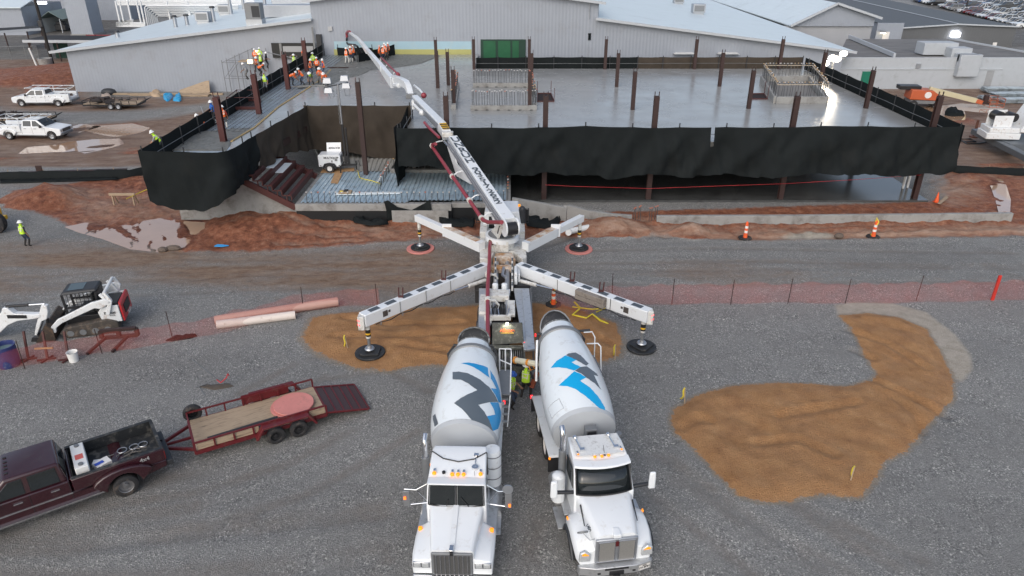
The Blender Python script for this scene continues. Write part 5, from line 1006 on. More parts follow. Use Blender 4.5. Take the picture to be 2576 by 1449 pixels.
for i in range(3):
    f0 = .05+i*.33; a_,b_ = c0.lerp(c1,f0),c0.lerp(c1,f0+.17); c_,d_ = c0.lerp(c1,max(0,f0-.05)),c0.lerp(c1,max(0,f0-.05)+.17)
    q.add([p+up2*.006 for p in (a_-SD*.26,c_+SD*.26,d_+SD*.26,b_-SD*.26)],[(0,1,2,3)],1)
pb(q,"hazard_panel",[pm("hazard_yellow",(.72,.42,.03),.4),M['black']],flat=True)
q = MB(); q.box(S2[0]+Vector((0,0,-.1)),(.75,.5,.35)); pb(q,"knuckle",M['whited'],bevel=.03)
q = MB(); a = bp(1063,283,-.3); b = bp(1040,262,-.3); q.cyl(a,b,.16,n=12); q.ell(a,(.28,.28,.25),10,6); q.box(b,(.2,.5,.7)); pb(q,"fold_cylinder",M['white'])
S3 = [bp(*a) for a in ((1034,237),(1028,215),(1022,203),(1010,196),(990,189))]
q = beam(S3,[.46,.46,.48,.48,.46],[.42,.5,.62,.62,.55]); pb(q,"boom_section",M['white'],bevel=.025)
q = MB(); q.box(S3[0]+Vector((0,0,-.15)),(.8,.5,.4)); pb(q,"knuckle",M['gsteel'],bevel=.03)
q = MB(); a = bp(992,215,-.25); b = bp(1003,215,-.25); q.cyl(a,b,.2,n=12); beam([bp(988,196,-.25),bp(990,220,-.25)],.1,.25,q); pb(q,"fold_cylinder",M['white'])
S4 = [bp(*a) for a in ((987,195),(957,159),(924,122))]
q = beam(S4,[.42,.40,.36],[.95,.60,.36]); pb(q,"boom_section",M['white'],bevel=.02)
q = MB(); beam([S4[0].lerp(S4[2],.35)+Vector((0,0,.02)),S4[0].lerp(S4[2],.38)+Vector((0,0,.02))],.5,.5,q); pb(q,"clamp_band",M['white'],flat=True)
S5 = [bp(*a) for a in ((924,123),(912,107),(898,92),(880,80))]
q = beam(S5,[.36,.32,.27,.2],[.5,.36,.26,.2]); pb(q,"boom_section",M['white'],bevel=.02)
TIP = S5[-1]
q = MB(); h0 = bp(872,83); q.tube([TIP,bp(876,79.5),bp(872.5,82),h0,h0-Vector((0,0,.5))],.16,10); pb(q,"tip_elbow",M['red'])
q = MB(); gz = DZ+.1; base = P(914,146,gz)
q.tube([h0-Vector((0,0,.4)),bp(872,100),bp(872.5,107),bp(876,111.5),bp(882,112),bp(893,113),bp(899,117),P(906,129,gz+1.2),P(911,138,gz+.5),base],.115,10); pb(q,"end_hose",M['plast'])
# red delivery line with brackets, beside the boom
def line(px, off, r, mat='red', z=0): q = MB(); q.tube([bp(u,v,off) for u,v in px],r,10); return pb(q,"delivery_pipe",M[mat])
line(((1096,362),(1088,364),(1087,368),(1140,446),(1190,517),(1206,541),(1216,554),(1228,559),(1262,559)),-1.0,.115)
line(((1068,308),(1076,318),(1104,345)),-.8,.1)
line(((958,145),(972,158),(985,171),(1001,187)),.8,.09); line(((1042,215),(1056,226),(1066,238)),.7,.09,'white')
q = MB(); q.ell(bp(1001,188,.8),.22,10,6); q.ell(bp(1066,240,.7),.24,10,6); pb(q,"pipe_elbow",M['red'])
for u,v,off in ((1087,367,-1.0),(1138,444,-1.0),(1181,504,-1.0),(1212,549,-1.0)):
    q = MB(); p = bp(u,v,off); d = (bp(1190,517,-1.0)-bp(1140,446,-1.0)).normalized(); q.cyl(p-d*.1,p-d*.03,.17,n=14); q.cyl(p+d*.03,p+d*.1,.17,n=14); pb(q,"pipe_clamp",M['whited'])
    q = MB(); q.tube([p,p+SD*.35+Vector((0,0,.25)),p+SD*.8+Vector((0,0,.3))],.045,6); pb(q,"pipe_bracket",M['white'])
for u,v in ((975,161),(994,180)):
    q = MB(); p = bp(u,v,.8); q.tube([p,p-SD*.3-Vector((0,0,.35)),p-SD*.7-Vector((0,0,.2))],.04,6); pb(q,"pipe_bracket",M['white'])
# hoses and cable trough along the left flank of the lower boom
q = MB()
for i in range(5):
    q.tube([S1[j]-SD*(.40+.02*(i%2))-Vector((0,0,.14+.12*i)) for j in range(4)],.028,5)
    q.tube([S2[j]-SD*(.32)-Vector((0,0,.10+.09*i)) for j in range(2,6)],.022,5)
pb(q,"hydraulic_line",M['steel'])['kind'] = 'stuff'
# lettering stacked down the top of the lower section
Lc = [("U",351.5),("N",364.8),("R",378),("U",391),("H",404.5)]; Dc = list(zip("903·517·2652",[.1343*y+328.7 for y in (725,785,840,887,918,985,1045,1092,1138,1205,1275,1340)]))
dS = (S1[3]-S1[0]).normalized(); upS = SD.cross(dS); upS = upS if upS.z > 0 else -upS
seg = sum(((S1[i+1]-S1[i]).length for i in range(3)))
def s1at(v):
    lo,hi = 0.0,3.0
    for _ in range(40):
        m_ = (lo+hi)/2; i = min(2,int(m_)); p = S1[i].lerp(S1[i+1],m_-i); dz = p-Vector((0,0,HC)); dd = dz.y*_cp-dz.z*_sp; vv = CY-F*(dz.y*_sp+dz.z*_cp)/dd
        if vv > v: lo = m_
        else: hi = m_
    return p
for ch,v in Lc+Dc:
    big_ = v < 410; p = s1at(v)+upS*.012-PO; hgt = ((s1at(v-4)-s1at(v+4)).length/8)*(12.0 if big_ else 8.6)
    text(ch,hgt*1.35 if ch != "·" else .5,M['dk'],pt,frame(p,SD,dS),.003,"boom_lettering",bold=.012*(2 if big_ else 1),sx=min(.62/(hgt*1.0),2.0) if ch != "·" else 1)
# outriggers
def outrigger(a, b, wd, hh, marks, label=None, rust=False, ext=None):
    a,b = Vector(a),Vector(b); d = (b-a); L_ = d.length; q = MB(); q.bar(a-Vector((0,0,hh/2)),b-Vector((0,0,hh/2)),wd,hh); q.bar(a.lerp(b,.1)+Vector((0,0,.004)),b+Vector((0,0,.004)),wd*.9,.006,1) if rust else None; o = pb(q,"outrigger_leg",[M['white'],M['whiter']] if rust else M['white'],bevel=0 if rust else .03)
    dn = d.normalized(); sd_ = Vector((dn.y,-dn.x,0))
    if marks:
        q = MB()
        for i in range(marks):
            c = a.lerp(b,(i+.6)/(marks+.3))+Vector((0,0,.006)); h2 = L_*.28/marks; q.add([c-dn*h2-sd_*wd*.30,c+dn*h2-sd_*wd*.30,c+dn*h2+sd_*wd*.30,c-dn*h2+sd_*wd*.30],[(0,1,2,3)])
        q.v = [(x-PO.x,y-PO.y,z) for x,y,z in q.v]; g = q.build("grip_pad",M['dk'],None,flat=True); g.parent = o
    return o,dn,sd_
def jack(foot, ztop, parent_leg, r=.12, haz=True):
    f = Vector(foot); q = MB(); q.cyl((f.x,f.y,.9),(f.x,f.y,ztop),r,n=16); pb(q,"jack_sleeve",M['whited'])
    if haz:
        q = MB()
        for i in range(4): q.cyl((f.x,f.y,1.0+.09*i),(f.x,f.y,1.09+.09*i),r+.006,n=16,k=int(i == 1))
        pb(q,"hazard_sleeve",[M['black'],MATS["hazard_yellow"]],flat=False)
    q = MB(); q.cyl((f.x,f.y,.25),(f.x,f.y,1.0),r*.62,n=14); pb(q,"jack_rod",M['gsteel'])
    q = MB(); q.cyl((f.x,f.y,.30),(f.x,f.y,.36),.24,.2,20); q.cyl((f.x,f.y,.34),(f.x,f.y,.46),.13,.1,14); pb(q,"foot_plate",M['steel'])
padm = pm("black_pad",(.022,.024,.026),.55,var=.3,sc=3,dirt=((.09,.08,.07),.2,4))
def pad(label, c, r, low=None, rz=0):
    t = thing("outrigger_pad",label,"outrigger pad",(c[0],c[1],0),rz,"round pads under the outrigger feet"); z = 0.02
    if low: q = MB(); q.cyl((0,0,0),(0,0,.09),low,n=40); q.build("crane_mat",pm("salmon_pad",(.60,.23,.20),.6,var=.15,dirt=((.44,.19,.16),.2,3)),t,bevel=.02); z = .09
    q = MB(); q.cyl((0,0,z),(0,0,z+.10),r,n=40); q.build("round_pad",padm,t,bevel=.02)
    q = MB(); q.prism([(r*.72*x,r*.72*y) for x,y in ((-.9,-.6),(-.55,-.9),(.9,-.75),(.95,.55),(.6,.9),(-.75,.85))],'z',z+.10,z+.19); q.build("top_pad",padm,t,bevel=.015)
    return t
RL,RR_,FL,FR = (-6.79,29.31),(6.27,29.83),(-5.83,42.0),(4.25,41.93)
a = V(915,788,29.25); o1,dn,sd1 = outrigger((-1.35,34.9,2.25),(-6.95,29.15,2.25),.5,.62,8)
o2,dn2,sd2 = outrigger((.35,34.9,2.25),(6.45,29.55,2.25),.5,.62,8)
jack(RL,1.7,o1); jack(RR_,1.7,o2)
for o_,dn_,f,sgn in ((o1,dn,RL,-1),(o2,dn2,RR_,1)):
    e = Vector((f[0],f[1],0))+dn_*.28
    for i in range(2):
        q = MB(); c = Vector((e.x+dn_.x*.06+.03*sgn,e.y+dn_.y*.06-.06,1.78+.22*i)); q.cyl(c,c+Vector((sgn*.05,-.07,0)),.075,n=12); pb(q,"tail_lamp",M['redlamp'])
    q = MB(); q.bar(e+Vector((0,0,1.5)),e+Vector((0,0,2.2)),.3,.4); pb(q,"end_cap",M['whited'],bevel=.03)
    for f_ in (.38,.72) if sgn < 0 else (.44,.66):
        A_,B_ = ((-1.35,34.9),(-6.95,29.15)) if sgn < 0 else ((.35,34.9),(6.45,29.55)); p = Vector((A_[0],A_[1],2.25)).lerp(Vector((B_[0],B_[1],2.25)),f_); q = MB()
        for s_ in (-.1,.1): q.bar(p+Vector((s_,.1,0)),p+Vector((s_+.03,.1,.52)),.05,.09)
        q.bar(p+Vector((-.1,.1,.04)),p+Vector((.13,.1,.04)),.1,.09); pb(q,"hose_fork",M['oxide'],flat=True)
    for f_ in (.35,.55,.75):
        A_,B_ = ((-1.35,34.9),(-6.95,29.15)) if sgn < 0 else ((.35,34.9),(6.45,29.55)); p = Vector((A_[0],A_[1],1.94)).lerp(Vector((B_[0],B_[1],1.94)),f_); sx_ = Vector((dn_.y,-dn_.x,0)); sx_ = sx_ if sx_.y < 0 else -sx_
        q = MB(); q.bar(p+sx_*.258+Vector((0,0,-.3)),p+sx_*.258+Vector((0,0,.3)),.03,.05); pb(q,"weld_seam",M['gsteel'],flat=True)
    A_,B_ = ((-1.35,34.9),(-6.95,29.15)) if sgn < 0 else ((.35,34.9),(6.45,29.55)); p = Vector((A_[0],A_[1],1.94)).lerp(Vector((B_[0],B_[1],1.94)),.86)
    q = MB(); q.bar(p+sx_*.254-dn_*.14,p+sx_*.254+dn_*.14,.012,.30); q.bar(p+sx_*.254-dn_*.30+Vector((0,0,.05)),p+sx_*.254-dn_*.18+Vector((0,0,.05)),.012,.12); pb(q,"warning_decal",pm("worn_dark_decal",(.07,.06,.055),.6,var=.6,sc=14),flat=True)
    for f_ in (.42,.58,.74,.9):
        p = Vector((A_[0],A_[1],1.6)).lerp(Vector((B_[0],B_[1],1.6)),f_); q = MB(); q.tube([p+sx_*.26+Vector((0,0,.06)),p+sx_*.34,p+sx_*.30+Vector((0,0,-.12)),p+sx_*.2+Vector((0,0,-.1))],.022,6); pb(q,"leg_hook",M['gsteel'])
    q = MB(); q.tube([Vector((A_[0],A_[1],1.58)).lerp(Vector((B_[0],B_[1],1.58)),f_)+sx_*.22+Vector((0,0,-.05-.05*math.sin(f_*40))) for f_ in np.linspace(.1,.93,24)],.025,6); pb(q,"leg_hose",M['black'])
    q = MB(); A_ = Vector((PO.x+sgn*.85,34.0,1.65)); B_ = Vector((f[0],f[1],1.8)).lerp(Vector((PO.x,34.9,1.8)),.62); B_.y -= .3; m_ = A_.lerp(B_,.55); q.cyl(A_,m_,.1,n=12); pb(q,"swing_cylinder",M['whited']); q = MB(); q.cyl(m_,B_,.05,n=10); pb(q,"swing_rod",M['chrome'])
q = MB(); c = Vector((.35,34.9,2.1)).lerp(Vector((6.45,29.55,2.1)),.62); s_ = Vector((dn2.y,-dn2.x,0)); s_ = s_ if s_.y < 0 else -s_
for i in range(2):
    q.bar(c-dn2*.85+s_*(.42)+Vector((0,0,-.25+.26*i)),c+dn2*.85+s_*(.42)+Vector((0,0,-.25+.26*i)),.3,.24)
tag(pb(q,"cribbing_timber",pm("grey_timber",(.26,.23,.20),.8,var=.25,sc=3,dirt=((.12,.10,.08),.4,3)),bevel=.02))
A_ = Vector((-1.7,37.5,2.35)); o3,_,_ = outrigger(A_,(A_.x+(FL[0]-A_.x)*.55,A_.y+(FL[1]-A_.y)*.55,2.35),.46,.55,0,rust=True)
o4,_,_ = outrigger((.75,37.5,2.35),(.75+(FR[0]-.75)*.5,37.5+(FR[1]-37.5)*.5,2.35),.46,.55,0,rust=True)
for A2,f in ((A_,FL),(Vector((.75,37.5,2.35)),FR)):
    B_ = Vector((f[0],f[1],2.33)); d = (B_-A2).normalized(); q = MB(); q.bar(A2.lerp(B_,.5)-Vector((0,0,.24)),B_+d*.2-Vector((0,0,.24)),.36,.42); pb(q,"extension_beam",M['white'],bevel=.02)
    q = MB(); q.bar(A2.lerp(B_,.53)-Vector((0,0,.6)),A2.lerp(B_,.53)+Vector((0,0,.2)),.56,.05); pb(q,"collar_plate",M['white'],flat=True); jack(f,2.0,None,.11)
pad("black round pad on bare sand under the rear left outrigger",RL,.72); pad("black round pad on grey stone under the rear right outrigger",RR_,.72,rz=.8)
pad("black pad on a salmon ring under the front left outrigger",FL,.62,.88,rz=.3); pad("black pad on a salmon ring under the front right outrigger",FR,.62,.88,rz=1.2)
# cab beyond the turret
q = MB(); q.loft([[(x-.6,y,z) for x,z in ((-1.15,.9),(1.15,.9),(1.15,2.2),(1.02,3.05),(-1.02,3.05),(-1.15,2.2))] for y in (40.6,42.6)]); q.b2((-1.5,42.6,.8),(.3,44.2,1.9)); pb(q,"cab",M['white'],bevel=.06)
q = MB(); q.b2((-1.4,40.55,2.0),(.2,40.59,2.75)); pb(q,"rear_window",M['glass'],flat=True)
for s_ in (-1,1):
    q = MB(); q.box((-.6+s_*1.5,41.4,2.55),(.28,.08,.75)); q.tube([(-.6+s_*1.15,41.5,2.95),(-.6+s_*1.62,41.5,2.95),(-.6+s_*1.62,41.5,2.0),(-.6+s_*1.15,41.5,2.0)],.03,6); pb(q,"mirror",M['black'],bevel=.03)
q = MB(); q.cyl((.62,40.9,2.2),(.62,40.9,3.1),.2,n=14); q.ell((.62,40.9,3.1),.2,10,6); pb(q,"air_intake",M['plast'])
q = MB(); q.box((.45,41.6,3.1),(.14,.14,.12)); pb(q,"marker_lamp",M['amberoff'])
# pumping cell between platform and hopper
for u in (1246.5,1288.5):
    q = MB(); a,b = P(u,650,1.95),P(u,727,1.75); q.bar(a,b,.1,.22); pb(q,"rail",M['whited']); q = MB()
    for i in range(5): c = a.lerp(b,(i+.5)/5)+Vector((0,0,.115)); d = (b-a)*.055; q.add([c-d-Vector((.04,0,0)),c-d+Vector((.04,0,0)),c+d+Vector((.04,0,0)),c+d-Vector((.04,0,0))],[(0,1,2,3)])
    pb(q,"grip_pad",M['dk'],flat=True)
q = MB(); q.b2((-1.25,33.7,.9),(.35,36.0,1.3)); pb(q,"engine_bay",M['black'],flat=True)
q = MB()
for x in (-.85,-.25): q.cyl((x,30.0,1.55),(x,36.0,1.75),.13,n=12)
q.tube([(-.55,35.5,1.7),(-.45,35.0,1.9),(-.5,34.4,1.75),(-.3,34.0,1.8)],.09,8); pb(q,"pump_cylinder",M['steel'])
q = MB(); q.prism([tuple(P(u,v,2.0)[:2]) for u,v in ((1247,636),(1288,636),(1297,652),(1286,652),(1280,646),(1256,646),(1250,652),(1240,652))],'z',1.55,2.0); pb(q,"yoke",M['whiter'],bevel=.02)
q = MB(); q.b2((-1.2,35.0,1.6),(-.0,35.35,1.95)); pb(q,"cross_beam",M['whiter'],bevel=.02)
q = MB(); q.b2((-1.15,31.6,1.6),(-.15,32.3,1.95)); q.b2((-1.6,30.3,1.55),(-1.2,32.2,1.75)); q.b2((-.25,30.1,1.55),(.15,31.6,1.72)); q.b2((-1.3,29.7,1.58),(-.05,29.85,1.85)); pb(q,"valve_housing",M['whited'],bevel=.03)
q = MB()
for x in (-.85,-.38): q.cyl((x,32.5,1.7),(x,32.5,2.15),.15,n=14); q.ell((x,32.5,2.15),(.15,.15,.06),12,6)
q.b2((-1.15,32.3,1.6),(-.1,32.75,1.75)); pb(q,"filter_canister",M['white'])
q = MB(); q.b2((-1.12,29.86,1.2),(-.13,31.3,1.6)); pb(q,"agitator_bay",M['black'],flat=True)
q = MB()
for i in range(7):
    x = -1.0+.13*i; q.tube([(x,30.0,1.62),(x+random.uniform(-.08,.08),30.4,1.85),(x+random.uniform(-.1,.1),30.9,1.75),(x,31.25,1.65)],.04,6,k=i%3 == 0)
pb(q,"hose_bundle",[M['black'],M['chrome']])['kind'] = 'stuff'
q = MB(); q.box((.2,34.0,1.95),(.16,.9,.7)); q.box((.36,34.1,1.9),(.1,.7,.5)); pb(q,"control_cabinet",M['white'],bevel=.03)
line2 = [P(1228,846,2.0),P(1227,800,2.05),P(1227,720,2.15),P(1231,660,2.3),P(1232,622,2.4),P(1233,611,2.4),P(1241,604,2.3)]
q = MB(); q.tube(line2,.1,10); pb(q,"delivery_pipe",M['red'])
q = MB(); q.ell(P(1237,608,2.4),.2,10,6); pb(q,"pipe_elbow",pm("rusty_brown",(.16,.09,.06),.6,var=.3))
for v in (690,755): 
    q = MB(); p = P(1227.5,v,2.1); q.cyl(p+Vector((0,-.12,0)),p+Vector((0,-.04,0)),.16,n=14); q.cyl(p+Vector((0,.04,0)),p+Vector((0,.12,0)),.16,n=14); q.tube([p,p+Vector((.35,.05,-.05)),p+Vector((.5,.1,-.3))],.06,6); pb(q,"pipe_clamp",M['whited'])
# hopper
tl,trr,bl_,brr = P(1238,813,2.35),P(1314,813,2.35),P(1238,868,1.55),P(1318,863,1.55)
q = MB(); q.hexa([tuple(p) for p in (bl_,brr,brr+Vector((0,.08,0)),bl_+Vector((0,.08,0)),tl,trr,trr+Vector((0,.08,0)),tl+Vector((0,.08,0)))]); pb(q,"splash_flap",M['concd'],bevel=.02)
HX0,HX1 = bl_.x-.05,brr.x+.05; hy = bl_.y
q = MB(); q.b2((HX0,hy-.06,.6),(HX1,hy,1.55)); q.b2((HX0,hy-1.5,.6),(HX0+.08,hy-.06,1.5)); q.b2((HX1-.08,hy-1.5,.6),(HX1,hy-.06,1.5)); q.b2((HX0+.081,hy-1.5,.6),(HX1-.081,hy-1.42,1.35)); q.b2((HX0+.081,hy-1.42,.6),(HX1-.081,hy-.061,.95)); q.box(((HX0+HX1)/2,hy-.12,1.45),(HX1-HX0-.3,.16,.12)); pb(q,"hopper",M['concd'],bevel=.02)
q = MB()
for i in range(14): x = HX0+.15+(HX1-HX0-.3)*i/13; q.bar((x,hy-1.4,1.28),(x,hy-.1,1.36),.025,.05)
pb(q,"hopper_grate",M['gsteel'],flat=True)
q = MB(); q.b2((HX0-.1,hy-1.75,.35),(HX1+.1,hy-1.6,.7)); pb(q,"rear_bumper",M['concd'],bevel=.03)
fd = (tl-bl_).normalized(); fx = Vector((1,0,0)); fc = bl_.lerp(trr,.5)-PO; nn = fx.cross(fd)
text("Alliance",.21,pm("orange_lettering",(.85,.16,.03),.5,var=.2,dirt=((.1,.1,.09),.35,6)),pt,frame(fc+fd*.16+nn*.008,fx,fd),.004,"flap_lettering",bold=.006)
text("CONCRETE PUMPS",.07,pm("yellow_lettering",(.65,.40,.05),.5),pt,frame(fc+fd*.045+nn*.008,fx,fd),.004,"flap_lettering",bold=.003)
q = MB(); c = tl.lerp(trr,.5); q.box(c+Vector((0,-.02,.08)),(.14,.12,.12)); pb(q,"work_lamp_body",M['black'],bevel=.01)
q = MB(); q.box(c+Vector((0,-.09,.03)),(.10,.03,.07)); pb(q,"work_lamp",pm("work_lamp_glow",(1,1,.8),.3,emit=((1,.98,.7),18)),flat=True)
l_ = bpy.data.lights.new("work_lamp",'SPOT'); l_.energy = 14; l_.color = (1,.97,.75); l_.spot_size = R(120); l_.shadow_soft_size = .05; lo_ = bpy.data.objects.new("work_lamp_light",l_); COL.objects.link(lo_); lo_.parent = pt; lo_.location = c+Vector((0,-.22,.06))-PO; lo_.rotation_euler = (R(12),0,0)
q = MB(); q.box(P(1347,843,1.5),(.06,.05,.14)); q.box(P(1319,866,1.5),(.06,.05,.2)); pb(q,"tail_lamp",M['redlamp'])
# ================================================================= mixer trucks
drumw = pm("drum_white",(.72,.77,.80),.3,var=.03,sc=.8,coat=.4,dirt=((.52,.53,.52),.22,2.5)); drumb = pm("drum_sky_blue",(.0,.26,.58),.35,coat=.3,var=.05); drumc = pm("drum_cyan",(.0,.36,.70),.35,coat=.3,var=.05); drumg = pm("drum_slate",(.10,.125,.15),.4,coat=.2,var=.1)
drumhead = pm("drum_white_shaded",(.44,.465,.49),.35,var=.05,sc=1)  # drum white darkened: shade of the forward-facing head put into the colour
crust = pm("crusted_steel",(.04,.042,.044),.6,.2,var=.3,sc=5,dirt=((.22,.22,.21),.2,5))
crustw = pm("white_crusted_rim",(.12,.125,.125),.7,var=.4,sc=6,dirt=((.5,.5,.48),.4,7))
def drum(t, D0, inc, L_, decals, rmax=1.2):
    prof = [(.02,-.06),(.30,-.06),(.62,.0),(1.12,.17),(1.165,.34),(rmax,1.1),(rmax*1.01,1.75),(rmax*.975,2.6),(rmax*.86,3.7),(rmax*.725,4.5),(rmax*.63,5.05),(.66,5.45)]; ks = L_/5.45; prof = [(r,h if h < .35 else .34+(h-.34)*(L_-.34)/5.11) for r,h in prof]
    D0 = Vector(D0); ax = Vector((0,math.cos(inc),math.sin(inc))); ex = Vector((1,0,0)); ez = ex.cross(ax)
    hs_ = np.array([p[1] for p in prof]); rs_ = np.array([p[0] for p in prof])
    q = MB(); ii = [i for i in range(len(prof)) if prof[i][1] >= .34-1e-6]; tt = np.linspace(.34,L_,40)
    # smooth barrel by spline through the profile
    def rad(h): 
        return float(np.interp(h, hs_, rs_))
    kern = lambda h: (rad(h-.3)+2*rad(h)+rad(min(L_,h+.3)))/4 if h > .75 else rad(h)
    q.lathe([(kern(h),h) for h in tt],D0,ax,64); d = q.build("drum",drumw,t,ang=50)
    q = MB(); q.lathe([p for p in prof if p[1] <= .345],D0,ax,64); q.build("drum_head",drumhead,t,ang=50)
    q = MB(); q.lathe([(kern(L_-.73)+.01,L_-.79),(kern(L_-.73)+.06,L_-.75),(kern(L_-.73)+.06,L_-.61),(kern(L_-.65)+.01,L_-.57)],D0,ax,64,caps=False); q.build("drum_ring",M['gsteel'],t)
    q = MB(); q.lathe([(kern(L_)+.015,L_-.38),(kern(L_)+.02,L_),(kern(L_)-.1,L_+.01)],D0,ax,48,caps=False); q.build("drum_mouth",crustw,t)
    Minv = (Matrix.Translation(t.location) @ Matrix.Rotation(t.rotation_euler.z,4,'Z')).inverted()
    co_ = Minv @ Vector((0,0,HC))
    def hit(u,v):
        r = (Minv.to_3x3() @ Vector(ray(u,v))).normalized(); last = None
        o = co_-D0
        for i in range(900):
            s_ = 12+i*.025; p = o+r*s_; h = p.dot(ax); rr_ = (p-ax*h).length
            if .3 <= h <= L_ and rr_ <= kern(h): 
                w_ = p-ax*h; return (h, math.atan2(w_.dot(ez), w_.dot(ex)))
        return None
    cpx = None
    for px,mat in decals:
        pts = []; cu = sum(a for a,_ in px)/len(px); cv = sum(b for _,b in px)/len(px); n_ = len(px); dens = []
        for (a,b),(c,e) in zip(px,px[1:]+px[:1]):
            k_ = max(1,int(math.hypot(c-a,e-b)/4)); dens += [(a+(c-a)*i/k_,b+(e-b)*i/k_) for i in range(k_)]
        for a,b in dens:
            h = hit(a,b); f = 0
            while h is None and f < .6: f += .02; h = hit(a+(cu-a)*f,b+(cv-b)*f)
            if h: pts.append(Vector((h[0],h[1]*1.1)))
        if len(pts) < 3: continue
        n_ = len(pts); vs = list(pts); 
        h0,h1 = min(p.x for p in pts),max(p.x for p in pts); a0,a1 = min(p.y for p in pts),max(p.y for p in pts)
        for x in np.arange(h0,h1,.12):
            for y in np.arange(a0,a1,.10): vs.append(Vector((x,y)))
        o = delaunay_2d_cdt(vs,[],[list(range(n_))],1,1e-6); q = MB()
        vv = []
        for p in o[0]:
            h,th = p.x,p.y/1.1; rr_ = kern(h)+.007; vv.append(D0+ax*h+ex*(rr_*math.cos(th))+ez*(rr_*math.sin(th)))
        q.add(vv,[tuple(f) for f in o[2]]); e = q.build("painted_emblem",mat,None,ang=180); e.parent = d
    return D0,ax,ez,kern,hit
def mixer_common(t, side_shadow=True):
    q = MB(); 
    for s_ in (-1,1): q.b2((s_*.43-.06,1.2,.75),(s_*.43+.06,9.7,1.05))
    q.b2((-.37,3.8,.8),(.37,9.2,.95)); q.build("chassis",M['black'],t,flat=True)
    q = MB(); q.cyl((-1.0,1.25,.52),(1.0,1.25,.52),.08,n=8); [q.cyl((-.8,y,.52),(.8,y,.52),.1,n=8) for y in (6.35,7.75)]; q.build("axle",M['black'],t)
    for s_ in (-1,1):
        wheel(t,(s_*1.02,1.25,.52),.52,.32,s_,MATS["white_cap"])
        for y in (6.35,7.75): wheel(t,(s_*1.02,y,.52),.52,.28,s_,MATS["white_cap"],dual=True)
    for s_ in (-1,1):
        for (y0,y1,z0,z1) in ((5.1,5.16,.35,1.12),(8.9,8.94,.3,1.0)): q = MB(); q.b2((s_*.7,y0,z0),(s_*1.24,y1,z1)); q.build('mud_flap',M['plast'],t,flat=True)
        q = MB(); q.prism([(4.9,1.15),(4.95,1.22),(8.6,1.22),(8.95,1.05),(8.92,.98),(8.55,1.13),(4.95,1.13)],'x',s_*.72,s_*1.25); q.build("rear_fender",M['white'],t,bevel=.01)
        q = MB(); q.box((s_*1.22,8.98,.98),(.1,.06,.16)); q.build("tail_lamp",M['redlamp'],t,bevel=.01)
        q = MB(); q.box((s_*1.24,4.86,1.17),(.07,.08,.07)); q.build("side_marker",M['amber'],t,bevel=.01)
    q = MB()   # drum cradle
    for s_ in (-1,1):
        q.bar((s_*.5,4.3,1.05),(s_*.35,4.4,2.1),.14); q.bar((s_*.62,9.2,1.0),(s_*.75,9.35,2.55),.14); q.bar((s_*.62,8.0,1.0),(s_*.75,9.3,2.5),.1)
    q.box((0,4.2,1.7),(.7,.5,.7)); q.box((0,9.25,2.3),(1.5,.2,.16)); q.build("drum_cradle",M['white'],t,bevel=.015)
def scoop(t, c, tilt, r, mats, kind):
    "charging hopper: flared half funnel open upwards and to the rear"
    q = MB(); rings_o = []; n_ = 18; c = Vector(c)
    for f in (0,.33,.66,1.0):
        rr_ = r*(.45+.55*f); z = -.75+.85*f; yy = -.35+.25*f
        rings_o.append([c+Vector((rr_*math.sin(a)*1.0, yy+rr_*.8*max(math.cos(a),-.42)+tilt*f, z+kind*max(math.cos(a),-.5)*f)) for a in (2*math.pi*i/n_ for i in range(n_))])
    q.loft(rings_o,caps=False); o = q.build("charge_hopper",mats[0],t)
    s_ = o.modifiers.new("solid",'SOLIDIFY'); s_.thickness = .03
    q = MB(); q.tube(rings_o[-1]+[rings_o[-1][0]],.035,6,caps=False); q.build("hopper_rim",mats[1],t)
    return rings_o[-1]
def tubeframe(t, name, mat, *paths, r=.03): q = MB(); [q.tube(p,r,6) for p in paths]; return q.build(name,mat,t)
def lamp(t, c, sz=.09, h_=.2, shade=True):
    c = Vector(c)
    if shade: q = MB(); q.box(c+Vector((0,.09,.02)),(sz*1.0,.17,sz*.9),top=(.7,.8)); o = q.build("lamp_housing",M['chrome'],t,bevel=.012)
    q = MB(); q.ell(c+Vector((0,-.02,.02)),(sz*.62,sz*.75,sz*.52),10,6); q.build("cab_lamp",M['amber'],t)
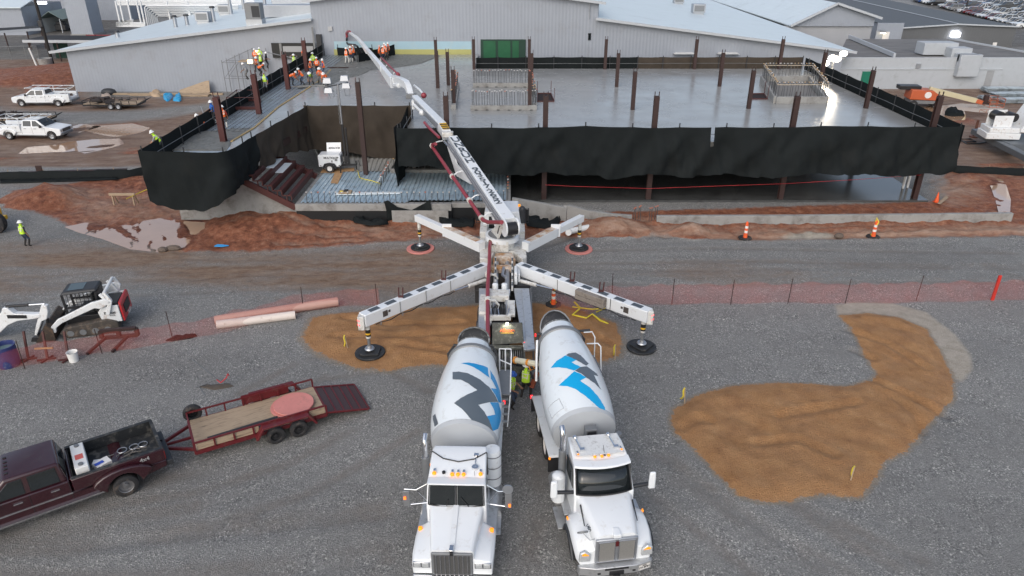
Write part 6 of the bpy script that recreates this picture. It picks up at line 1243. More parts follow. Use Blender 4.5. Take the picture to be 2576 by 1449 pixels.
# ---- older square-nosed mixer on the left
mA = thing("mixer_truck","white concrete mixer with square chrome nose, slate and blue zigzag on its drum","mixer truck",(-1.80,15.02,0),-.029)
mixer_common(mA)
def ring(w0,zb,zt,r,y,crown=.0,n=4):
    pts = rr(w0,zt-zb,r,n); out = []
    for x,z in pts: out.append((x,y,z+(zb+zt)/2+(crown*(1-(2*x/w0)**2) if z > 0 else 0)))
    return out
q = MB(); q.loft([ring(1.30,.78,1.66,.12,.12,.03),ring(1.36,.78,1.72,.12,.5,.03),ring(1.60,.80,1.90,.14,1.55,.04),ring(1.72,.80,1.98,.14,2.02,.04)]); q.build("hood",M['whitec'],mA,ang=50)
q = MB(); q.bar((0,.2,1.712),(0,2.0,2.03),.16,.012); q.build("hood_strip",M['white'],mA,flat=True)
for s_ in (-1,1):
    q = MB(); q.loft([[(s_*x,y,z) for x,z in pr_] for y,pr_ in ((.08,((.60,.72),(1.20,.72),(1.20,1.18),(1.12,1.26),(.60,1.32))),(.5,((.62,.98),(1.24,1.02),(1.24,1.22),(1.14,1.32),(.62,1.42))),(1.3,((.66,1.08),(1.25,1.08),(1.25,1.2),(1.14,1.3),(.66,1.46))),(1.9,((.72,.95),(1.25,.95),(1.25,1.12),(1.12,1.24),(.72,1.5))),(2.1,((.74,.62),(1.22,.62),(1.22,.9),(1.1,1.0),(.74,1.2))))]); q.build("front_fender",M['whitec'],mA,bevel=.03)
    q = MB(); q.box((s_*.92,.06,1.12),(.50,.07,.22)); q.build("lamp_bezel",M['chrome'],mA,bevel=.01)
    for i in (0,1): 
        q = MB(); q.box((s_*(.80+.24*i),.02,1.12),(.20,.03,.15)); q.build("headlight",M['lens'],mA,bevel=.01)
    q = MB(); q.box((s_*1.12,1.62,1.32),(.12,.14,.12)); q.build("turn_lamp",M['amber'],mA,bevel=.02)
    # mirrors
    q = MB(); q.box((s_*1.62,2.35,1.95),(.22,.08,.62)); q.build("mirror",M['gsteel'],mA,bevel=.02); q = MB(); q.box((s_*1.66,2.29,2.0 if s_ < 0 else 1.78),(.07,.03,.1)); q.build("mirror_lamp",pm("orange_glow",(1,.2,.02),.4,emit=((1,.15,.02),1.6)),mA,flat=True)
    tubeframe(mA,"mirror_bracket",M['chrome'],[(s_*.94,2.35,2.55),(s_*1.3,2.35,2.3),(s_*1.68,2.4,2.28)],[(s_*.94,2.5,1.65),(s_*1.68,2.4,1.62)],[(s_*1.3,2.35,2.3),(s_*.98,2.4,1.8)],r=.018)
    for i,(yy,zz) in enumerate(((2.55,.95),(2.75,.55))):
        q = MB(); q.box((s_*(1.06+.12*i),yy,zz),(.36,.95,.04)); q.build("step",M['alum'],mA,bevel=.008)
q = MB(); q.lathe([(.17,0),(.17,.05)],(1.60,2.35,2.42),(0,-1,0),16); q.build("convex_mirror",M['steel'],mA)
q = MB(); q.b2((-.62,.02,.72),(.62,.12,1.60)); q.build("grille_surround",M['gsteel'],mA,bevel=.03)
q = MB(); q.b2((-.54,0,.78),(.54,.03,1.53),0)
for i in range(8): x = -.47+.134*i; q.b2((x-.012,-.03,.76),(x+.012,.0,1.54),1)
q.build("grille",[pm("grille_mesh",(.10,.10,.10),.6,.3,var=.3,sc=20),M['chrome']],mA,flat=True)
q = MB(); q.box((0,-.02,1.64),(.1,.08,.1)); q.build("nose_badge",M['black'],mA,bevel=.01)
q = MB(); q.box((0,.1,1.76),(.14,.3,.06)); q.build("hood_ornament",M['chrome'],mA,bevel=.02)
q = MB(); q.prism([(-1.2,-.02),(-1.0,-.14),(1.0,-.14),(1.2,-.02),(1.2,.12),(-1.2,.12)],'z',.42,.70); q.build("bumper",M['chrome'],mA,bevel=.02)
# cab
q = MB(); q.loft([[(x,y,z) for x,z in pr_] for y,pr_ in ((2.02,((-.93,.75),(.93,.75),(.93,1.86),(-.93,1.86))),(2.06,((-.94,.75),(.94,.75),(.94,1.95),(-.94,1.95))),(2.30,((-.94,.75),(.94,.75),(.92,2.62),(-.92,2.62))),(2.55,((-.94,.75),(.94,.75),(.90,2.78),(-.90,2.78))),(3.55,((-.94,.75),(.94,.75),(.88,2.98),(-.88,2.98))),(3.75,((-.94,.75),(.94,.75),(.86,2.95),(-.86,2.95))))]); q.build("cab",M['whitec'],mA,bevel=.04)
for s_ in (-1,1):
    q = MB(); a,b,c,d = (s_*.04,2.045,2.0),(s_*.84,2.075,2.0),(s_*.82,2.285,2.66),(s_*.04,2.245,2.66); q.add([(x,y-.035,z) for x,y,z in (a,b,c,d)],[(0,1,2,3) if s_ > 0 else (3,2,1,0)]); o = q.build("windshield",M['glass'],mA,flat=True); sd_ = o.modifiers.new("s",'SOLIDIFY'); sd_.thickness = .015
    q = MB(); q.b2((s_*.945,2.4,1.95),(s_*.955,3.1,2.5)); q.build("side_window",M['glass'],mA,flat=True)
tubeframe(mA,"windshield_seal",M['black'],[(-.87,2.02,2.02),(-.5,1.99,1.97),(0,1.985,1.965),(.5,1.99,1.97),(.87,2.02,2.02),(.85,2.26,2.67),(0,2.21,2.70),(-.85,2.26,2.67),(-.87,2.02,2.02)],[(0,1.99,1.97),(0,2.2,2.68)],r=.022)
q = MB(); q.add([(-.05,2.02,2.03),(.20,2.02,2.03),(.45,2.08,2.15),(.1,2.12,2.25)],[(0,1,2,3)]); 
q = MB(); q.prism([(-.90,2.70),(.90,2.70),(.90,2.76),(-.90,2.76)],'y',2.12,2.45); q.build("sun_visor",M['white'],mA,bevel=.02)
tubeframe(mA,"wiper",M['black'],[(-.3,1.98,1.98),(-.25,2.04,2.2)],[(.4,1.98,1.98),(.15,2.05,2.28)],r=.012)
tubeframe(mA,"roof_seal",M['black'],[(-.88,3.42,2.965),(-.5,3.14,2.915),(0,3.02,2.895),(.5,3.14,2.915),(.88,3.42,2.965)],[(.885,3.42,2.955),(.93,3.0,2.4)],r=.02)
for x in (-.72,-.15,.03,.21,.74): lamp(mA,(x,2.53 if abs(x) < .5 else 2.57,2.80),.11)
q = MB(); q.cyl((.55,2.8,2.83),(.55,2.8,2.9),.11,n=14); q.cyl((.55,3.25,2.92),(.55,2.8,2.88),.025,n=6); q.box((.55,3.3,2.95),(.14,.12,.06)); q.build("roof_horn",M['chrome'],mA)
q = MB(); q.cyl((-.42,2.58,2.80),(-.42,2.58,2.86),.055,n=10); q.cyl((.56,2.5,2.78),(.56,2.4,3.05),.006,n=4); q.build("antenna",M['black'],mA)
q = MB(); q.cyl((-1.13,3.45,.9),(-1.13,3.45,2.7),.13,n=16); q.build("muffler_guard",M['gsteel'],mA); q = MB(); q.tube([(-1.13,3.45,2.6),(-1.13,3.45,3.15),(-1.13,3.52,3.32),(-1.13,3.72,3.42)],.085,12); q.build("exhaust_stack",M['chrome'],mA)
q = MB(); q.lathe([(.25,0),(.30,.06),(.30,1.35),(.25,1.47),(.05,1.52)],(1.02,4.15,1.05),(0,0,1),24); q.build("water_tank",M['white'],mA); q = MB(); [q.lathe([(.306,-.02),(.31,0),(.306,.02)],(1.02,4.15,1.05+z),(0,0,1),24,caps=False) for z in (.4,.85,1.3)]; q.build("tank_strap",M['gsteel'],mA)
for s_ in (-1,1): q = MB(); q.cyl((s_*1.05,3.1,.62),(s_*1.05,4.4,.62),.3,n=20); q.build("fuel_tank",M['alum'],mA)
Z = lambda L_: [(1059.9+x*.2083,912.3+y*.2083) for x,y in L_]
dA = [(Z([(380,115),(450,110),(560,130),(700,200),(820,300),(890,400),(925,475),(820,480),(685,512),(760,600),(820,700),(860,825),(750,857),(640,810),(500,790),(375,803),(470,745),(605,695),(500,570),(395,490),(480,430),(560,385),(675,335),(560,250),(480,210),(380,203)]),drumg),
 (Z([(475,10),(560,0),(650,12),(760,45),(800,63),(808,130),(822,185),(740,125),(640,60),(550,25)]),drumb),(Z([(830,92),(880,170),(915,250),(945,340),(966,485),(934,480),(890,390),(838,310),(905,318),(870,245),(838,195)]),drumb),
 (Z([(825,483),(928,480),(963,600),(958,700),(925,800),(862,827),(820,720),(790,650),(888,628),(870,560)]),drumb),(Z([(142,645),(172,620),(207,740),(165,775),(145,700)]),drumg)]
drum(mA,(0,4.62,2.12),R(12.5),4.92,dA,1.265)
rim = scoop(mA,(0,10.05,3.44),.15,.62,(crust,crustw),.28)
tubeframe(mA,"hopper_frame",crust,[(-.85,9.2,2.4),(-.95,9.4,3.3),(-.75,9.75,3.45)],[(.85,9.2,2.4),(.95,9.4,3.3),(.75,9.75,3.45)],[(-.78,9.72,3.5),(.78,9.72,3.5)],r=.05)
q = MB(); q.box((1.28,8.75,2.45),(.5,1.7,.06)); q.build("access_platform",M['gsteel'],mA,bevel=.01)
tubeframe(mA,"handrail",M['white'],[(1.05,9.5,2.45),(1.05,9.5,3.5),(1.5,9.5,3.5),(1.52,9.3,3.4),(1.52,8.0,2.5)],[(1.28,9.5,3.5),(1.28,9.5,2.5)],[(1.52,9.0,3.1),(1.05,9.5,3.0)],[(1.52,7.95,2.45),(1.42,7.6,1.2)],[(1.1,7.95,2.45),(1.1,7.6,1.2)],r=.025)
for i in range(4): q = MB(); q.box((1.27,7.66+.09*i,1.4+.28*i),(.36,.1,.04)); q.build("ladder_rung",M['alum'],mA,flat=True)
q = MB(); q.loft([[(.2+.35*math.cos(a),9.9,2.2+.3*math.sin(a)) for a in np.linspace(math.pi,2*math.pi,8)],[(.5+.3*math.cos(a),11.2,1.75+.28*math.sin(a)) for a in np.linspace(math.pi,2*math.pi,8)]],caps=False,close=False); o = q.build("discharge_chute",crust,mA); o.modifiers.new("s",'SOLIDIFY').thickness = .03
# ---- newer round-nosed mixer on the right
mB = thing("mixer_truck","white concrete mixer with rounded nose, twin mesh grille and sky blue drum marks","mixer truck",(3.24,15.62,0),.1375)
mixer_common(mB)
q = MB(); q.loft([ring(1.34,.80,1.72,.22,.16,.05,6),ring(1.44,.80,1.80,.22,.5,.07,6),ring(1.66,.82,1.90,.22,1.5,.07,6),ring(1.82,.84,1.92,.2,2.0,.06,6)]); q.build("hood",M['whitec'],mB,ang=60)
for s_ in (-1,1):
    q = MB(); sec = []
    for y,zt,zb,xo in ((.14,1.10,.62,1.10),(.35,1.24,.74,1.2),(.8,1.40,.98,1.25),(1.3,1.47,1.08,1.26),(1.75,1.42,.98,1.25),(2.1,1.2,.62,1.2)): sec.append([(s_*x,y,z) for x,z in ((.55,zb),(xo,zb),(xo+.01,zt-.22),(xo-.06,zt-.08),(xo-.22,zt),(.60,zt+.14),(.55,zt+.1))])
    q.loft(sec); q.build("front_fender",M['whitec'],mB,bevel=.05,seg=3)
    q = MB(); q.tube([(s_*1.27,.45,.62),(s_*1.29,.7,.95),(s_*1.30,1.25,1.12),(s_*1.29,1.8,.98),(s_*1.26,2.1,.55)],.055,8); q.build("fender_lip",M['plast'],mB)
    q = MB(); q.prism([(s_*.80,.84),(s_*1.16,.86),(s_*1.14,1.18),(s_*.98,1.26),(s_*.80,1.1)],'y',.03,.16); o = q.build("headlight",M['lens'],mB,bevel=.03); q = MB(); q.prism([(s_*.86,1.10),(s_*1.08,1.12),(s_*1.06,1.17),(s_*.98,1.20)],'y',.015,.028); q.build("turn_lamp",M['amber'],mB,flat=True)
    q = MB(); q.box((s_*1.62,2.2,2.16),(.24,.14,.66),top=(.85,.8)); q.build("mirror",M['whitec'],mB,bevel=.06,seg=3); q = MB(); q.bar((s_*.95,2.25,1.92),(s_*1.55,2.25,1.98),.12,.10); q.build("mirror_arm",M['plast'],mB,bevel=.03)
    for i,(yy,zz) in enumerate(((2.75,.98),(2.6,.55))):
        q = MB(); q.box((s_*(1.06+.22*i),yy,zz),(.34,1.0,.04)); q.build("step",M['alum'],mB,bevel=.008)
    q = MB(); q.prism([(.95,1.55),(1.1,1.6),(1.75,1.78),(1.7,1.86)],'x',s_*.83,s_*.862); q.build("hood_vent",M['plast'],mB,flat=True)
    q = MB(); q.box((s_*1.24,1.75,1.3),(.04,.12,.08)); q.build("side_marker",M['amber'],mB,bevel=.01)
q = MB(); q.b2((-.66,.06,.70),(.66,.16,1.64)); q.build("grille_surround",M['steel'],mB,bevel=.03)
for s_ in (-1,1):
    q = MB(); q.box((s_*.31,.05,1.17),(.50,.03,.78)); q.build("grille_mesh",pm("silver_mesh",(.38,.37,.35),.45,.6,var=.35,sc=40),mB,bevel=.01)
    q = MB(); [q.bar(a,b,.03,.02) for a,b in (((s_*.06,.03,.78),(s_*.56,.03,.78)),((s_*.06,.03,1.56),(s_*.56,.03,1.56)),((s_*.06,.03,.78),(s_*.06,.03,1.56)),((s_*.56,.03,.78),(s_*.56,.03,1.56)))]; q.build("grille_frame",M['chrome'],mB,flat=True)
q = MB(); q.prism([(-.06,1.36),(.06,1.36),(.075,1.56),(-.075,1.56)],'y',.02,.05); q.build("nose_badge",pm("dark_red_badge",(.10,.01,.012),.3),mB,bevel=.01)
q = MB(); q.loft([ring(.26,1.66,1.80,.04,.05,0),ring(.2,1.74,1.84,.04,.4,0)]); q.build("hood_ornament",M['whitec'],mB,bevel=.02)
q = MB(); q.prism([(-1.18,.16),(-1.14,.0),(-.62,-.16),(.62,-.16),(1.14,.0),(1.18,.16)],'z',.34,.66); q.build("bumper",M['alum'],mB,bevel=.02)
q = MB(); q.box((0,-.17,.44),(.46,.06,.16)); q.box((0,-.2,.34),(.2,.16,.14)); q.box((0,-.165,.60),(.75,.03,.07)); q.box((-.55,-.165,.46),(.1,.02,.07)); q.box((.55,-.165,.46),(.1,.02,.07)); q.build("tow_hitch",M['black'],mB,bevel=.01)
q = MB(); q.add([(.70,-.155,.40),(1.08,-.04,.40),(1.08,-.04,.60),(.70,-.155,.60)],[(0,1,2,3)]); o = q.build("number_plate",MATS["white_cap"],mB,flat=True)
text("1V1·B961",.10,M['black'],mB,frame((.89,-.103,.485),(.38,.115,0),(0,0,1)),.003,"plate_number",bold=.003); text("TEXAS",.05,M['black'],mB,frame((.89,-.103,.565),(.38,.115,0),(0,0,1)),.003,"plate_number",bold=.002)
q = MB(); q.lathe([(.17,0),(.17,.04),(.02,.05)],(-.98,.55,1.62),Vector((0,.75,.66)),18); q.build("convex_mirror",M['gsteel'],mB); tubeframe(mB,"mirror_stalk",M['steel'],[(-.98,.55,1.62),(-.80,.3,1.5),(-.68,.2,1.62)],r=.015)
text("1404",.16,M['dk'],mB,frame((-.765,.72,1.66),(.3,-.9,-.05),(.5,.2,.8)),.004,"fleet_number",bold=.004)
q = MB(); q.loft([[(x,y,z) for x,z in pr_] for y,pr_ in ((2.02,((-.96,.75),(.96,.75),(.96,1.88),(-.96,1.88))),(2.06,((-.98,.75),(.98,.75),(.98,1.96),(-.98,1.96))),(2.50,((-.98,.75),(.98,.75),(.92,2.66),(-.92,2.66))),(2.80,((-.98,.75),(.98,.75),(.90,2.86),(-.90,2.86))),(3.4,((-.98,.75),(.98,.75),(.88,2.92),(-.88,2.92))),(3.85,((-.98,.75),(.98,.75),(.86,2.88),(-.86,2.88))))]); q.build("cab",M['whitec'],mB,bevel=.06,seg=3)
q = MB(); n_ = 9; A_,B_ = [],[]
for i in range(n_):
    f = -1+2*i/(n_-1); A_.append((f*.91,1.98+.14*f*f-.06,1.98)); B_.append((f*.87,2.40+.12*f*f-.04,2.74))
q.add(A_+B_,[(i,i+1,n_+i+1,n_+i) for i in range(n_-1)]); o = q.build("windshield",M['glass'],mB); o.modifiers.new("s",'SOLIDIFY').thickness = .03
tubeframe(mB,"windshield_seal",M['black'],A_+B_[::-1]+A_[:1],r=.03)
q = MB(); q.loft([[(x,y+.16*(x/.93)**2,z) for x in np.linspace(-.93,.93,9)]+[(x,y2+.16*(x/.93)**2,z2) for x in np.linspace(.93,-.93,9)] for y,z,y2,z2 in ((2.24,2.76,2.5,2.76),(2.28,2.82,2.6,2.84))]); q.build("sun_visor",M['whitec'],mB,bevel=.015)
for s_ in (-1,1): q = MB(); q.prism([(2.35,2.0),(3.3,2.0),(3.3,2.6),(2.62,2.6)],'x',s_*.955,s_*.985); q.build("side_window",M['glass'],mB,flat=True)
q = MB(); q.b2((-.80,2.75,2.93),(.80,3.75,2.945)); rd_ = q.build("roof_panel",pm("dirty_roof_paint",(.72,.73,.72),.5,var=.1,sc=9,dirt=((.42,.41,.39),.35,9)),mB,flat=True); 
for x,y in ((-.72,2.86),(-.2,2.72),(.03,2.72),(.26,2.74),(.74,2.92)): lamp(mB,(x,y,2.88 if abs(x) < .5 else 2.9),.085)
for x in (-.55,.58):
    q = MB(); q.box((x,3.02,2.98),(.16,.12,.08)); q.cyl((x-.05,3.1,2.98),(x-.1,3.65,2.98),.03,n=8); q.cyl((x-.1,3.6,2.98),(x-.1,3.7,2.98),.07,n=10); q.build("roof_horn",M['chrome'],mB)
q = MB(); q.box((.14,2.78,2.9),(.05,.08,.06)); q.cyl((.14,2.8,2.9),(.1,2.86,3.22),.008,n=4); q.build("antenna",M['black'],mB)
q = MB(); q.cyl((-1.12,3.35,.9),(-1.12,3.35,2.75),.13,n=16); q.build("muffler_guard",M['gsteel'],mB); q = MB(); q.tube([(-1.12,3.35,2.7),(-1.12,3.35,3.3),(-1.12,3.42,3.48),(-1.12,3.58,3.54)],.10,12); q.build("exhaust_stack",M['chrome'],mB)
q = MB(); q.cyl((-1.3,3.0,1.0),(-1.3,3.0,2.0),.22,n=18); q.ell((-1.3,3.0,2.0),(.22,.22,.12),14,6); q.build("air_cleaner",M['white'],mB)
for s_ in (-1,1): q = MB(); q.cyl((s_*1.05,3.2,.62),(s_*1.05,4.5,.62),.3,n=20); q.build("fuel_tank",M['alum'],mB)
q = MB(); q.box((.05,4.28,2.55),(.42,.3,.62)); q.box((.05,4.11,2.60),(.32,.03,.4),k=1); q.box((.7,4.1,2.35),(.8,.4,.3)); q.cyl((-.4,4.2,2.2),(.4,4.2,2.2),.2,n=14); q.cyl((1.0,4.1,2.5),(1.0,4.1,2.65),.12,n=10); q.build("drum_drive",[M['gsteel'],M['black']],mB,bevel=.02)
T3 = lambda L_: [(1288+x/4,724.5+y/4) for x,y in L_]
dB = [(T3([(390,805),(450,735),(540,680),(600,705),(650,725),(597,750),(690,797),(625,835),(550,810),(470,800)]),drumc),(T3([(545,678),(570,660),(640,650),(690,680),(770,762),(745,785),(650,728),(600,705)]),drumg),
 (T3([(632,835),(690,797),(752,790),(850,862),(866,890),(822,876),(880,1000),(924,1062),(898,1028),(830,960),(748,904),(695,862)]),drumg),(T3([(470,985),(560,900),(625,840),(690,867),(745,902),(685,935),(790,1010),(870,1100),(930,1200),(960,1330),(938,1318),(900,1230),(830,1170),(740,1090),(640,1020),(560,990)]),drumc)]
D0,axd,ezd,kern,hit = drum(mB,(0,4.72,2.14),R(13),5.45,dB,1.23)
hp = [hit(*p) for p in T3([(365,1215),(475,1115),(522,1210),(405,1315)])]
if all(hp):
    loop = []
    for (h0,t0),(h1,t1) in zip(hp,hp[1:]+hp[:1]):
        for i in range(6): h,th = h0+(h1-h0)*i/6,t0+(t1-t0)*i/6; loop.append(D0+axd*h+Vector((1,0,0))*((kern(h)+.005)*math.cos(th))+ezd*((kern(h)+.005)*math.sin(th)))
    tubeframe(mB,"hatch_seam",drumhead,loop+loop[:1],r=.011)
    q = MB(); [q.ell(p,.016,6,4) for p in loop[::2]]; q.build("hatch_bolt",M['steel'],mB)
scoop(mB,(0,10.1,3.22),.3,.66,(pm("black_hopper_plastic",(.03,.031,.034),.5,var=.3,sc=3,dirt=((.14,.13,.12),.25,4)),M['gsteel']),.62)
tubeframe(mB,"hopper_frame",M['plast'],[(-.85,9.2,2.4),(-.98,9.4,3.3),(-.8,9.8,3.5)],[(.85,9.2,2.4),(.98,9.4,3.3),(.8,9.8,3.5)],[(-.9,9.7,3.5),(1.3,9.75,3.5)],r=.05)
q = MB(); q.box((1.25,8.9,2.4),(.45,1.3,.06)); q.build("access_platform",M['gsteel'],mB,bevel=.01)
tubeframe(mB,"handrail",M['white'],[(1.0,9.6,3.5),(1.35,9.6,3.5),(1.45,9.5,3.3),(1.45,9.4,2.4),(1.05,9.4,2.4)],[(1.45,9.0,3.3),(1.55,8.9,3.2),(1.55,8.4,1.2)],[(1.05,9.2,3.2),(1.45,9.0,3.3)],r=.028)
tubeframe(mB,"drum_guard",M['white'],[(-.95,9.4,3.4),(-1.05,8.9,2.9),(-1.1,8.6,2.0)],r=.05)
cream = pm("cream_chute",(.72,.68,.52),.45,var=.05,dirt=((.4,.38,.3),.2,5))
def chute(t, a, b, r, mat, name, sub=None):
    a,b = Vector(a),Vector(b); d = (b-a).normalized(); x = d.cross(Vector((0,0,1))).normalized(); z = x.cross(d); ang_ = np.linspace(math.pi*.98,2*math.pi*1.02,10)
    q = MB(); q.loft([[p+x*r*math.cos(k)+z*r*math.sin(k)*.8 for k in ang_] for p in (a,b)],caps=False,close=False); o = q.build(name,mat,t); o.modifiers.new("s",'SOLIDIFY').thickness = .025; return o
mi = (Matrix.Translation(mB.location) @ Matrix.Rotation(mB.rotation_euler.z,4,'Z')).inverted()
ca,cb = mi @ P(1352,918,1.75), mi @ P(1292,904,1.35); chute(mB,ca,cb,.26,crust,"discharge_chute")
ca,cb = mi @ P(1352,916,1.95), mi @ P(1296,906,1.75); q = MB(); q.cyl(ca,cb,.13,n=14); q.build("spare_chute",cream,mB)
q = MB(); d_ = (ca-cb).normalized(); q.cyl(cb-d_*.03,cb+d_*.06,.16,n=14); q.cyl(cb+d_*.62,cb+d_*.72,.15,n=14); q.tube([cb+d_*.65,cb+d_*.75+Vector((0,-.2,-.25)),cb+d_*.95+Vector((0,-.25,-.1)),cb+d_*.8],.02,6); q.build("orange_strap",pm("orange_band",(.8,.30,.03),.5),mB)
q = MB(); p = mi @ P(1352,935,1.2); q.bar(p,p+Vector((-.3,-.3,-.6)),.22,.06); q.build("side_reflector",pm("rust_red_panel",(.25,.06,.03),.6),mB)

def pull_front(t, sh, y0):
    for c in t.children:
        w_ = c.name.split(".")[0] in ("tyre","rim")
        for v in c.data.vertices:
            if w_: 
                if v.co.y < 2.5: v.co.y += sh*.62
            elif v.co.y < y0: v.co.y = y0-(y0-v.co.y)*(y0-sh)/y0
        c.data.update()
pull_front(mA,.42,2.0); pull_front(mB,.34,1.95)

for c in mA.children:
    if c.name.split(".")[0] in ("charge_hopper","hopper_rim","hopper_frame","access_platform","handrail","ladder_rung","discharge_chute"): c.location.y -= .5
# ================================================================= pickups, trailers, machines, cars
def pickup(name, label, cat, loc, rz, paint, L_=6.5, W=2.0, bedl=2.45, dually=False, bed='open', cabs=2, trimm=None, group=None, rimm=None, detail=True):
    "x forward; origin on the ground under the middle of the truck"
    t = thing(name,label,cat,loc,rz,group); hl = L_/2; xf = hl; xr = -hl; r = .40; fx,rx = xf-1.0, xr+1.35; cb = xr+bedl; cf = cb+ (2.45 if cabs == 2 else 1.7)
    trimm = trimm or M['chrome']; rimm = rimm or M['chrome']
    def arch(cx, rr_, z0=.42): return [(cx+rr_*math.cos(a), .40+rr_*math.sin(a)) for a in np.linspace(math.pi*1.0,0,11) ]
    bot = .46
    low = [(xr,bot+.08)]+arch(rx,.50)+arch(fx,.50)+[(xf-.12,bot),(xf,.62),(xf,.98),(xf-.10,1.10),(cf+.45,1.22),(cf-.05,1.27),(cb,1.27)]
    if bed == 'open': low += [(cb,.80),(xr,.80)]
    else: low += [(cb,1.0),(xr,1.0)]
    q = MB(); q.prism(low,'y',-W/2,W/2); q.build("body",paint,t,bevel=.045,seg=3,ang=50)
    # greenhouse
    q = MB(); q.hexa([(cb+.02,-W/2+.05,1.25),(cf-.0,-W/2+.05,1.25),(cf-.0,W/2-.05,1.25),(cb+.02,W/2-.05,1.25),(cb+.14,-W/2+.24,1.90),(cf-.85,-W/2+.24,1.92),(cf-.85,W/2-.24,1.92),(cb+.14,W/2-.24,1.90)]); q.build("cab",paint,t,bevel=.07,seg=3,ang=60)
    def gl(nm,a,b,c,d): 
        q = MB(); q.add([a,b,c,d],[(0,1,2,3)]); n_ = (Vector(b)-Vector(a)).cross(Vector(c)-Vector(b)).normalized(); o = q.build(nm,M['glass'],t,flat=True); m_ = o.modifiers.new("s",'SOLIDIFY'); m_.thickness = .03; m_.offset = 0; b_ = o.modifiers.new("b",'BEVEL'); b_.width = .012
    def side(s_,x0,x1,x0t,x1t):
        f = lambda z: W/2-.05-(.19*(z-1.25)/.66)
        gl("side_window",(x0,s_*(f(1.32)+.008),1.32),(x1,s_*(f(1.32)+.008),1.32),(x1t,s_*(f(1.80)+.008),1.80),(x0t,s_*(f(1.80)+.008),1.80))
    for s_ in (-1,1):
        if cabs == 2: side(s_,cb+.22,cb+1.02,cb+.26,cb+1.02); side(s_,cb+1.16,cf-.32,cb+1.16,cf-.92)
        else: side(s_,cb+.2,cf-.3,cb+.24,cf-.9)
    gl("windshield",(cf-.06,-W/2+.16,1.32),(cf-.06,W/2-.16,1.32),(cf-.80,W/2-.30,1.87),(cf-.80,-W/2+.30,1.87))
    gl("rear_window",(cb+.02,W/2-.25,1.40),(cb+.02,-W/2+.25,1.40),(cb+.12,-W/2+.34,1.80),(cb+.12,W/2-.34,1.80))
    for s_ in (-1,1):
        for i,xd in enumerate((cb+.30,cb+1.30) if cabs == 2 else (cb+.4,)):
            q = MB(); q.bar((xd,s_*(W/2+.02),1.10),(xd+.24,s_*(W/2+.02),1.10),.03,.04); q.build("door_handle",trimm,t)
        q = MB(); [q.bar((x,s_*(W/2+.002),.58),(x,s_*(W/2+.002),1.24),.012,.01) for x in ((cb+.03,cb+1.1,cf-.1) if cabs == 2 else (cb+.03,cf-.1))]; q.build("door_seam",M['black'],t,flat=True)
        q = MB(); q.box((cf-.35,s_*(W/2+.16),1.36),(.14,.22,.24)); q.bar((cf-.35,s_*(W/2-.05),1.3),(cf-.35,s_*(W/2+.1),1.32),.05); q.build("mirror",M['black'] if not detail else paint,t,bevel=.03)
        ww = W/2 if not dually else W/2+.16
        wheel(t,(fx,s_*(W/2-.12),.40),.40,.26,s_,rimm,axis='y'); wheel(t,(rx,s_*(ww-.12),.40),.40,.24,s_,rimm,axis='y',dual=dually)
        if dually:
            q = MB(); pts = [(rx+.95*math.cos(a)*(.8 if i_ in (0,10) else 1), .62+.52*math.sin(a)) for i_,a in enumerate(np.linspace(math.pi,0,11))]+[(rx+.52*math.cos(a), .40+.52*math.sin(a)) for a in np.linspace(0,math.pi,11)]
            q.prism(pts,'y',s_*(W/2-.01),s_*(W/2+.17)); q.build("flared_fender",paint,t,bevel=.05,seg=3)
        q = MB(); q.bar((rx+.55,s_*(W/2+.03),.47),(fx-.55,s_*(W/2+.03),.47),.10,.06); q.build("running_board",trimm,t)
        q = MB(); q.bar((cb,s_*(W/2+.006),.80),(cf-.1,s_*(W/2+.006),.80),.02,.05); q.build("side_moulding",trimm if detail else paint,t)
        q = MB(); q.box((xf-.06,s_*(W/2-.22),.92),(.16,.36,.24)); q.build("headlight",M['lens'],t,bevel=.02)
        q = MB(); q.box((xr+.02,s_*(W/2-.09),1.0),(.07,.17,.34)); q.build("tail_light",pm("dark_red_lens",(.16,.012,.012),.25),t,bevel=.015)
    q = MB(); q.box((xf+.0,0,.90),(.06,W-.85,.30)); [q.box((xf+.035,0,.80+.1*i),(.02,W-.9,.03),k=1) for i in range(3)]; q.build("grille",[M['black'],trimm],t,flat=True)
    q = MB(); q.prism([(xf-.1,-W/2-.0),(xf+.1,-W/2+.25),(xf+.1,W/2-.25),(xf-.1,W/2+.0)],'z',.48,.70); q.build("front_bumper",trimm,t,bevel=.03)
    q = MB(); q.box((xr-.10,0,.60),(.2,W-.1,.2)); q.build("rear_bumper",trimm if not detail else M['plast'],t,bevel=.02)
    q = MB(); q.bar((cf-.02,-.4,1.3),(cf-.3,.1,1.5),.02); q.build("wiper",M['black'],t)
    return t,cb,cf,xr,xf
maroon = pm("maroon_paint",(.032,.0055,.010),.25,coat=.7,var=.1,dirt=((.05,.03,.03),.2,3))
e0,e1 = P(395,1165,.6),P(-10,1260,.6); dv = Vector((e1.x-e0.x,e1.y-e0.y)).normalized()
rzp = -2.53; SP = 1.07; fwd = Vector((math.cos(rzp),math.sin(rzp),0)); lft = Vector((-fwd.y,fwd.x,0))
wh_ = P(318,1224,.40); W_p = 2.0
ctr = Vector((wh_.x,wh_.y,0))+fwd*(6.8/2-1.35)*SP+lft*(-(W_p/2+.1)*SP)
t,cb,cf,xr,xf = pickup("pickup_truck","maroon crew cab pickup with open black bed, hitched to the red trailer","pickup",(ctr.x,ctr.y,0),rzp,maroon,rimm=pm('dull_rim',(.30,.30,.31),.35,.8),dually=True,L_=6.8,bedl=2.8)
mp = t; t.scale = (SP,)*3
q = MB(); W = 2.0
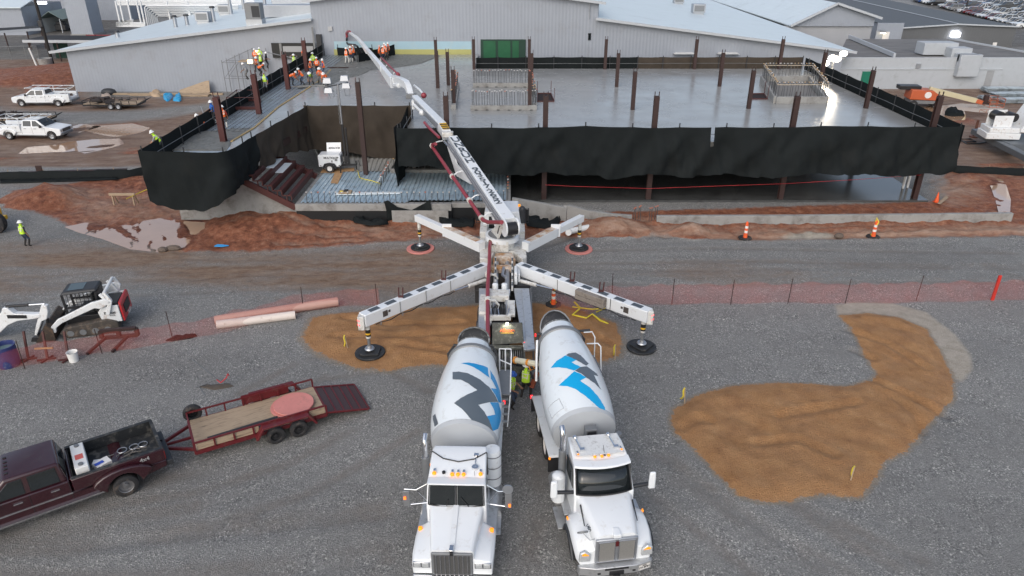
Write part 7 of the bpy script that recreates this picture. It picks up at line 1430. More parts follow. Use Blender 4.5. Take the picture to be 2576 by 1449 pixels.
q.b2((xr,-W/2,.8),(cb-.05,-W/2+.09,1.27)); q.b2((xr,W/2-.09,.8),(cb-.05,W/2,1.27)); q.b2((cb-.1,-W/2+.09,.8),(cb-.02,W/2-.09,1.27)); q.b2((xr,-W/2+.09,.8),(xr+.08,W/2-.09,1.27)); q.build("bed_wall",maroon,t,bevel=.03)
liner = pm("black_bed_liner",(.02,.022,.024),.55,var=.4,sc=3,dirt=((.16,.15,.13),.35,3))
q = MB(); q.b2((xr+.081,-W/2+.092,.78),(cb-.101,W/2-.092,.86)); q.b2((xr+.02,-W/2+.005,1.272),(cb-.06,-W/2+.14,1.295)); q.b2((xr+.02,W/2-.14,1.272),(cb-.06,W/2-.005,1.295)); q.b2((xr+.0,-W/2+.14,1.272),(xr+.1,W/2-.14,1.295)); q.b2((xr+.082,-W/2+.093,.861),(cb-.102,-W/2+.115,1.265)); q.b2((xr+.082,W/2-.115,.861),(cb-.102,W/2-.093,1.265)); q.b2((cb-.125,-W/2+.12,.861),(cb-.103,W/2-.12,1.265)); q.b2((xr+.083,-W/2+.12,.861),(xr+.105,W/2-.12,1.265)); q.build("bed_liner",liner,t,bevel=.01)
text("4x4",.2,pm("silver_script",(.6,.6,.6),.3,.6),t,frame((xr+.62,W/2+.012,1.10),(-1,0,0),(0,0,1)),.004,"badge_lettering",bold=.004)
for x in (cf-.95,): 
    for y in (-.45,-.2,0,.2,.45): q = MB(); q.box((x,y,1.93),(.1,.06,.03)); q.build("roof_lamp",M['black'],t,bevel=.008)
def onbed(x,y,z): return (Matrix.Translation(mp.location) @ Matrix.Rotation(rzp,4,'Z')) @ (Vector((x,y,z))*SP)
tk = thing("fuel_tank_box","white transfer tank standing across the front of the pickup bed","tank",onbed(cb-.42,0,.87),rzp); q = MB(); q.box((0,0,.3),(.42,1.55,.6)); q.build("tank_body",MATS["white_pvc"],tk,bevel=.03); q = MB(); [q.cyl((0,y,.6),(0,y,.66),.08,n=12) for y in (-.6,.6)]; q.build("filler_cap",M['gsteel'],tk); q = MB(); q.box((0,.1,.605),(.25,.3,.01)); q.build("warning_label",pm("faded_red_label",(.6,.12,.10),.5),tk,flat=True)
q = MB(); q.box((0,0,.15),(.5,.4,.28),rz=.3); q.box((.15,-.3,.08),(.3,.25,.16),rz=-.4); q.box((.1,.05,.3),(.3,.15,.02),rz=.3,k=1); o = simple("paper_sack","white and blue sacks slumped beside the tank in the pickup bed","sack",q,[MATS["white_cap"],pm("sack_blue",(.03,.08,.45),.5)],bevel=.06); o.location = onbed(cb-1.0,.35,.86); o.rotation_euler = (0,0,rzp)
q = MB()
for i in range(12): a = random.uniform(0,3); x,y = random.uniform(-.8,.6),random.uniform(-.5,.4); q.bar((x,y,.02),(x+.35*math.cos(a),y+.3*math.sin(a),random.uniform(.02,.12)),.03)
o = tag(simple("bed_scraps","scraps of branches and rags lying loose in the pickup bed","scraps",q,pm("scrap_grey",(.22,.20,.18),.8,var=.4)),kind='stuff'); o.location = onbed(cb-1.5,0,.87); o.rotation_euler = (0,0,rzp)
q = MB(); [q.tube([(dx+.16*math.cos(a),.16*math.sin(a),.03+.02*i) for a in np.linspace(0,6.28,12)],.02,5) for i,dx in enumerate((0,.3,.7))]; o = simple("hose_coil","grey coils of hose near the tailgate of the pickup bed","hose",q,M['steel']); o.location = onbed(xr+.5,-.2,.87); o.rotation_euler = (0,0,rzp)
# red utility trailer
redp = pm("red_trailer_paint",(.115,.010,.014),.45,var=.15,dirt=((.12,.06,.05),.25,4))
ca,cb2,cc = P(492,1137,.55),P(822,1040,.55),P(468,1042,.9)
A_ = Vector((ca.x,ca.y,0)); B_ = Vector((cb2.x,cb2.y,0)); d = (B_-A_).normalized(); rzt = math.atan2(d.y,d.x); TL = (B_-A_).length; TW = 2.15
ut = thing("utility_trailer","red flatbed utility trailer with timber deck and lowered mesh ramp","trailer",A_,rzt)
q = MB(); q.b2((.05,.05,.52),(TL,TW,.58)); o = q.build("timber_deck",M['wood'],ut,flat=True)
q = MB(); [q.bar(a,b,.09,.14) for a,b in (((0,0,.5),(TL,0,.5)),((0,TW,.5),(TL,TW,.5)),((0,0,.5),(0,TW,.5)),((TL,0,.5),(TL,TW,.5)))]; q.build("chassis_frame",redp,ut)
q = MB()
for y in (0,TW): q.bar((0,y,.95),(TL,y,.95),.06,.06)
q.bar((0,0,.95),(0,TW,.95),.06,.06)
n_ = 7
for i in range(n_+1):
    for y in (0,TW): q.bar((TL*i/n_,y,.5),(TL*i/n_,y,.95),.06,.06)
q.build("side_rail",redp,ut,flat=True)
for x0,x1 in ((.1,TL*.47),(TL*.86,TL-.05)): q = MB(); q.b2((x0,.035,.585),(x1,.075,.86)); q.build("side_board",M['wood'],ut,flat=True)
for y,s_ in ((-.18,-1),(TW+.18,1)):
    q = MB(); xs = TL*.48; q.prism([(xs-.25,.45),(xs+.05,.92),(xs+1.85,.92),(xs+2.15,.45),(xs+2.05,.45),(xs+1.8,.86),(xs+.1,.86),(xs-.15,.45)],'y',y-.16,y+.16); q.build("fender",redp,ut,bevel=.01)
    for x in (xs+.5,xs+1.4): wheel(ut,(x,y,.36),.36,.22,s_,M['black'],axis='y')
q = MB(); q.b2((TL*.42,TW+.03,.6),(TL*.80,TW+.08,1.02)); q.build("fender_back",redp,ut,flat=True)
q = MB(); q.bar((0,.25,.5),(-1.3,TW/2,.5),.08,.12); q.bar((0,TW-.25,.5),(-1.3,TW/2,.5),.08,.12); q.bar((0,TW/2,.5),(-1.3,TW/2,.5),.06,.1); q.build("drawbar",redp,ut)
q = MB(); q.box((-1.45,TW/2,.5),(.35,.14,.14)); q.cyl((-1.05,TW/2,.1),(-1.05,TW/2,.8),.04,n=8); q.tube([(-1.3,TW/2,.45),(-1.6,TW/2+.1,.2),(-1.9,TW/2,.4)],.015,5); q.build("hitch",M['black'],ut)
rampz = lambda x: .5-.40*x/1.75
q = MB(); RLn = 1.75
for y in (.05,TW-.05): q.bar((TL+.05,y,.55),(TL+RLn,y,.14),.07,.07)
for i in range(6): x = RLn*(i+.03)/5.1; q.bar((TL+.05+x,.05,.55-.41*x/RLn),(TL+.05+x,TW-.05,.55-.41*x/RLn),.05,.05)
q.build("ramp_frame",redp,ut,flat=True); q = MB(); q.add([(TL+.05,.05,.55),(TL+RLn,.05,.14),(TL+RLn,TW-.05,.14),(TL+.05,TW-.05,.55)],[(0,1,2,3)]); q.build("ramp_mesh",pm("dark_expanded_mesh",(.06,.035,.038),.6,var=.3,sc=20),ut,flat=True)
q = MB(); wheel(ut,(.22,TW+.12,.82),.36,.22,1,M['black'],axis='y')
sp = [c for c in ut.children if c.name.startswith("tyre")][-1]; sp['label'] = "spare tyre strapped upright on the front rail"
T_ = Matrix.Translation(ut.location) @ Matrix.Rotation(rzt,4,'Z')
salm = MATS["salmon_pad"]
for i,(x,y,z) in enumerate(((TL*.765,TW*.52,.585),(TL*.79,TW*.50,.665))):
    q = MB(); q.cyl((0,0,0),(0,0,.075),.80,n=48); o = tag(q.build("crane_mat",salm,bevel=.015),("lower salmon pink round mat mostly hidden under another on the red trailer","upper salmon pink round mat lying on the red trailer deck")[i],"round mat","salmon round mats on the trailer"); o.location = T_ @ Vector((x,y,z)); o.rotation_euler = (0,0,i)
for i in range(4):
    q = MB(); q.cyl((0,0,0),(3.4-.25*i,0,0),.055,n=10); o = tag(q.build("black_pipe",M['plast']),("front black pipe of the row lying along the near rail of the red trailer","second black pipe from the near rail of the red trailer","third black pipe from the near rail of the red trailer","fourth black pipe, farthest from the near rail of the red trailer")[i],"pipe","black pipes on the red trailer"); o.location = T_ @ Vector((.15+.12*i,.16+.12*i,.64)); o.rotation_euler = (0,0,rzt+.01*i)
# tracked loader
lm = pm("loader_white",(.74,.76,.77),.35,var=.05,coat=.3,dirt=((.35,.25,.18),.2,4)); lred = pm("loader_red",(.55,.035,.04),.35,coat=.3)
pz_ = P(235,826,0); pe_ = P(150,838,0); dvl = Vector((-.965,-.26,0)); rzl = math.atan2(dvl.y,dvl.x)
ld = thing("track_loader","white compact track loader with black cab and red tail door behind the mesh fence","loader",P(232,822,0),rzl); SCL = 1.12
q = MB()
for y0,y1 in ((-.92,-.52),(.52,.92)):
    q = MB(); q.prism([(-1.15,.02),(.75,.02),(1.05,.25),(.8,.52),(-.95,.72),(-1.35,.55),(-1.4,.25)],'y',y0,y1); q.build("rubber_track",pm("muddy_track",(.06,.052,.045),.8,var=.3,sc=4,dirt=((.22,.17,.13),.4,3)),ld,bevel=.05)
    q = MB(); [q.cyl((x,y0-.015 if y0 < 0 else y1+.015,.24),(x,(y0+.05) if y0 < 0 else y1-.05,.24),.14,n=12) for x in (-.9,-.4,.1,.6)]; q.build("track_roller",M['gsteel'],ld)
q = MB(); q.b2((-1.25,-.52,.25),(.75,.52,.85)); q.build("chassis",M['black'],ld,bevel=.03)
q = MB(); q.prism([(-1.55,.5),(-.75,.5),(-.65,1.05),(-.85,1.30),(-1.5,1.32)],'y',-.80,-.74); q.prism([(-1.55,.5),(-.75,.5),(-.65,1.05),(-.85,1.30),(-1.5,1.32)],'y',.74,.80); q.b2((-1.5,-.74,.55),(-.8,.74,1.2)); q.build("engine_cover",lm,ld,bevel=.03)
q = MB(); q.prism([(-1.56,.45),(-1.66,.50),(-1.62,1.35),(-1.52,1.42)],'y',-.74,.74); q.build("tail_door",lred,ld,bevel=.04)
q = MB(); q.prism([(-1.675,.75),(-1.66,1.15),(-1.60,1.15),(-1.62,.75)],'y',-.45,.45); q.build("tail_grille",M['black'],ld,flat=True)
q = MB(); q.b2((-1.45,-.55,1.2),(-.75,.55,1.33)); q.build("rear_deck",M['plast'],ld,bevel=.03)
q = MB(); q.hexa([(-.75,-.52,1.95),(.72,-.55,1.92),(.72,.55,1.92),(-.75,.52,1.95),(-.70,-.44,2.08),(.62,-.48,2.06),(.62,.48,2.06),(-.70,.44,2.08)]); q.build("cab_roof",M['plast'],ld,bevel=.05)
q = MB(); [q.bar(a,b,.08) for a,b in (((.62,-.5,.8),(.66,-.5,1.95)),((.62,.5,.8),(.66,.5,1.95)),((-.62,-.5,.8),(-.68,-.5,1.95)),((-.62,.5,.8),(-.68,.5,1.95)),((-.62,-.5,1.3),(.62,-.5,1.3)),((-.62,.5,1.3),(.62,.5,1.3)))]; q.b2((-.72,-.46,.85),(-.66,.46,1.9)); q.build("cab_frame",M['black'],ld,flat=True)
q = MB()
for s_ in (-.5,.5):
    for i in range(7): q.bar((-.5+.16*i,s_,1.32),(-.5+.16*i,s_,1.93),.018)
    for i in range(4): q.bar((-.62,s_,1.4+.13*i),(.4,s_,1.4+.13*i),.018)
q.build("side_screen",M['black'],ld,flat=True)
q = MB(); q.box((-.15,0,1.0),(.5,.5,.5)); q.box((-.4,0,1.4),(.12,.5,.6)); q.build("seat",M['plast'],ld,bevel=.06)
q = MB(); q.add([(-.2,-.35,2.085),(.45,-.38,2.075),(.45,.38,2.075),(-.2,.35,2.085)],[(0,1,2,3)]); q.build("roof_hatch",pm("tinted_hatch",(.07,.10,.11),.12),ld,flat=True)
for s_ in (-1,1):
    q = MB(); q.prism([(-1.35,1.55),(-1.15,1.72),(-.55,1.62),(.95,.98),(1.32,.62),(1.30,.38),(1.14,.36),(1.08,.60),(.80,.80),(-.62,1.34),(-.8,1.28),(-1.0,1.35)],'y',s_*.80,s_*.94); q.build("lift_arm",lm,ld,bevel=.025)
    q = MB(); q.bar((-1.3,s_*.87,1.62),(-1.05,s_*.87,.95),.14,.16); q.bar((-1.22,s_*.70,1.3),(-.9,s_*.7,1.9),.1,.14); q.build("lift_link",lm,ld,bevel=.02)
    q = MB(); q.cyl((-.95,s_*.66,.85),(-.3,s_*.7,1.4),.06,n=10); q.cyl((.95,s_*.6,.95),(1.25,s_*.6,.42),.05,n=10); q.build("cylinder",M['black'],ld)
q = MB(); q.tube([(-1.1,-.85,1.95),(-1.15,-.4,2.02),(-1.15,.4,2.02),(-1.1,.85,1.95)],.07,8); q.bar((-1.15,-.85,1.95),(-1.3,-.87,1.6),.12); q.bar((-1.15,.85,1.95),(-1.3,.87,1.6),.12); q.build("arm_bridge",lm,ld)
q = MB(); q.prism([(1.22,.05),(2.0,.03),(1.95,.08),(1.42,.12),(1.36,.55),(1.5,.78),(1.42,.80),(1.22,.6)],'y',-.98,.98); q.prism([(1.22,.05),(2.0,.03),(1.5,.78),(1.22,.6)],'y',-1.0,-.96); q.prism([(1.22,.05),(2.0,.03),(1.5,.78),(1.22,.6)],'y',.96,1.0); q.build("bucket",pm("worn_bucket",(.06,.045,.035),.6,var=.4,dirt=((.2,.12,.07),.35,3)),ld,flat=True)
for s_ in (1,):
    text("Bobcat",.17,M['black'],ld,frame((-1.12,s_*.806,.98),(-s_,0,0),(0,0,1)),.003,"side_lettering",bold=.004); text("T650",.11,M['black'],ld,frame((-1.2,s_*.806,.84),(-s_,0,0),(0,0,1)),.003,"side_lettering")
text("T650",.26,MATS["white_cap"],ld,frame((-1.70,-.0,.62),(0,-1,0),(0,0,1)),.003,"tail_lettering",bold=.004)
ld.scale = (SCL,)*3
# mini excavator arm entering from the left edge
ex = thing("mini_excavator","white mini excavator whose boom and bucket reach in from the left edge","excavator",P(-120,845,0),0); o0 = Vector(ex.location); YE = P(60,850,0).y
xv = lambda u,v: V(u,v,YE)-o0
def plate(pts,wd): 
    q = MB(); q.prism([(p.x,p.z) for p in pts],'y',YE-o0.y-wd/2,YE-o0.y+wd/2); return q
plate([xv(*a) for a in ((-60,860),(0,838),(24,815),(48,804),(96,798),(107,793),(102,786),(90,788),(40,786),(22,772),(10,772),(8,782),(-2,792),(-60,812))],.32).build("boom",lm,ex,bevel=.03)
plate([xv(*a) for a in ((107,765),(120,767),(124,782),(121,800),(108,806),(104,820),(96,842),(90,842),(94,815),(97,805),(100,792))],.26).build("dipper_arm",lm,ex,bevel=.03)
q = MB(); q.cyl(xv(16,772)+Vector((0,0,.02)),xv(72,767),.075,n=10); q.build("boom_cylinder",M['black'],ex); q = MB(); q.cyl(xv(72,767),xv(113,764),.04,n=8); q.build("piston_rod",M['chrome'],ex)
q = MB(); q.cyl(xv(120,802),xv(119,828),.07,n=10); q.build("bucket_cylinder",M['black'],ex)
q = plate([xv(*a) for a in ((91,840),(106,838),(117,842),(118,852),(110,860),(98,860),(88,855))],.75); q.build("bucket",M['black'],ex,bevel=.02)
q = MB(); q.box(xv(50,798)+Vector((0,-.17,.12)),(.95,.02,.18)); q.build("boom_panel",M['black'],ex,flat=True)
q = MB(); q.b2((-1.5,YE-o0.y-1,.1),(1.0,YE-o0.y+1,.6)); q.b2((-2.2,YE-o0.y-.9,.7),(.6,YE-o0.y+.9,1.5)); q.b2((-1.0,YE-o0.y-.6,1.5),(.3,YE-o0.y+.6,2.6)); q.build("upper_body",lm,ex,bevel=.08)
# big tyre at left edge
th = thing("telehandler","machine mostly out of frame at the left edge, one big muddy tyre showing","telehandler",P(0,585,0)); wheel(th,(-.15,0,.72),.75,.5,-1,M['gsteel'],axis='y'); q = MB(); q.b2((-4.5,-.3,.7),(-.6,1.6,1.6)); q.b2((-1.4,.2,.55),(.0,1.2,.85)); q.build("body",MATS["hazard_yellow"],th,bevel=.05)
# service trucks and black trailers on the left lot
def service(label,loc,rz,rackdx=0):
    t,cb,cf,xr,xf = pickup("service_truck",label,"service truck",loc,rz,M['whitec'],L_=6.6,W=2.0,bedl=2.7,bed='util',detail=False,group="white service trucks on the left lot",dually=True,trimm=M['gsteel'],rimm=M['steel'])
    q = MB()
    for s_ in (-1,1): q.b2((xr-.05,s_*.72,.72),(cb-.06,s_*1.06,1.42))
    q.b2((xr-.05,-.72,.72),(cb-.06,.72,.95)); q.b2((cb-.14,-.72,.95),(cb-.06,.72,1.4)); q.build("utility_bed",M['white'],t,bevel=.02)
    q = MB(); [q.box((xr+.5+.75*i,s_*1.062,1.1),(.62,.02,.46)) for i in range(3) for s_ in (-1,1)]; q.build("locker_door",M['white'],t,bevel=.008)
    q = MB(); [q.box((xr+.72+.75*i,s_*1.075,1.2),(.05,.02,.1)) for i in range(3) for s_ in (-1,1)]; q.build("locker_latch",M['black'],t,flat=True)
    q = MB()
    for s_ in (-.95,.95):
        q.tube([(xr,s_,1.42),(xr,s_,2.05),(cf-.3,s_*.9,2.12)],.035,6); q.bar((cb-.1,s_,1.42),(cb-.1,s_,2.08),.06); q.bar((xr+.1,s_,2.0),(xr+1.2,s_,1.45),.04)
    for x in (xr,xr+1.3,cb-.1,cb+1.2,cf-.35): q.bar((x,-.95,2.07),(x,.95,2.07),.05)
    q.build("ladder_rack",M['white'],t)
    q = MB(); [q.box((xr+.4+.5*i,random.uniform(-.4,.4),1.1),(.4,.35,.3),rz=random.random()) for i in range(4)]; q.build("bed_load",pm("tool_clutter",(.12,.09,.08),.7,var=.5,sc=6),t,flat=True)['kind'] = 'stuff'
    return t
p = P(118,268,0); service("white service truck facing left near the dirt heap, hitched to a black trailer",(p.x-.5,p.y+.9,0),math.pi+.03)
p = P(85,352,0); service("white service truck facing right, nearer one, beside a puddle",(p.x-.3,p.y+1.0,0),-.06)
def btrailer(label,loc,rz,L_=6.2,load=True):
    t = thing("equipment_trailer",label,"trailer",loc,rz,"black equipment trailers on the left lot"); W = 2.1
    q = MB(); q.b2((0,-W/2,.55),(L_,W/2,.62)); q.build("timber_deck",M['wood'],t,flat=True)
    q = MB()
    for y in (-W/2,W/2):
        q.bar((0,y,.5),(L_,y,.5),.1,.16); q.bar((0,y,.98),(L_,y,.98),.06,.06)
        for i in range(8): q.bar((L_*i/7,y,.5),(L_*i/7,y,.98),.06,.06)
    q.bar((0,-W/2,.98),(0,W/2,.98),.06,.06); q.bar((L_,-W/2,.5),(L_,W/2,.5),.1,.16); q.bar((0,-.6,.5),(-1.4,0,.5),.09,.12); q.bar((0,.6,.5),(-1.4,0,.5),.09,.12)
    q.bar((L_,-W/2,.58),(L_+.7,-W/2,.95),.06); q.bar((L_,W/2,.58),(L_+.7,W/2,.95),.06); q.bar((L_+.7,-W/2,.95),(L_+.7,W/2,.95),.06)
    q.build("frame",M['black'],t,flat=True)
    for s_ in (-1,1):
        for x in (L_*.52,L_*.52+.86): wheel(t,(x,s_*(W/2+.14),.37),.37,.22,s_,M['steel'],axis='y')
        q = MB(); q.b2((L_*.52-.5,s_*(W/2+.02),.76),(L_*.52+1.36,s_*(W/2+.28),.80)); q.build("fender",M['black'],t,flat=True)
    if load:
        q = MB()
        for i in range(14): q.box((random.uniform(.3,L_*.5),random.uniform(-.8,.8),random.uniform(.7,1.1)),(random.uniform(.2,.9),random.uniform(.2,.6),random.uniform(.2,.5)),rz=random.random()*3)
        tag(q.build("trailer_load",pm("dark_clutter",(.045,.035,.033),.7,var=.5,sc=5),t,flat=True),kind='stuff')
    return t
p = P(235,275,0); btrailer("black equipment trailer loaded with dark gear behind the left facing truck",(p.x-1.0,p.y+.9,0),.0)
p = P(20,318,0); btrailer("black equipment trailer behind the nearer white service truck",(p.x-2.3,p.y+1.2,0),.02)
# light tower trailer on the blue deck
lt = thing("light_tower","white towable light tower with four unlit lamps on a raised mast","light tower",P(838,428,pz+.08),.03)
q = MB(); q.b2((-.95,-.5,.42),(.75,.6,1.30)); q.prism([(-.9,1.30),(.70,1.30),(.66,1.36),(-.86,1.36)],'y',-.5,.55); q.build("housing",M['whitec'],lt,bevel=.04)
q = MB(); q.hexa([(-.45,.52,1.34),(.68,.52,1.34),(.68,.58,1.34),(-.45,.58,1.34),(-.45,.75,2.0),(.68,.75,2.0),(.68,.81,2.0),(-.45,.81,2.0)]); q.build("open_lid",M['whitec'],lt,bevel=.015)
text("MULTIQUIP",.22,M['black'],lt,frame((.05,-.512,1.12),(1,0,0),(0,0,1)),.003,"side_lettering",bold=.006); text("MULTIQUIP",.17,M['black'],lt,frame((.15,.585,1.62),(-1,0,0),(0,-.33,-.94)),.003,"lid_lettering",bold=.004)
q = MB(); q.box((.42,-.51,.95),(.2,.02,.16)); q.box((.1,-.51,.85),(.1,.02,.16)); q.cyl((-.80,-.5,.52),(-.80,-.52,.52),.05,n=10); q.cyl((.62,-.5,.52),(.62,-.52,.52),.05,n=10); q.b2((.75,-.3,.65),(.77,.4,1.1)); q.build("panel_detail",M['gsteel'],lt,flat=True)
q = MB(); q.tube([(-.6,-.58,.30),(-.45,-.58,.62),(-.1,-.58,.68),(.25,-.58,.62),(.4,-.58,.30)],.09,6); q.build("fender",M['black'],lt)
wheel(lt,(-.1,-.62,.33),.33,.2,-1,MATS["white_cap"],axis='y'); wheel(lt,(-.1,.68,.33),.33,.2,1,MATS["white_cap"],axis='y')
q = MB(); q.bar((-.9,0,.4),(1.9,0,.4),.12,.14); q.cyl((1.85,0,.05),(1.85,0,.75),.05,n=8); q.cyl((.75,-.8,.0),(.75,-.8,.6),.05,n=8); q.bar((.75,-.8,.45),(.75,.8,.45),.07); q.tube([(1.9,0,.4),(2.0,.1,.8),(2.15,.05,.3)],.03,6); q.build("drawbar",M['black'],lt)
mt_ = Vector((1.05,.1,.5)); q = MB(); q.box(mt_+Vector((0,0,1.55)),(.16,.16,3.1)); q.box(mt_+Vector((.22,.0,1.35)),(.14,.16,2.9)); q.box(mt_+Vector((.1,0,.4)),(.35,.3,.5)); q.build("lower_mast",M['black'],lt,bevel=.01)
MH = V(848,211,P(838,428,1.38).y+.1).z-(pz+.08)
q = MB(); q.cyl(mt_+Vector((0,0,2.8)),(mt_.x,mt_.y,MH),.075,n=10); q.build("upper_mast",M['steel'],lt)
q = MB(); q.bar((mt_.x-1.0,mt_.y-.1,MH-.25),(mt_.x+.75,mt_.y+.15,MH+.08),.07,.07); q.build("lamp_bar",M['black'],lt)
for dx,dz_ in ((-.75,.25),(.55,.42),(-.72,-.45),(.62,-.12)):
    q = MB(); c = Vector((mt_.x+dx,mt_.y-.12,MH+dz_)); q.hexa([(c.x-.33,c.y-.15,c.z-.2),(c.x+.33,c.y-.15,c.z-.2),(c.x+.33,c.y+.25,c.z-.14),(c.x-.33,c.y+.25,c.z-.14),(c.x-.26,c.y-.02,c.z+.2),(c.x+.26,c.y-.02,c.z+.2),(c.x+.26,c.y+.2,c.z+.2),(c.x-.26,c.y+.2,c.z+.2)]); q.build("flood_lamp",pm("lamp_shell",(.33,.35,.38),.3,.4,var=.1),lt,bevel=.03)
q = MB(); q.tube([(mt_.x-.75,mt_.y-.1,MH-.6),(mt_.x-.6,mt_.y-.1,MH-1.1),(mt_.x-.35,mt_.y-.1,MH-.9),(mt_.x-.3,mt_.y-.1,MH-.3)],.02,5); q.tube([(mt_.x+.45,mt_.y-.1,MH-.3),(mt_.x+.5,mt_.y-.1,MH-.85),(mt_.x+.85,mt_.y-.1,MH-.8),(mt_.x+.85,mt_.y-.1,MH-.2)],.02,5)
q.tube([(mt_.x-.15+.05*(i%2),mt_.y-.08,MH-.3-.16*i) for i in range(18)],.02,5); q.build("cable",M['gsteel'],lt)
# orange boom lift, far right
bl = thing("boom_lift","orange and cream boom lift parked beyond the right hand screen","boom lift",P(2318,268,0),-.12); orp = pm("machine_orange",(.50,.11,.04),.45,var=.08)
q = MB(); q.prism([(-2.1,1.1),(1.5,1.0),(1.6,1.6),(.6,2.3),(-2.0,2.4)],'y',-1.1,1.1); q.build("turntable_cover",orp,bl,bevel=.1,seg=3)
q = MB(); q.b2((-1.9,-1.0,.55),(1.9,1.0,1.0)); q.build("chassis",M['gsteel'],bl,bevel=.04)
for x in (-1.5,1.5):
    for s_ in (-1,1): wheel(bl,(x,s_*1.05,.5),.5,.38,s_,M['gsteel'],axis='y')
q = MB(); q.bar((.4,0,2.35),(6.3,-.3,1.0),.55,.62); q.build("boom",pm("cream_boom",(.55,.50,.33),.5),bl,bevel=.03)
q = MB(); q.bar((6.2,-.3,1.0),(7.0,-.3,.8),.6,.5); q.build("boom_head",orp,bl,bevel=.03); q = MB(); q.bar((6.8,-.3,.85),(7.9,-.3,.75),.4,.4); q.box((7.4,-.3,1.3),(.5,.5,1.0)); q.build("jib",M['oxideb'],bl,bevel=.02)
q = MB(); x0,x1 = 7.6,9.3
for z in (.35,.9,1.5): [q.bar(a,b,.05) for a,b in (((x0,-1.2,z),(x1,-1.2,z)),((x0,.8,z),(x1,.8,z)),((x0,-1.2,z),(x0,.8,z)),((x1,-1.2,z),(x1,.8,z)))]
for x in (x0,(x0+x1)/2,x1): [q.bar((x,y,.35),(x,y,1.5),.05) for y in (-1.2,.8)]
q.build("basket",pm("rusty_orange",(.40,.10,.04),.6,var=.3),bl,flat=True); q = MB(); q.box((-2.0,.3,2.5),(2.6,1.5,.5)); q.build("engine_hood",M['black'],bl,bevel=.06)
q = MB(); q.lathe([(.42,0),(.42,.02)],(.0,-1.12,1.75),(0,-1,0),20); q.build("round_badge",MATS["white_cap"],bl)
q = MB(); q.cyl((0,0,0),(0,0,1.5),.22,n=12); q.cyl((0,0,1.5),(0,0,1.85),.2,n=12,k=1); o = simple("vent_pipe","turquoise capped pipe standing by the white annexe wall","pipe",q,[pm("turquoise",(.02,.45,.36),.4),MATS["white_cap"]]); o.location = P(2543,216,0)
q = MB(); q.b2((-.3,-.3,0),(.3,.3,.5)); [q.bar((x,y,.5),(x,y,.95),.04) for x in (-.28,.28) for y in (-.28,.28)]; o = simple("metal_stool","small metal stand against the white annexe wall","stand",q,M['steel']); o.location = P(2448,222,0)
bl.scale = (.9,.9,.86)
# stacks of metal decking
stg = "stacks of pale metal decking on the right lot"; dkm = pm("pale_galvanised",(.55,.63,.68),.3,.4,var=.12,sc=1,dirt=((.15,.18,.2),.35,1.2))
for i,(u,v,n_,L_,W_d,lab) in enumerate(((2482,236,5,9,1.6,"rearmost stack of pale metal decking on the right lot"),(2470,252,3,5,1.2,"short low stack of dark metal decking left of the others"),(2502,252,6,9,1.5,"middle stack of pale metal decking on the right lot"),(2528,262,4,8,1.5,"nearest stack of pale metal decking on the right lot"))):
    t = thing("decking_stack",lab,"decking",P(u,v,0),-.03+.02*i,stg); q = MB()
    for k in range(n_):
        dx = random.uniform(-.2,.2); z = .1+k*.12
        for j in range(5): q.b2((dx,.0+j*W_d/5,z),(L_+dx,j*W_d/5+W_d/5*.55,z+.07))
        q.b2((dx,0,z),(L_+dx,W_d,z+.02))
    q.build("sheets",dkm,t,flat=True); q = MB(); [q.b2((x,0,0),(x+.12,W_d,.1)) for x in (.8,3.5,6.5) if x < L_]; q.build("bearers",M['wood'],t,flat=True)
# rough terrain crane at right edge
cr = thing("mobile_crane","white mobile crane with grey deck entering from the right edge","crane",P(2530,352,0),0); o0 = Vector(cr.location); crd = pm("crane_grey",(.13,.15,.17),.5,.3,var=.2)
q = MB(); q.bar(P(2452,330,1.0)-o0,P(2600,405,1.0)-o0,.7,.5); q.bar(P(2470,325,1.1)-o0,P(2640,372,1.1)-o0,1.4,.25); q.build("outrigger_beam",crd,cr,bevel=.03)
q = MB(); p = P(2449,345,0)-o0; q.cyl((p.x,p.y,.1),(p.x,p.y,1.7),.12,n=10); q.cyl((p.x,p.y,0),(p.x,p.y,.12),.4,n=14); q.build("outrigger_jack",pm("rust_brown",(.14,.06,.04),.6),cr)
q = MB(); c = P(2515,330,1.9)-o0; q.prism([(c.x-1.7,c.y-.9),(c.x+1.2,c.y-1.2),(c.x+1.5,c.y+1.0),(c.x-1.3,c.y+1.2)],'z',1.4,1.95); q.prism([(c.x-1.5,c.y-.85),(c.x+1.1,c.y-1.1),(c.x+1.4,c.y+.9),(c.x-1.2,c.y+1.1)],'z',1.96,2.4); q.build("counterweight",lm,cr,bevel=.05)
for y0,z1 in ((-.5,3.4),(.6,3.7)): q = MB(); q.b2((c.x-1.1,c.y+y0,2.4),(c.x+.6,c.y+y0+.08,z1)); q.build("winch_frame",lm,cr,bevel=.03)
q = MB(); q.cyl((c.x-.6,c.y-.4,3.3),(c.x-.6,c.y+.55,3.3),.45,n=18); q.cyl((c.x+.7,c.y-.4,3.2),(c.x+.7,c.y+.55,3.2),.4,n=18); q.build("winch_drum",M['black'],cr)
q = MB(); q.hexa([(c.x+1.2,c.y-1.0,2.0),(c.x+6,c.y-1.0,2.0),(c.x+6,c.y+1.2,2.0),(c.x+1.2,c.y+1.2,2.0),(c.x+2.1,c.y-.8,4.3),(c.x+6,c.y-.8,5.0),(c.x+6,c.y+1.0,5.0),(c.x+2.1,c.y+1.0,4.3)]); q.build("upper_housing",lm,cr,bevel=.08)
q = MB(); q.b2((c.x-.2,c.y-2.2,.7),(c.x+6,c.y+1.6,1.3)); q.build("carrier",crd,cr,bevel=.03)
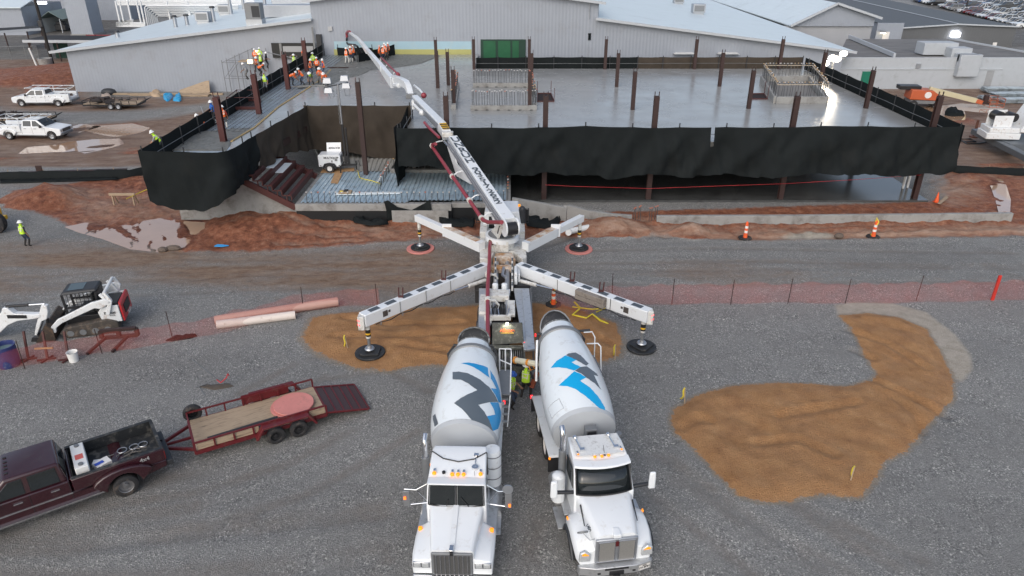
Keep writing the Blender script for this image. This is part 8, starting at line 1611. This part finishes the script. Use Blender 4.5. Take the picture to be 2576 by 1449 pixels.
wheel(cr,(c.x+2.2,c.y-2.1,.6),.62,.5,-1,M['white'],axis='y'); wheel(cr,(c.x+4.6,c.y-2.1,.6),.62,.5,-1,M['white'],axis='y')
q = MB(); q.tube([P(2390,345,.05),P(2410,352,.05),P(2430,357,.05),P(2455,356,.05),P(2440,349,.05),P(2412,350,.05),P(2432,362,.05),P(2462,361,.05),P(2490,355,.05)],.07,6); simple("hose_loop","dark hoses looped on the mud in front of the crane","hose",q,M['black'])
heap(((2376,290),(2378,279),(2400,277),(2416,287),(2427,292),(2395,293)),0,.4,"fabric_heap","black fabric heaped in the right hand puddle","cloth",fb,31,.15,.3)
# standing pipes by the right column
for i,u in enumerate((2270,2281,2299,2304)):
    q = MB(); q.cyl((0,0,0),(0,0,2.1),.1,n=10); o = simple("plastic_riser",("leftmost white riser pipe beside the right end column","second white riser pipe beside the right end column","third white riser pipe touching the right end column","white riser pipe tight against the right end column")[i],"pipe",q,MATS["white_pvc"],group="white riser pipes beside the ground slab"); o.location = P(u,478-2*i,0)
q = MB(); q.tube([V(1372,465,51.1),V(1450,469,51.1),V(1630,474,51.1),V(1640,474,51.1),V(1800,468,51.1),V(1975,462,51.1),V(2150,452,51.1),V(2318,440,51.1)],.014,5); simple("red_warning_tape","red warning tape strung between the ground floor columns","tape",q,MATS["red_tape"])
# parked cars far right
def car_mesh(kind):
    q = MB(); L_,W = (4.7,1.82) if kind == 0 else ((4.8,1.95) if kind == 1 else (5.7,2.0)); hl = L_/2; zb = .34; zh = (.88,1.02,1.08)[kind]
    side = [(-hl,zb),(hl-.1,zb),(hl,.55),(hl-.05,zh-.18),(hl-.9,zh),(-hl+.1,zh+.04),(-hl,zh-.25)]
    q.prism(side,'y',-W/2,W/2,0); zt = (1.42,1.72,1.85)[kind]
    a,b = ((-1.75,1.05),(-2.2,1.05),(-.5,1.35))[kind]; c,d = ((-1.05,.35),(-1.85,.35),(-.35,.6))[kind]
    q.hexa([(a,-W/2+.06,zh-.02),(b,-W/2+.06,zh-.02),(b,W/2-.06,zh-.02),(a,W/2-.06,zh-.02),(c,-W/2+.24,zt-.04),(d,-W/2+.24,zt-.04),(d,W/2-.24,zt-.04),(c,W/2-.24,zt-.04)],1)
    q.hexa([(c-.03,-W/2+.22,zt-.04),(d+.05,-W/2+.22,zt-.04),(d+.05,W/2-.22,zt-.04),(c-.03,W/2-.22,zt-.04),(c,-W/2+.28,zt),(d,-W/2+.28,zt),(d,W/2-.28,zt),(c,W/2-.28,zt)],0)
    for x in (a+.02,(a+b)/2-.1,b-.02): 
        f = (x-a)/(b-a); xt = c+(d-c)*f
        for s_ in (-1,1): q.bar((x,s_*(W/2-.06),zh),(xt,s_*(W/2-.24),zt-.03),.09,.06,0)
    for x in (-hl+.9,hl-.95):
        for s_ in (-1,1): q.cyl((x,s_*(W/2-.18),.33),(x,s_*(W/2+.01),.33),.33,n=14,k=2); q.cyl((x,s_*(W/2),.33),(x,s_*(W/2+.02),.33),.2,n=12,k=3)
    for s_ in (-1,1): q.box((hl-.04,s_*(W/2-.28),zh-.28),(.1,.38,.16),k=3); q.box((-hl+.02,s_*(W/2-.2),zh-.25),(.08,.3,.2),k=4)
    q.box((hl-.01,0,.52),(.08,W*.5,.2),k=2)
    if kind == 2: q.b2((-hl+.08,-W/2+.1,zh+.0),(-.55,W/2-.1,zh+.05),2)
    cols = [M['whitec'],M['glass'],M['rubber'],M['steel'],MATS["dark_red_lens"]]
    o = q.build("parked_car",cols,None,bevel=.06); return o
protos = [car_mesh(k) for k in range(3)]
for o in protos: o.location = (0,0,-50)
paints = [("white",(.72,.74,.75)),("silver",(.42,.44,.46)),("dark red",(.13,.012,.015)),("black",(.015,.015,.018)),("charcoal",(.07,.075,.08)),("blue",(.03,.07,.20)),("grey",(.22,.23,.24)),("maroon",(.09,.012,.02)),("pale grey",(.52,.54,.55))]
pmat = [pm("car_"+n_.replace(" ","_"),c,.3,coat=.5,var=.05) for n_,c in paints]
def inframe(x,y,z=.8):
    dz = z-HC; d = y*_cp-dz*_sp; u = CX+F*x/d; v = CY-F*(y*_sp+dz*_cp)/d; return (u,v)
r0,r1 = P(2290,6,0),P(2590,84,0); rd = Vector((r1.x-r0.x,r1.y-r0.y,0)); rlen = rd.length; rd.normalize(); rn = Vector((-rd.y,rd.x,0)); rn = rn if rn.x > 0 else -rn
rc = random.Random(11); k = 0; kinds_ = ("saloon","estate","pickup"); rows_lab = ("front","second","third","fourth","fifth","sixth","seventh","eighth","ninth","tenth","eleventh","last")
cw = [5,2,2,2,2,1,2,1,2]; used = {}
for row in range(12):
    off = (4,10,19,25,34,40,49,55,64,70,79,85)[row]; s_ = -40
    while s_ < rlen+70:
        p = r0+rd*s_+rn*off; u,v = inframe(p.x,p.y)
        if 2225 < u < 2600 and v > -4 and p.y > 143 and rc.random() < .93:
            kd = rc.choices((0,1,2),(5,3,2))[0]; ci = rc.choices(range(9),cw)[0]; src = protos[kd]; o = src.copy(); COL.objects.link(o)
            o.location = (p.x,p.y+rc.uniform(-.3,.3),0); o.rotation_euler = (0,0,math.atan2(-rn.y,-rn.x)+(math.pi if row%2 == 0 and rc.random() < .2 else 0)+rc.uniform(-.04,.04)); o.material_slots[0].link = 'OBJECT'; o.material_slots[0].material = pmat[ci]
            used.setdefault((row,kd,ci),[]).append(o); k += 1
        s_ += 2.75
ordn = ["leftmost","second from left","third from left","fourth from left","fifth from left","sixth from left","seventh from left","eighth from left","ninth from left","tenth from left"]
for (row,kd,ci),os_ in used.items():
    os_.sort(key=lambda o: o.location.x)
    for i,o in enumerate(os_):
        lab = f"{paints[ci][0]} {kinds_[kd]} in {rows_lab[row]} row of the car park"
        if len(os_) > 1: lab += f", {ordn[min(i,9)]} of those"
        tag(o,lab,"car","cars parked in the far car park")
for o in protos: bpy.data.objects.remove(o)
lp = thing("lamp_post","dark lamp post standing among the parked cars","lamp post",P(2429,25,0)); q = MB(); q.cyl((0,0,0),(0,0,8),.18,.12,10); q.build("pole",M['black'],lp)
# ================================================================= people
def person_mesh(pose):
    """one continuous skinned body; x right, y forward (faces +y)"""
    lean,hip,hl,hr,fl,fr_,yaw = pose['lean'],pose['hip'],Vector(pose['lh']),Vector(pose['rh']),Vector(pose['lf']),Vector(pose['rf']),pose.get('head',0)
    pel = Vector((0,pose.get('py',0),hip)); sp = Vector((0,math.sin(lean),math.cos(lean))); fw = Vector((0,math.cos(lean),-math.sin(lean)))
    ch = pel+sp*.30; nk = pel+sp*.53; hl_ = max(lean-.5,0)*.6; hd = nk+(sp*.6+Vector((0,.12,.8))*(.4)).normalized()*.12; top = hd+(sp*.5+Vector((0,.1,1))*.5).normalized()*.13
    V_ = [pel,pel.lerp(ch,.5),ch,nk-sp*.06,hd,top]; Rr = [(.165,.125),(.155,.115),(.175,.125),(.075,.075),(.085,.10),(.078,.092)]; E_ = [(0,1),(1,2),(2,3),(3,4),(4,5)]; lab = ['p','t','t','t','h','h']
    for s_,hand,foot in ((-1,hl,fl),(1,hr,fr_)):
        sh = nk-sp*.09+Vector((s_*.185,0,0)); dd = hand-sh; L_ = min(dd.length,.60); hand = sh+dd.normalized()*L_; up,lo = .31,.30; a = math.acos(max(-1,min(1,(up*up+L_*L_-lo*lo)/(2*up*L_+1e-6)))); axis_ = dd.normalized(); bend = (Vector((s_*.5,-.7,-.5))); bend = (bend-axis_*bend.dot(axis_)).normalized(); el = sh+(axis_*math.cos(a)+bend*math.sin(a))*up
        n0 = len(V_); V_ += [sh,el,hand,hand+(hand-el).normalized()*.08]; Rr += [(.068,.068),(.048,.048),(.032,.036),(.026,.038)]; lab += ['a','a','f','f']; E_ += [(2,n0),(n0,n0+1),(n0+1,n0+2),(n0+2,n0+3)]
        hp = pel+Vector((s_*.095,0,-.06)); dd = foot+Vector((0,-.02,.09))-hp; L_ = min(dd.length,.86); ax_ = dd.normalized(); th_,sk = .44,.43; a = math.acos(max(-1,min(1,(th_*th_+L_*L_-sk*sk)/(2*th_*L_+1e-6)))); bend = Vector((s_*.12,1,0)); bend = (bend-ax_*bend.dot(ax_)).normalized(); kn = hp+(ax_*math.cos(a)+bend*math.sin(a))*th_; an = hp+ax_*L_
        n0 = len(V_); toe = an+Vector((s_*.03,.17,-.05)); V_ += [hp,kn,kn.lerp(an,.5),an,toe]; Rr += [(.098,.098),(.070,.072),(.062,.064),(.052,.055),(.042,.036)]; lab += ['l','l','b','b','b']; E_ += [(0,n0),(n0,n0+1),(n0+1,n0+2),(n0+2,n0+3),(n0+3,n0+4)]
    me = bpy.data.meshes.new("skel"); me.from_pydata(V_,E_,[]); o = bpy.data.objects.new("skel",me); COL.objects.link(o); o.modifiers.new("skin",'SKIN'); o.modifiers.new("sub",'SUBSURF').levels = 1
    sv = me.skin_vertices[0].data
    for i,(a,b) in enumerate(Rr): sv[i].radius = (a,b)
    sv[0].use_root = True
    dg = bpy.context.evaluated_depsgraph_get(); dg.update(); m2 = bpy.data.meshes.new_from_object(o.evaluated_get(dg)); bpy.data.objects.remove(o)
    segs = [(Vector(V_[a]),Vector(V_[b]),(lab[b] if b > 5 else lab[a]),min(Rr[b])) for a,b in E_]
    idx_ = {'l':0,'p':0,'t':1,'a':2,'f':3,'h':3,'b':4}; mi_ = []
    for p in m2.polygons:
        c = p.center; best = None
        for a,b,l_,r_ in segs:
            d = b-a; t_ = max(0,min(1,(c-a).dot(d)/max(d.length_squared,1e-9))); dist = (c-(a+d*t_)).length-r_*.6
            if best is None or dist < best[0]: best = (dist,l_)
        mi_.append(idx_[best[1]])
    q = MB(); q.v = [tuple(v.co) for v in m2.vertices]; q.f = [tuple(p.vertices) for p in m2.polygons]; q.m = mi_
    # fingers and thumb
    for base in (6,15):
        w_,tip = Vector(V_[base+2]),Vector(V_[base+3]); d = (tip-w_).normalized(); x = d.cross(Vector((0,0,1))); x = x.normalized() if x.length > .1 else Vector((1,0,0)); n_ = x.cross(d); s_ = -1 if base == 6 else 1
        for k_ in range(4):
            b0 = tip+x*(.027*(k_-1.5)); l_ = (.062,.072,.068,.052)[k_]; q.tube([b0-d*.02,b0+d*l_*.5-n_*.008,b0+d*l_*.9-n_*.03],[.011,.010,.008],6,3)
        b0 = w_+d*.02-x*s_*.03; q.tube([b0,b0+d*.035-x*s_*.03-n_*.01,b0+d*.07-x*s_*.035-n_*.025],[.012,.011,.009],6,3)
    # nose, ears
    fdir = (fw*.6+Vector((0,.8,0))*.4).normalized(); q.ell(hd+fdir*.105+sp*.01,(.016,.02,.02),6,4,3)
    for s_ in (-1,1): q.ell(hd+Vector((s_*.088,0,.0))+sp*.02,(.014,.022,.03),6,4,3); q.ell(hd+fdir*.092+Vector((s_*.035,0,0))+sp*.035,.011,6,4,5)
    body = q
    # hard hat and vest bands as parts
    ht = MB(); hc_ = hd+(top-hd).normalized()*.07; hz = (top-hd).normalized(); pr_ = [(.175,-.005),(.172,.012),(.128,.03),(.122,.07),(.098,.115),(.055,.142),(.01,.15)]
    ht.lathe(pr_,hc_,hz,20); ht.tube([hc_+hz*.155+fw*(-.08),hc_+hz*.158,hc_+hz*.145+fw*.08],.012,5)
    vb = MB()
    for f in (.40,.72,):
        c = pel+sp*.53*f; vb.loft([[c+sp*dz_+Vector((1,0,0))*((.196-.02*(f<.5))*math.cos(a))+fw*((.150)*math.sin(a)) for a in (2*math.pi*i/18 for i in range(18))] for dz_ in (-.022,.022)],caps=False)
    for s_ in (-1,1):
        vb.bar(pel+sp*.50+Vector((s_*.10,0,0))-fw*.09,pel+sp*.16+Vector((s_*.10,0,0))-fw*.145,.045,.012,up=tuple(fw)); vb.bar(pel+sp*.50+Vector((s_*.10,0,0))+fw*.09,pel+sp*.16+Vector((s_*.10,0,0))+fw*.145,.045,.012,up=tuple(fw))
    vs_ = MB(); rings = []
    for f,w_,d_ in ((-.02,.185,.150),(.12,.182,.145),(.26,.188,.142),(.40,.195,.145),(.47,.17,.12)):
        c = pel+sp*(f); rings.append([c+Vector((1,0,0))*(w_*math.cos(a))+fw*(d_*math.sin(a)) for a in (2*math.pi*i/18 for i in range(18))])
    vs_.loft(rings)
    return body,ht,vb,vs_
POSES = dict(
 stand=dict(lean=.05,hip=.94,lh=(-.27,.12,.82),rh=(.28,.10,.82),lf=(-.12,0,0),rf=(.13,.08,0)),
 wide=dict(lean=.12,hip=.92,lh=(-.22,.32,.98),rh=(.24,.34,1.0),lf=(-.18,-.05,0),rf=(.18,.12,0)),
 work=dict(lean=.55,hip=.90,lh=(-.12,.62,.72),rh=(.18,.50,.88),lf=(-.17,-.08,0),rf=(.17,.18,0)),
 bend=dict(lean=1.15,hip=.86,py=-.15,lh=(-.12,.62,.42),rh=(.14,.66,.45),lf=(-.2,-.05,0),rf=(.2,.05,0)),
 squat=dict(lean=.6,hip=.36,py=-.12,lh=(-.18,.60,.62),rh=(.16,.50,.45),lf=(-.14,.05,0),rf=(.14,-.05,0)),
 reach=dict(lean=.05,hip=.94,lh=(-.12,.30,1.75),rh=(.16,.32,1.78),lf=(-.13,.02,0),rf=(.14,-.05,0)),
 head=dict(lean=.08,hip=.94,lh=(-.22,.10,1.62),rh=(.22,.10,1.62),lf=(-.13,.0,0),rf=(.14,.06,0)))
PM = {}
def cloth_m(n_,c,r=.8): return pm(n_,c,r,var=.2,sc=6)
jean = cloth_m("denim",(.045,.065,.11)); dkp = cloth_m("dark_trousers",(.02,.02,.024)); gryp = cloth_m("grey_trousers",(.14,.14,.135)); whitep = cloth_m("white_overall",(.78,.79,.78)); greys = cloth_m("grey_hoodie",(.30,.31,.32)); darks = cloth_m("dark_sleeves",(.03,.03,.035)); blues = cloth_m("blue_jacket",(.02,.12,.45)); purp = cloth_m("purple_sleeves",(.10,.05,.28)); boot = cloth_m("dark_boots",(.03,.027,.025)); wboot = cloth_m("white_boots",(.62,.60,.55)); whs = cloth_m("white_sleeves",(.6,.6,.6)); redsl = cloth_m("red_sleeves",(.30,.03,.02)); oran = M['hivis']; lime = M['lime']; eye = pm("dark_eye",(.02,.015,.01),.3); bluehat = pm("blue_hard_hat",(.02,.10,.45),.35); pinkhat = pm("pinkish_hard_hat",(.65,.42,.38),.4); hatm = M['hat']
def person(label, loc, face, pose, vest=None, sleeves=darks, pants=jean, boots=boot, hat=hatm, sc=1.0, group="workers on the upper floor", bands=True):
    if pose not in PM:
        b,h_,vb,vs_ = person_mesh(POSES[pose]); objs = [b.build("body",[jean,oran,darks,M['skin'],boot,eye],ang=70), h_.build("hard_hat",hatm), vb.build("reflective_band",M['silver']), vs_.build("vest",oran,ang=60)]
        PM[pose] = [o.data for o in objs]; [bpy.data.objects.remove(o) for o in objs]
    t = thing("person",label,"person",loc,face,group)
    def inst(nm,me_,mats): 
        o = bpy.data.objects.new(nm,me_); COL.objects.link(o); o.parent = t
        for i,m_ in enumerate(mats):
            if m_: o.material_slots[i].link = 'OBJECT'; o.material_slots[i].material = m_
        return o
    inst("body",PM[pose][0],[pants,sleeves if not vest else vest,sleeves,None,boots,None])
    if hat: inst("hard_hat",PM[pose][1],[hat])
    if vest: inst("vest",PM[pose][3],[vest]); 
    if vest and bands: inst("reflective_band",PM[pose][2],[None])
    t.scale = (sc,)*3; return t
def on(u,v,z=DZ): return P(u,v,z)
N,S_,Ea,We = 0,math.pi,-math.pi/2,math.pi/2     # facing away, towards camera, right, left
fz = DZ+.02
person("man in lime vest and blue jeans standing alone on the gravel at the far left",P(68,621,0),N-.3,'stand',lime,darks,jean,group="workers on the ground")
person("worker in a blue hard hat and lime vest walking between the two mixers",P(1286,1022,0),Ea-.5,'wide',lime,darks,jean,hat=bluehat,group="workers on the ground")
person("worker in orange edged vest and white hat reaching to the right mixer's chute",P(1322,1003,0),N-.35,'wide',lime,darks,dkp,group="workers on the ground",bands=True)
person("worker in lime vest stooping at the near left corner of the upper floor",on(408,388),We+.4,'work',lime,greys,gryp)
person("worker squatting in an orange vest against the left black screen",on(509,322),We+.3,'squat',oran,greys,dkp,wboot)
person("worker in a blue jacket and white boots behind the nearest left column",on(541,309),We+.8,'wide',blues,blues,gryp,wboot,bands=False)
person("worker in orange vest and white boots half hidden by the nearest left column",on(567,324),N+.3,'stand',oran,redsl,gryp,wboot)
person("worker in grey hoodie on the scaffold outside the left screen",on(625,200),We,'work',None,greys,gryp)
person("worker in blue shirt and open lime vest walking on the rebar",on(670,230),S_,'stand',lime,blues,cloth_m("pale_jeans",(.25,.27,.29)),hat=None)
person("worker in orange jacket at the back left beside the scaffold lamp",on(645,163),N+.2,'stand',oran,oran,gryp)
person("worker in lime jacket behind the group at the back left",on(657,160),N,'stand',lime,lime,dkp)
person("worker seen from behind in a lime vest and black trousers, back left group",on(659,176),N-.2,'stand',lime,darks,dkp)
person("worker in black jacket and white hat right of the back left group",on(672,172),Ea,'wide',None,darks,dkp)
person("worker in orange vest bending behind the middle left column",on(648,181),S_+.4,'work',oran,greys,dkp)
person("worker in orange vest leaning far over beside the middle left column",on(656,192),Ea+.5,'bend',oran,darks,dkp)
person("worker in lime vest with hands to his head in the middle of the rebar",on(743,178),S_+.3,'head',lime,greys,gryp,hat=hatm)
person("worker in orange mostly hidden behind the farthest left column",on(768,158),S_,'stand',oran,oran,dkp)
person("worker in lime jacket seen from behind right of the farthest left column",on(790,174),N,'stand',lime,lime,gryp)
person("worker in orange vest standing left in the cluster by the column",on(783,192),Ea,'wide',oran,darks,jean)
person("worker in orange banded vest standing at the middle of the cluster",on(800,187),N,'stand',oran,oran,dkp)
person("worker in orange vest with purple sleeves at the right of the cluster",on(817,192),We,'wide',oran,purp,jean)
person("worker in orange vest raking at the left of the bending row",on(764,214),We+.3,'work',oran,redsl,jean)
person("worker in lime vest bent over smoothing concrete in the bending row",on(784,214),S_,'bend',lime,darks,gryp)
person("worker in orange shirt bent forward raking towards the camera",on(807,211),S_+.2,'work',oran,oran,gryp)
person("worker in bright orange bent double at the right of the bending row",on(820,215),S_-.1,'bend',oran,oran,gryp)
person("worker in orange bent low beside the foot of the column",on(736,214),Ea,'bend',oran,oran,jean)
person("worker in orange vest standing by the yellow banded back wall",on(849,134),S_,'stand',oran,darks,gryp)
person("worker in white overalls and orange vest beside the pump hose",on(873,160),N-.2,'wide',oran,darks,whitep,wboot)
person("worker in orange vest and jeans guiding the pump hose",on(884,157),N,'reach',oran,whs,jean,wboot)
person("worker in orange jacket with raised arms right of the pump hose",on(892,153),We,'reach',oran,oran,jean)
person("worker with a pinkish hat at the left of the group behind the boom",on(956,154),Ea,'stand',oran,oran,jean,wboot,hat=pinkhat)
person("worker in orange vest and blue jeans second in the group behind the boom",on(965,155),N,'stand',oran,darks,jean)
person("worker in orange vest third in the group behind the boom",on(972,151),N-.3,'stand',oran,darks,gryp)
person("worker hidden behind the others in the group behind the boom",on(969,147),N,'stand',oran,greys,dkp)
person("tall worker in orange vest and black trousers right in the group behind the boom",on(979,146),We,'stand',oran,darks,dkp)
def tool(label,a,b,head=True):
    q = MB(); q.cyl(a,b,.025,n=6); 
    if head: d = Vector((b.x-a.x,b.y-a.y,0)); d = d.normalized() if d.length > .05 else Vector((0,1,0)); x = Vector((-d.y,d.x,0)); q.bar(b-x*.45,b+x*.45,.1,.05)
    simple("concrete_rake",label,"rake",q,M['gsteel'],group="rakes and screeds on the wet concrete")
tool("rake held by the orange vested worker at the left of the bending row",P(757,206,DZ)+Vector((0,0,.8)),P(748,216,DZ+.04)); tool("rake in front of the bending worker in orange shirt",P(806,206,DZ)+Vector((0,0,.75)),P(805,214,DZ+.04)); tool("rake under the lime worker bent over the concrete",P(784,214,DZ)+Vector((0,0,.5)),P(783,217,DZ+.04))
q = MB(); a,b = P(731,220,DZ),P(818,216,DZ); q.bar(a+Vector((0,0,.06)),b+Vector((0,0,.06)),.14,.1); simple("screed_board","long straight screed board lying across the wet concrete in front of the workers","screed",q,M['conc'],group="rakes and screeds on the wet concrete")
q = MB(); a,b = P(824,172,DZ),P(877,172,DZ); q.bar(a+Vector((0,0,.1)),b+Vector((0,0,.1)),.12,.1); simple("screed_board","dark straight board on the fresh concrete below the pump hose","screed",q,M['oxideb'],group="rakes and screeds on the wet concrete")
q = MB(); q.cyl(P(505,268,DZ+.6),P(519,304,DZ+.05),.03,n=6); simple("long_pole","long grey pole leaning on the left black screen","pole",q,M['steel'])
for i,(u,v) in enumerate(((823,365),(1071,197),(1249,194),(1083,196),(1087,160),(1107,162),(818,243))):
    pass
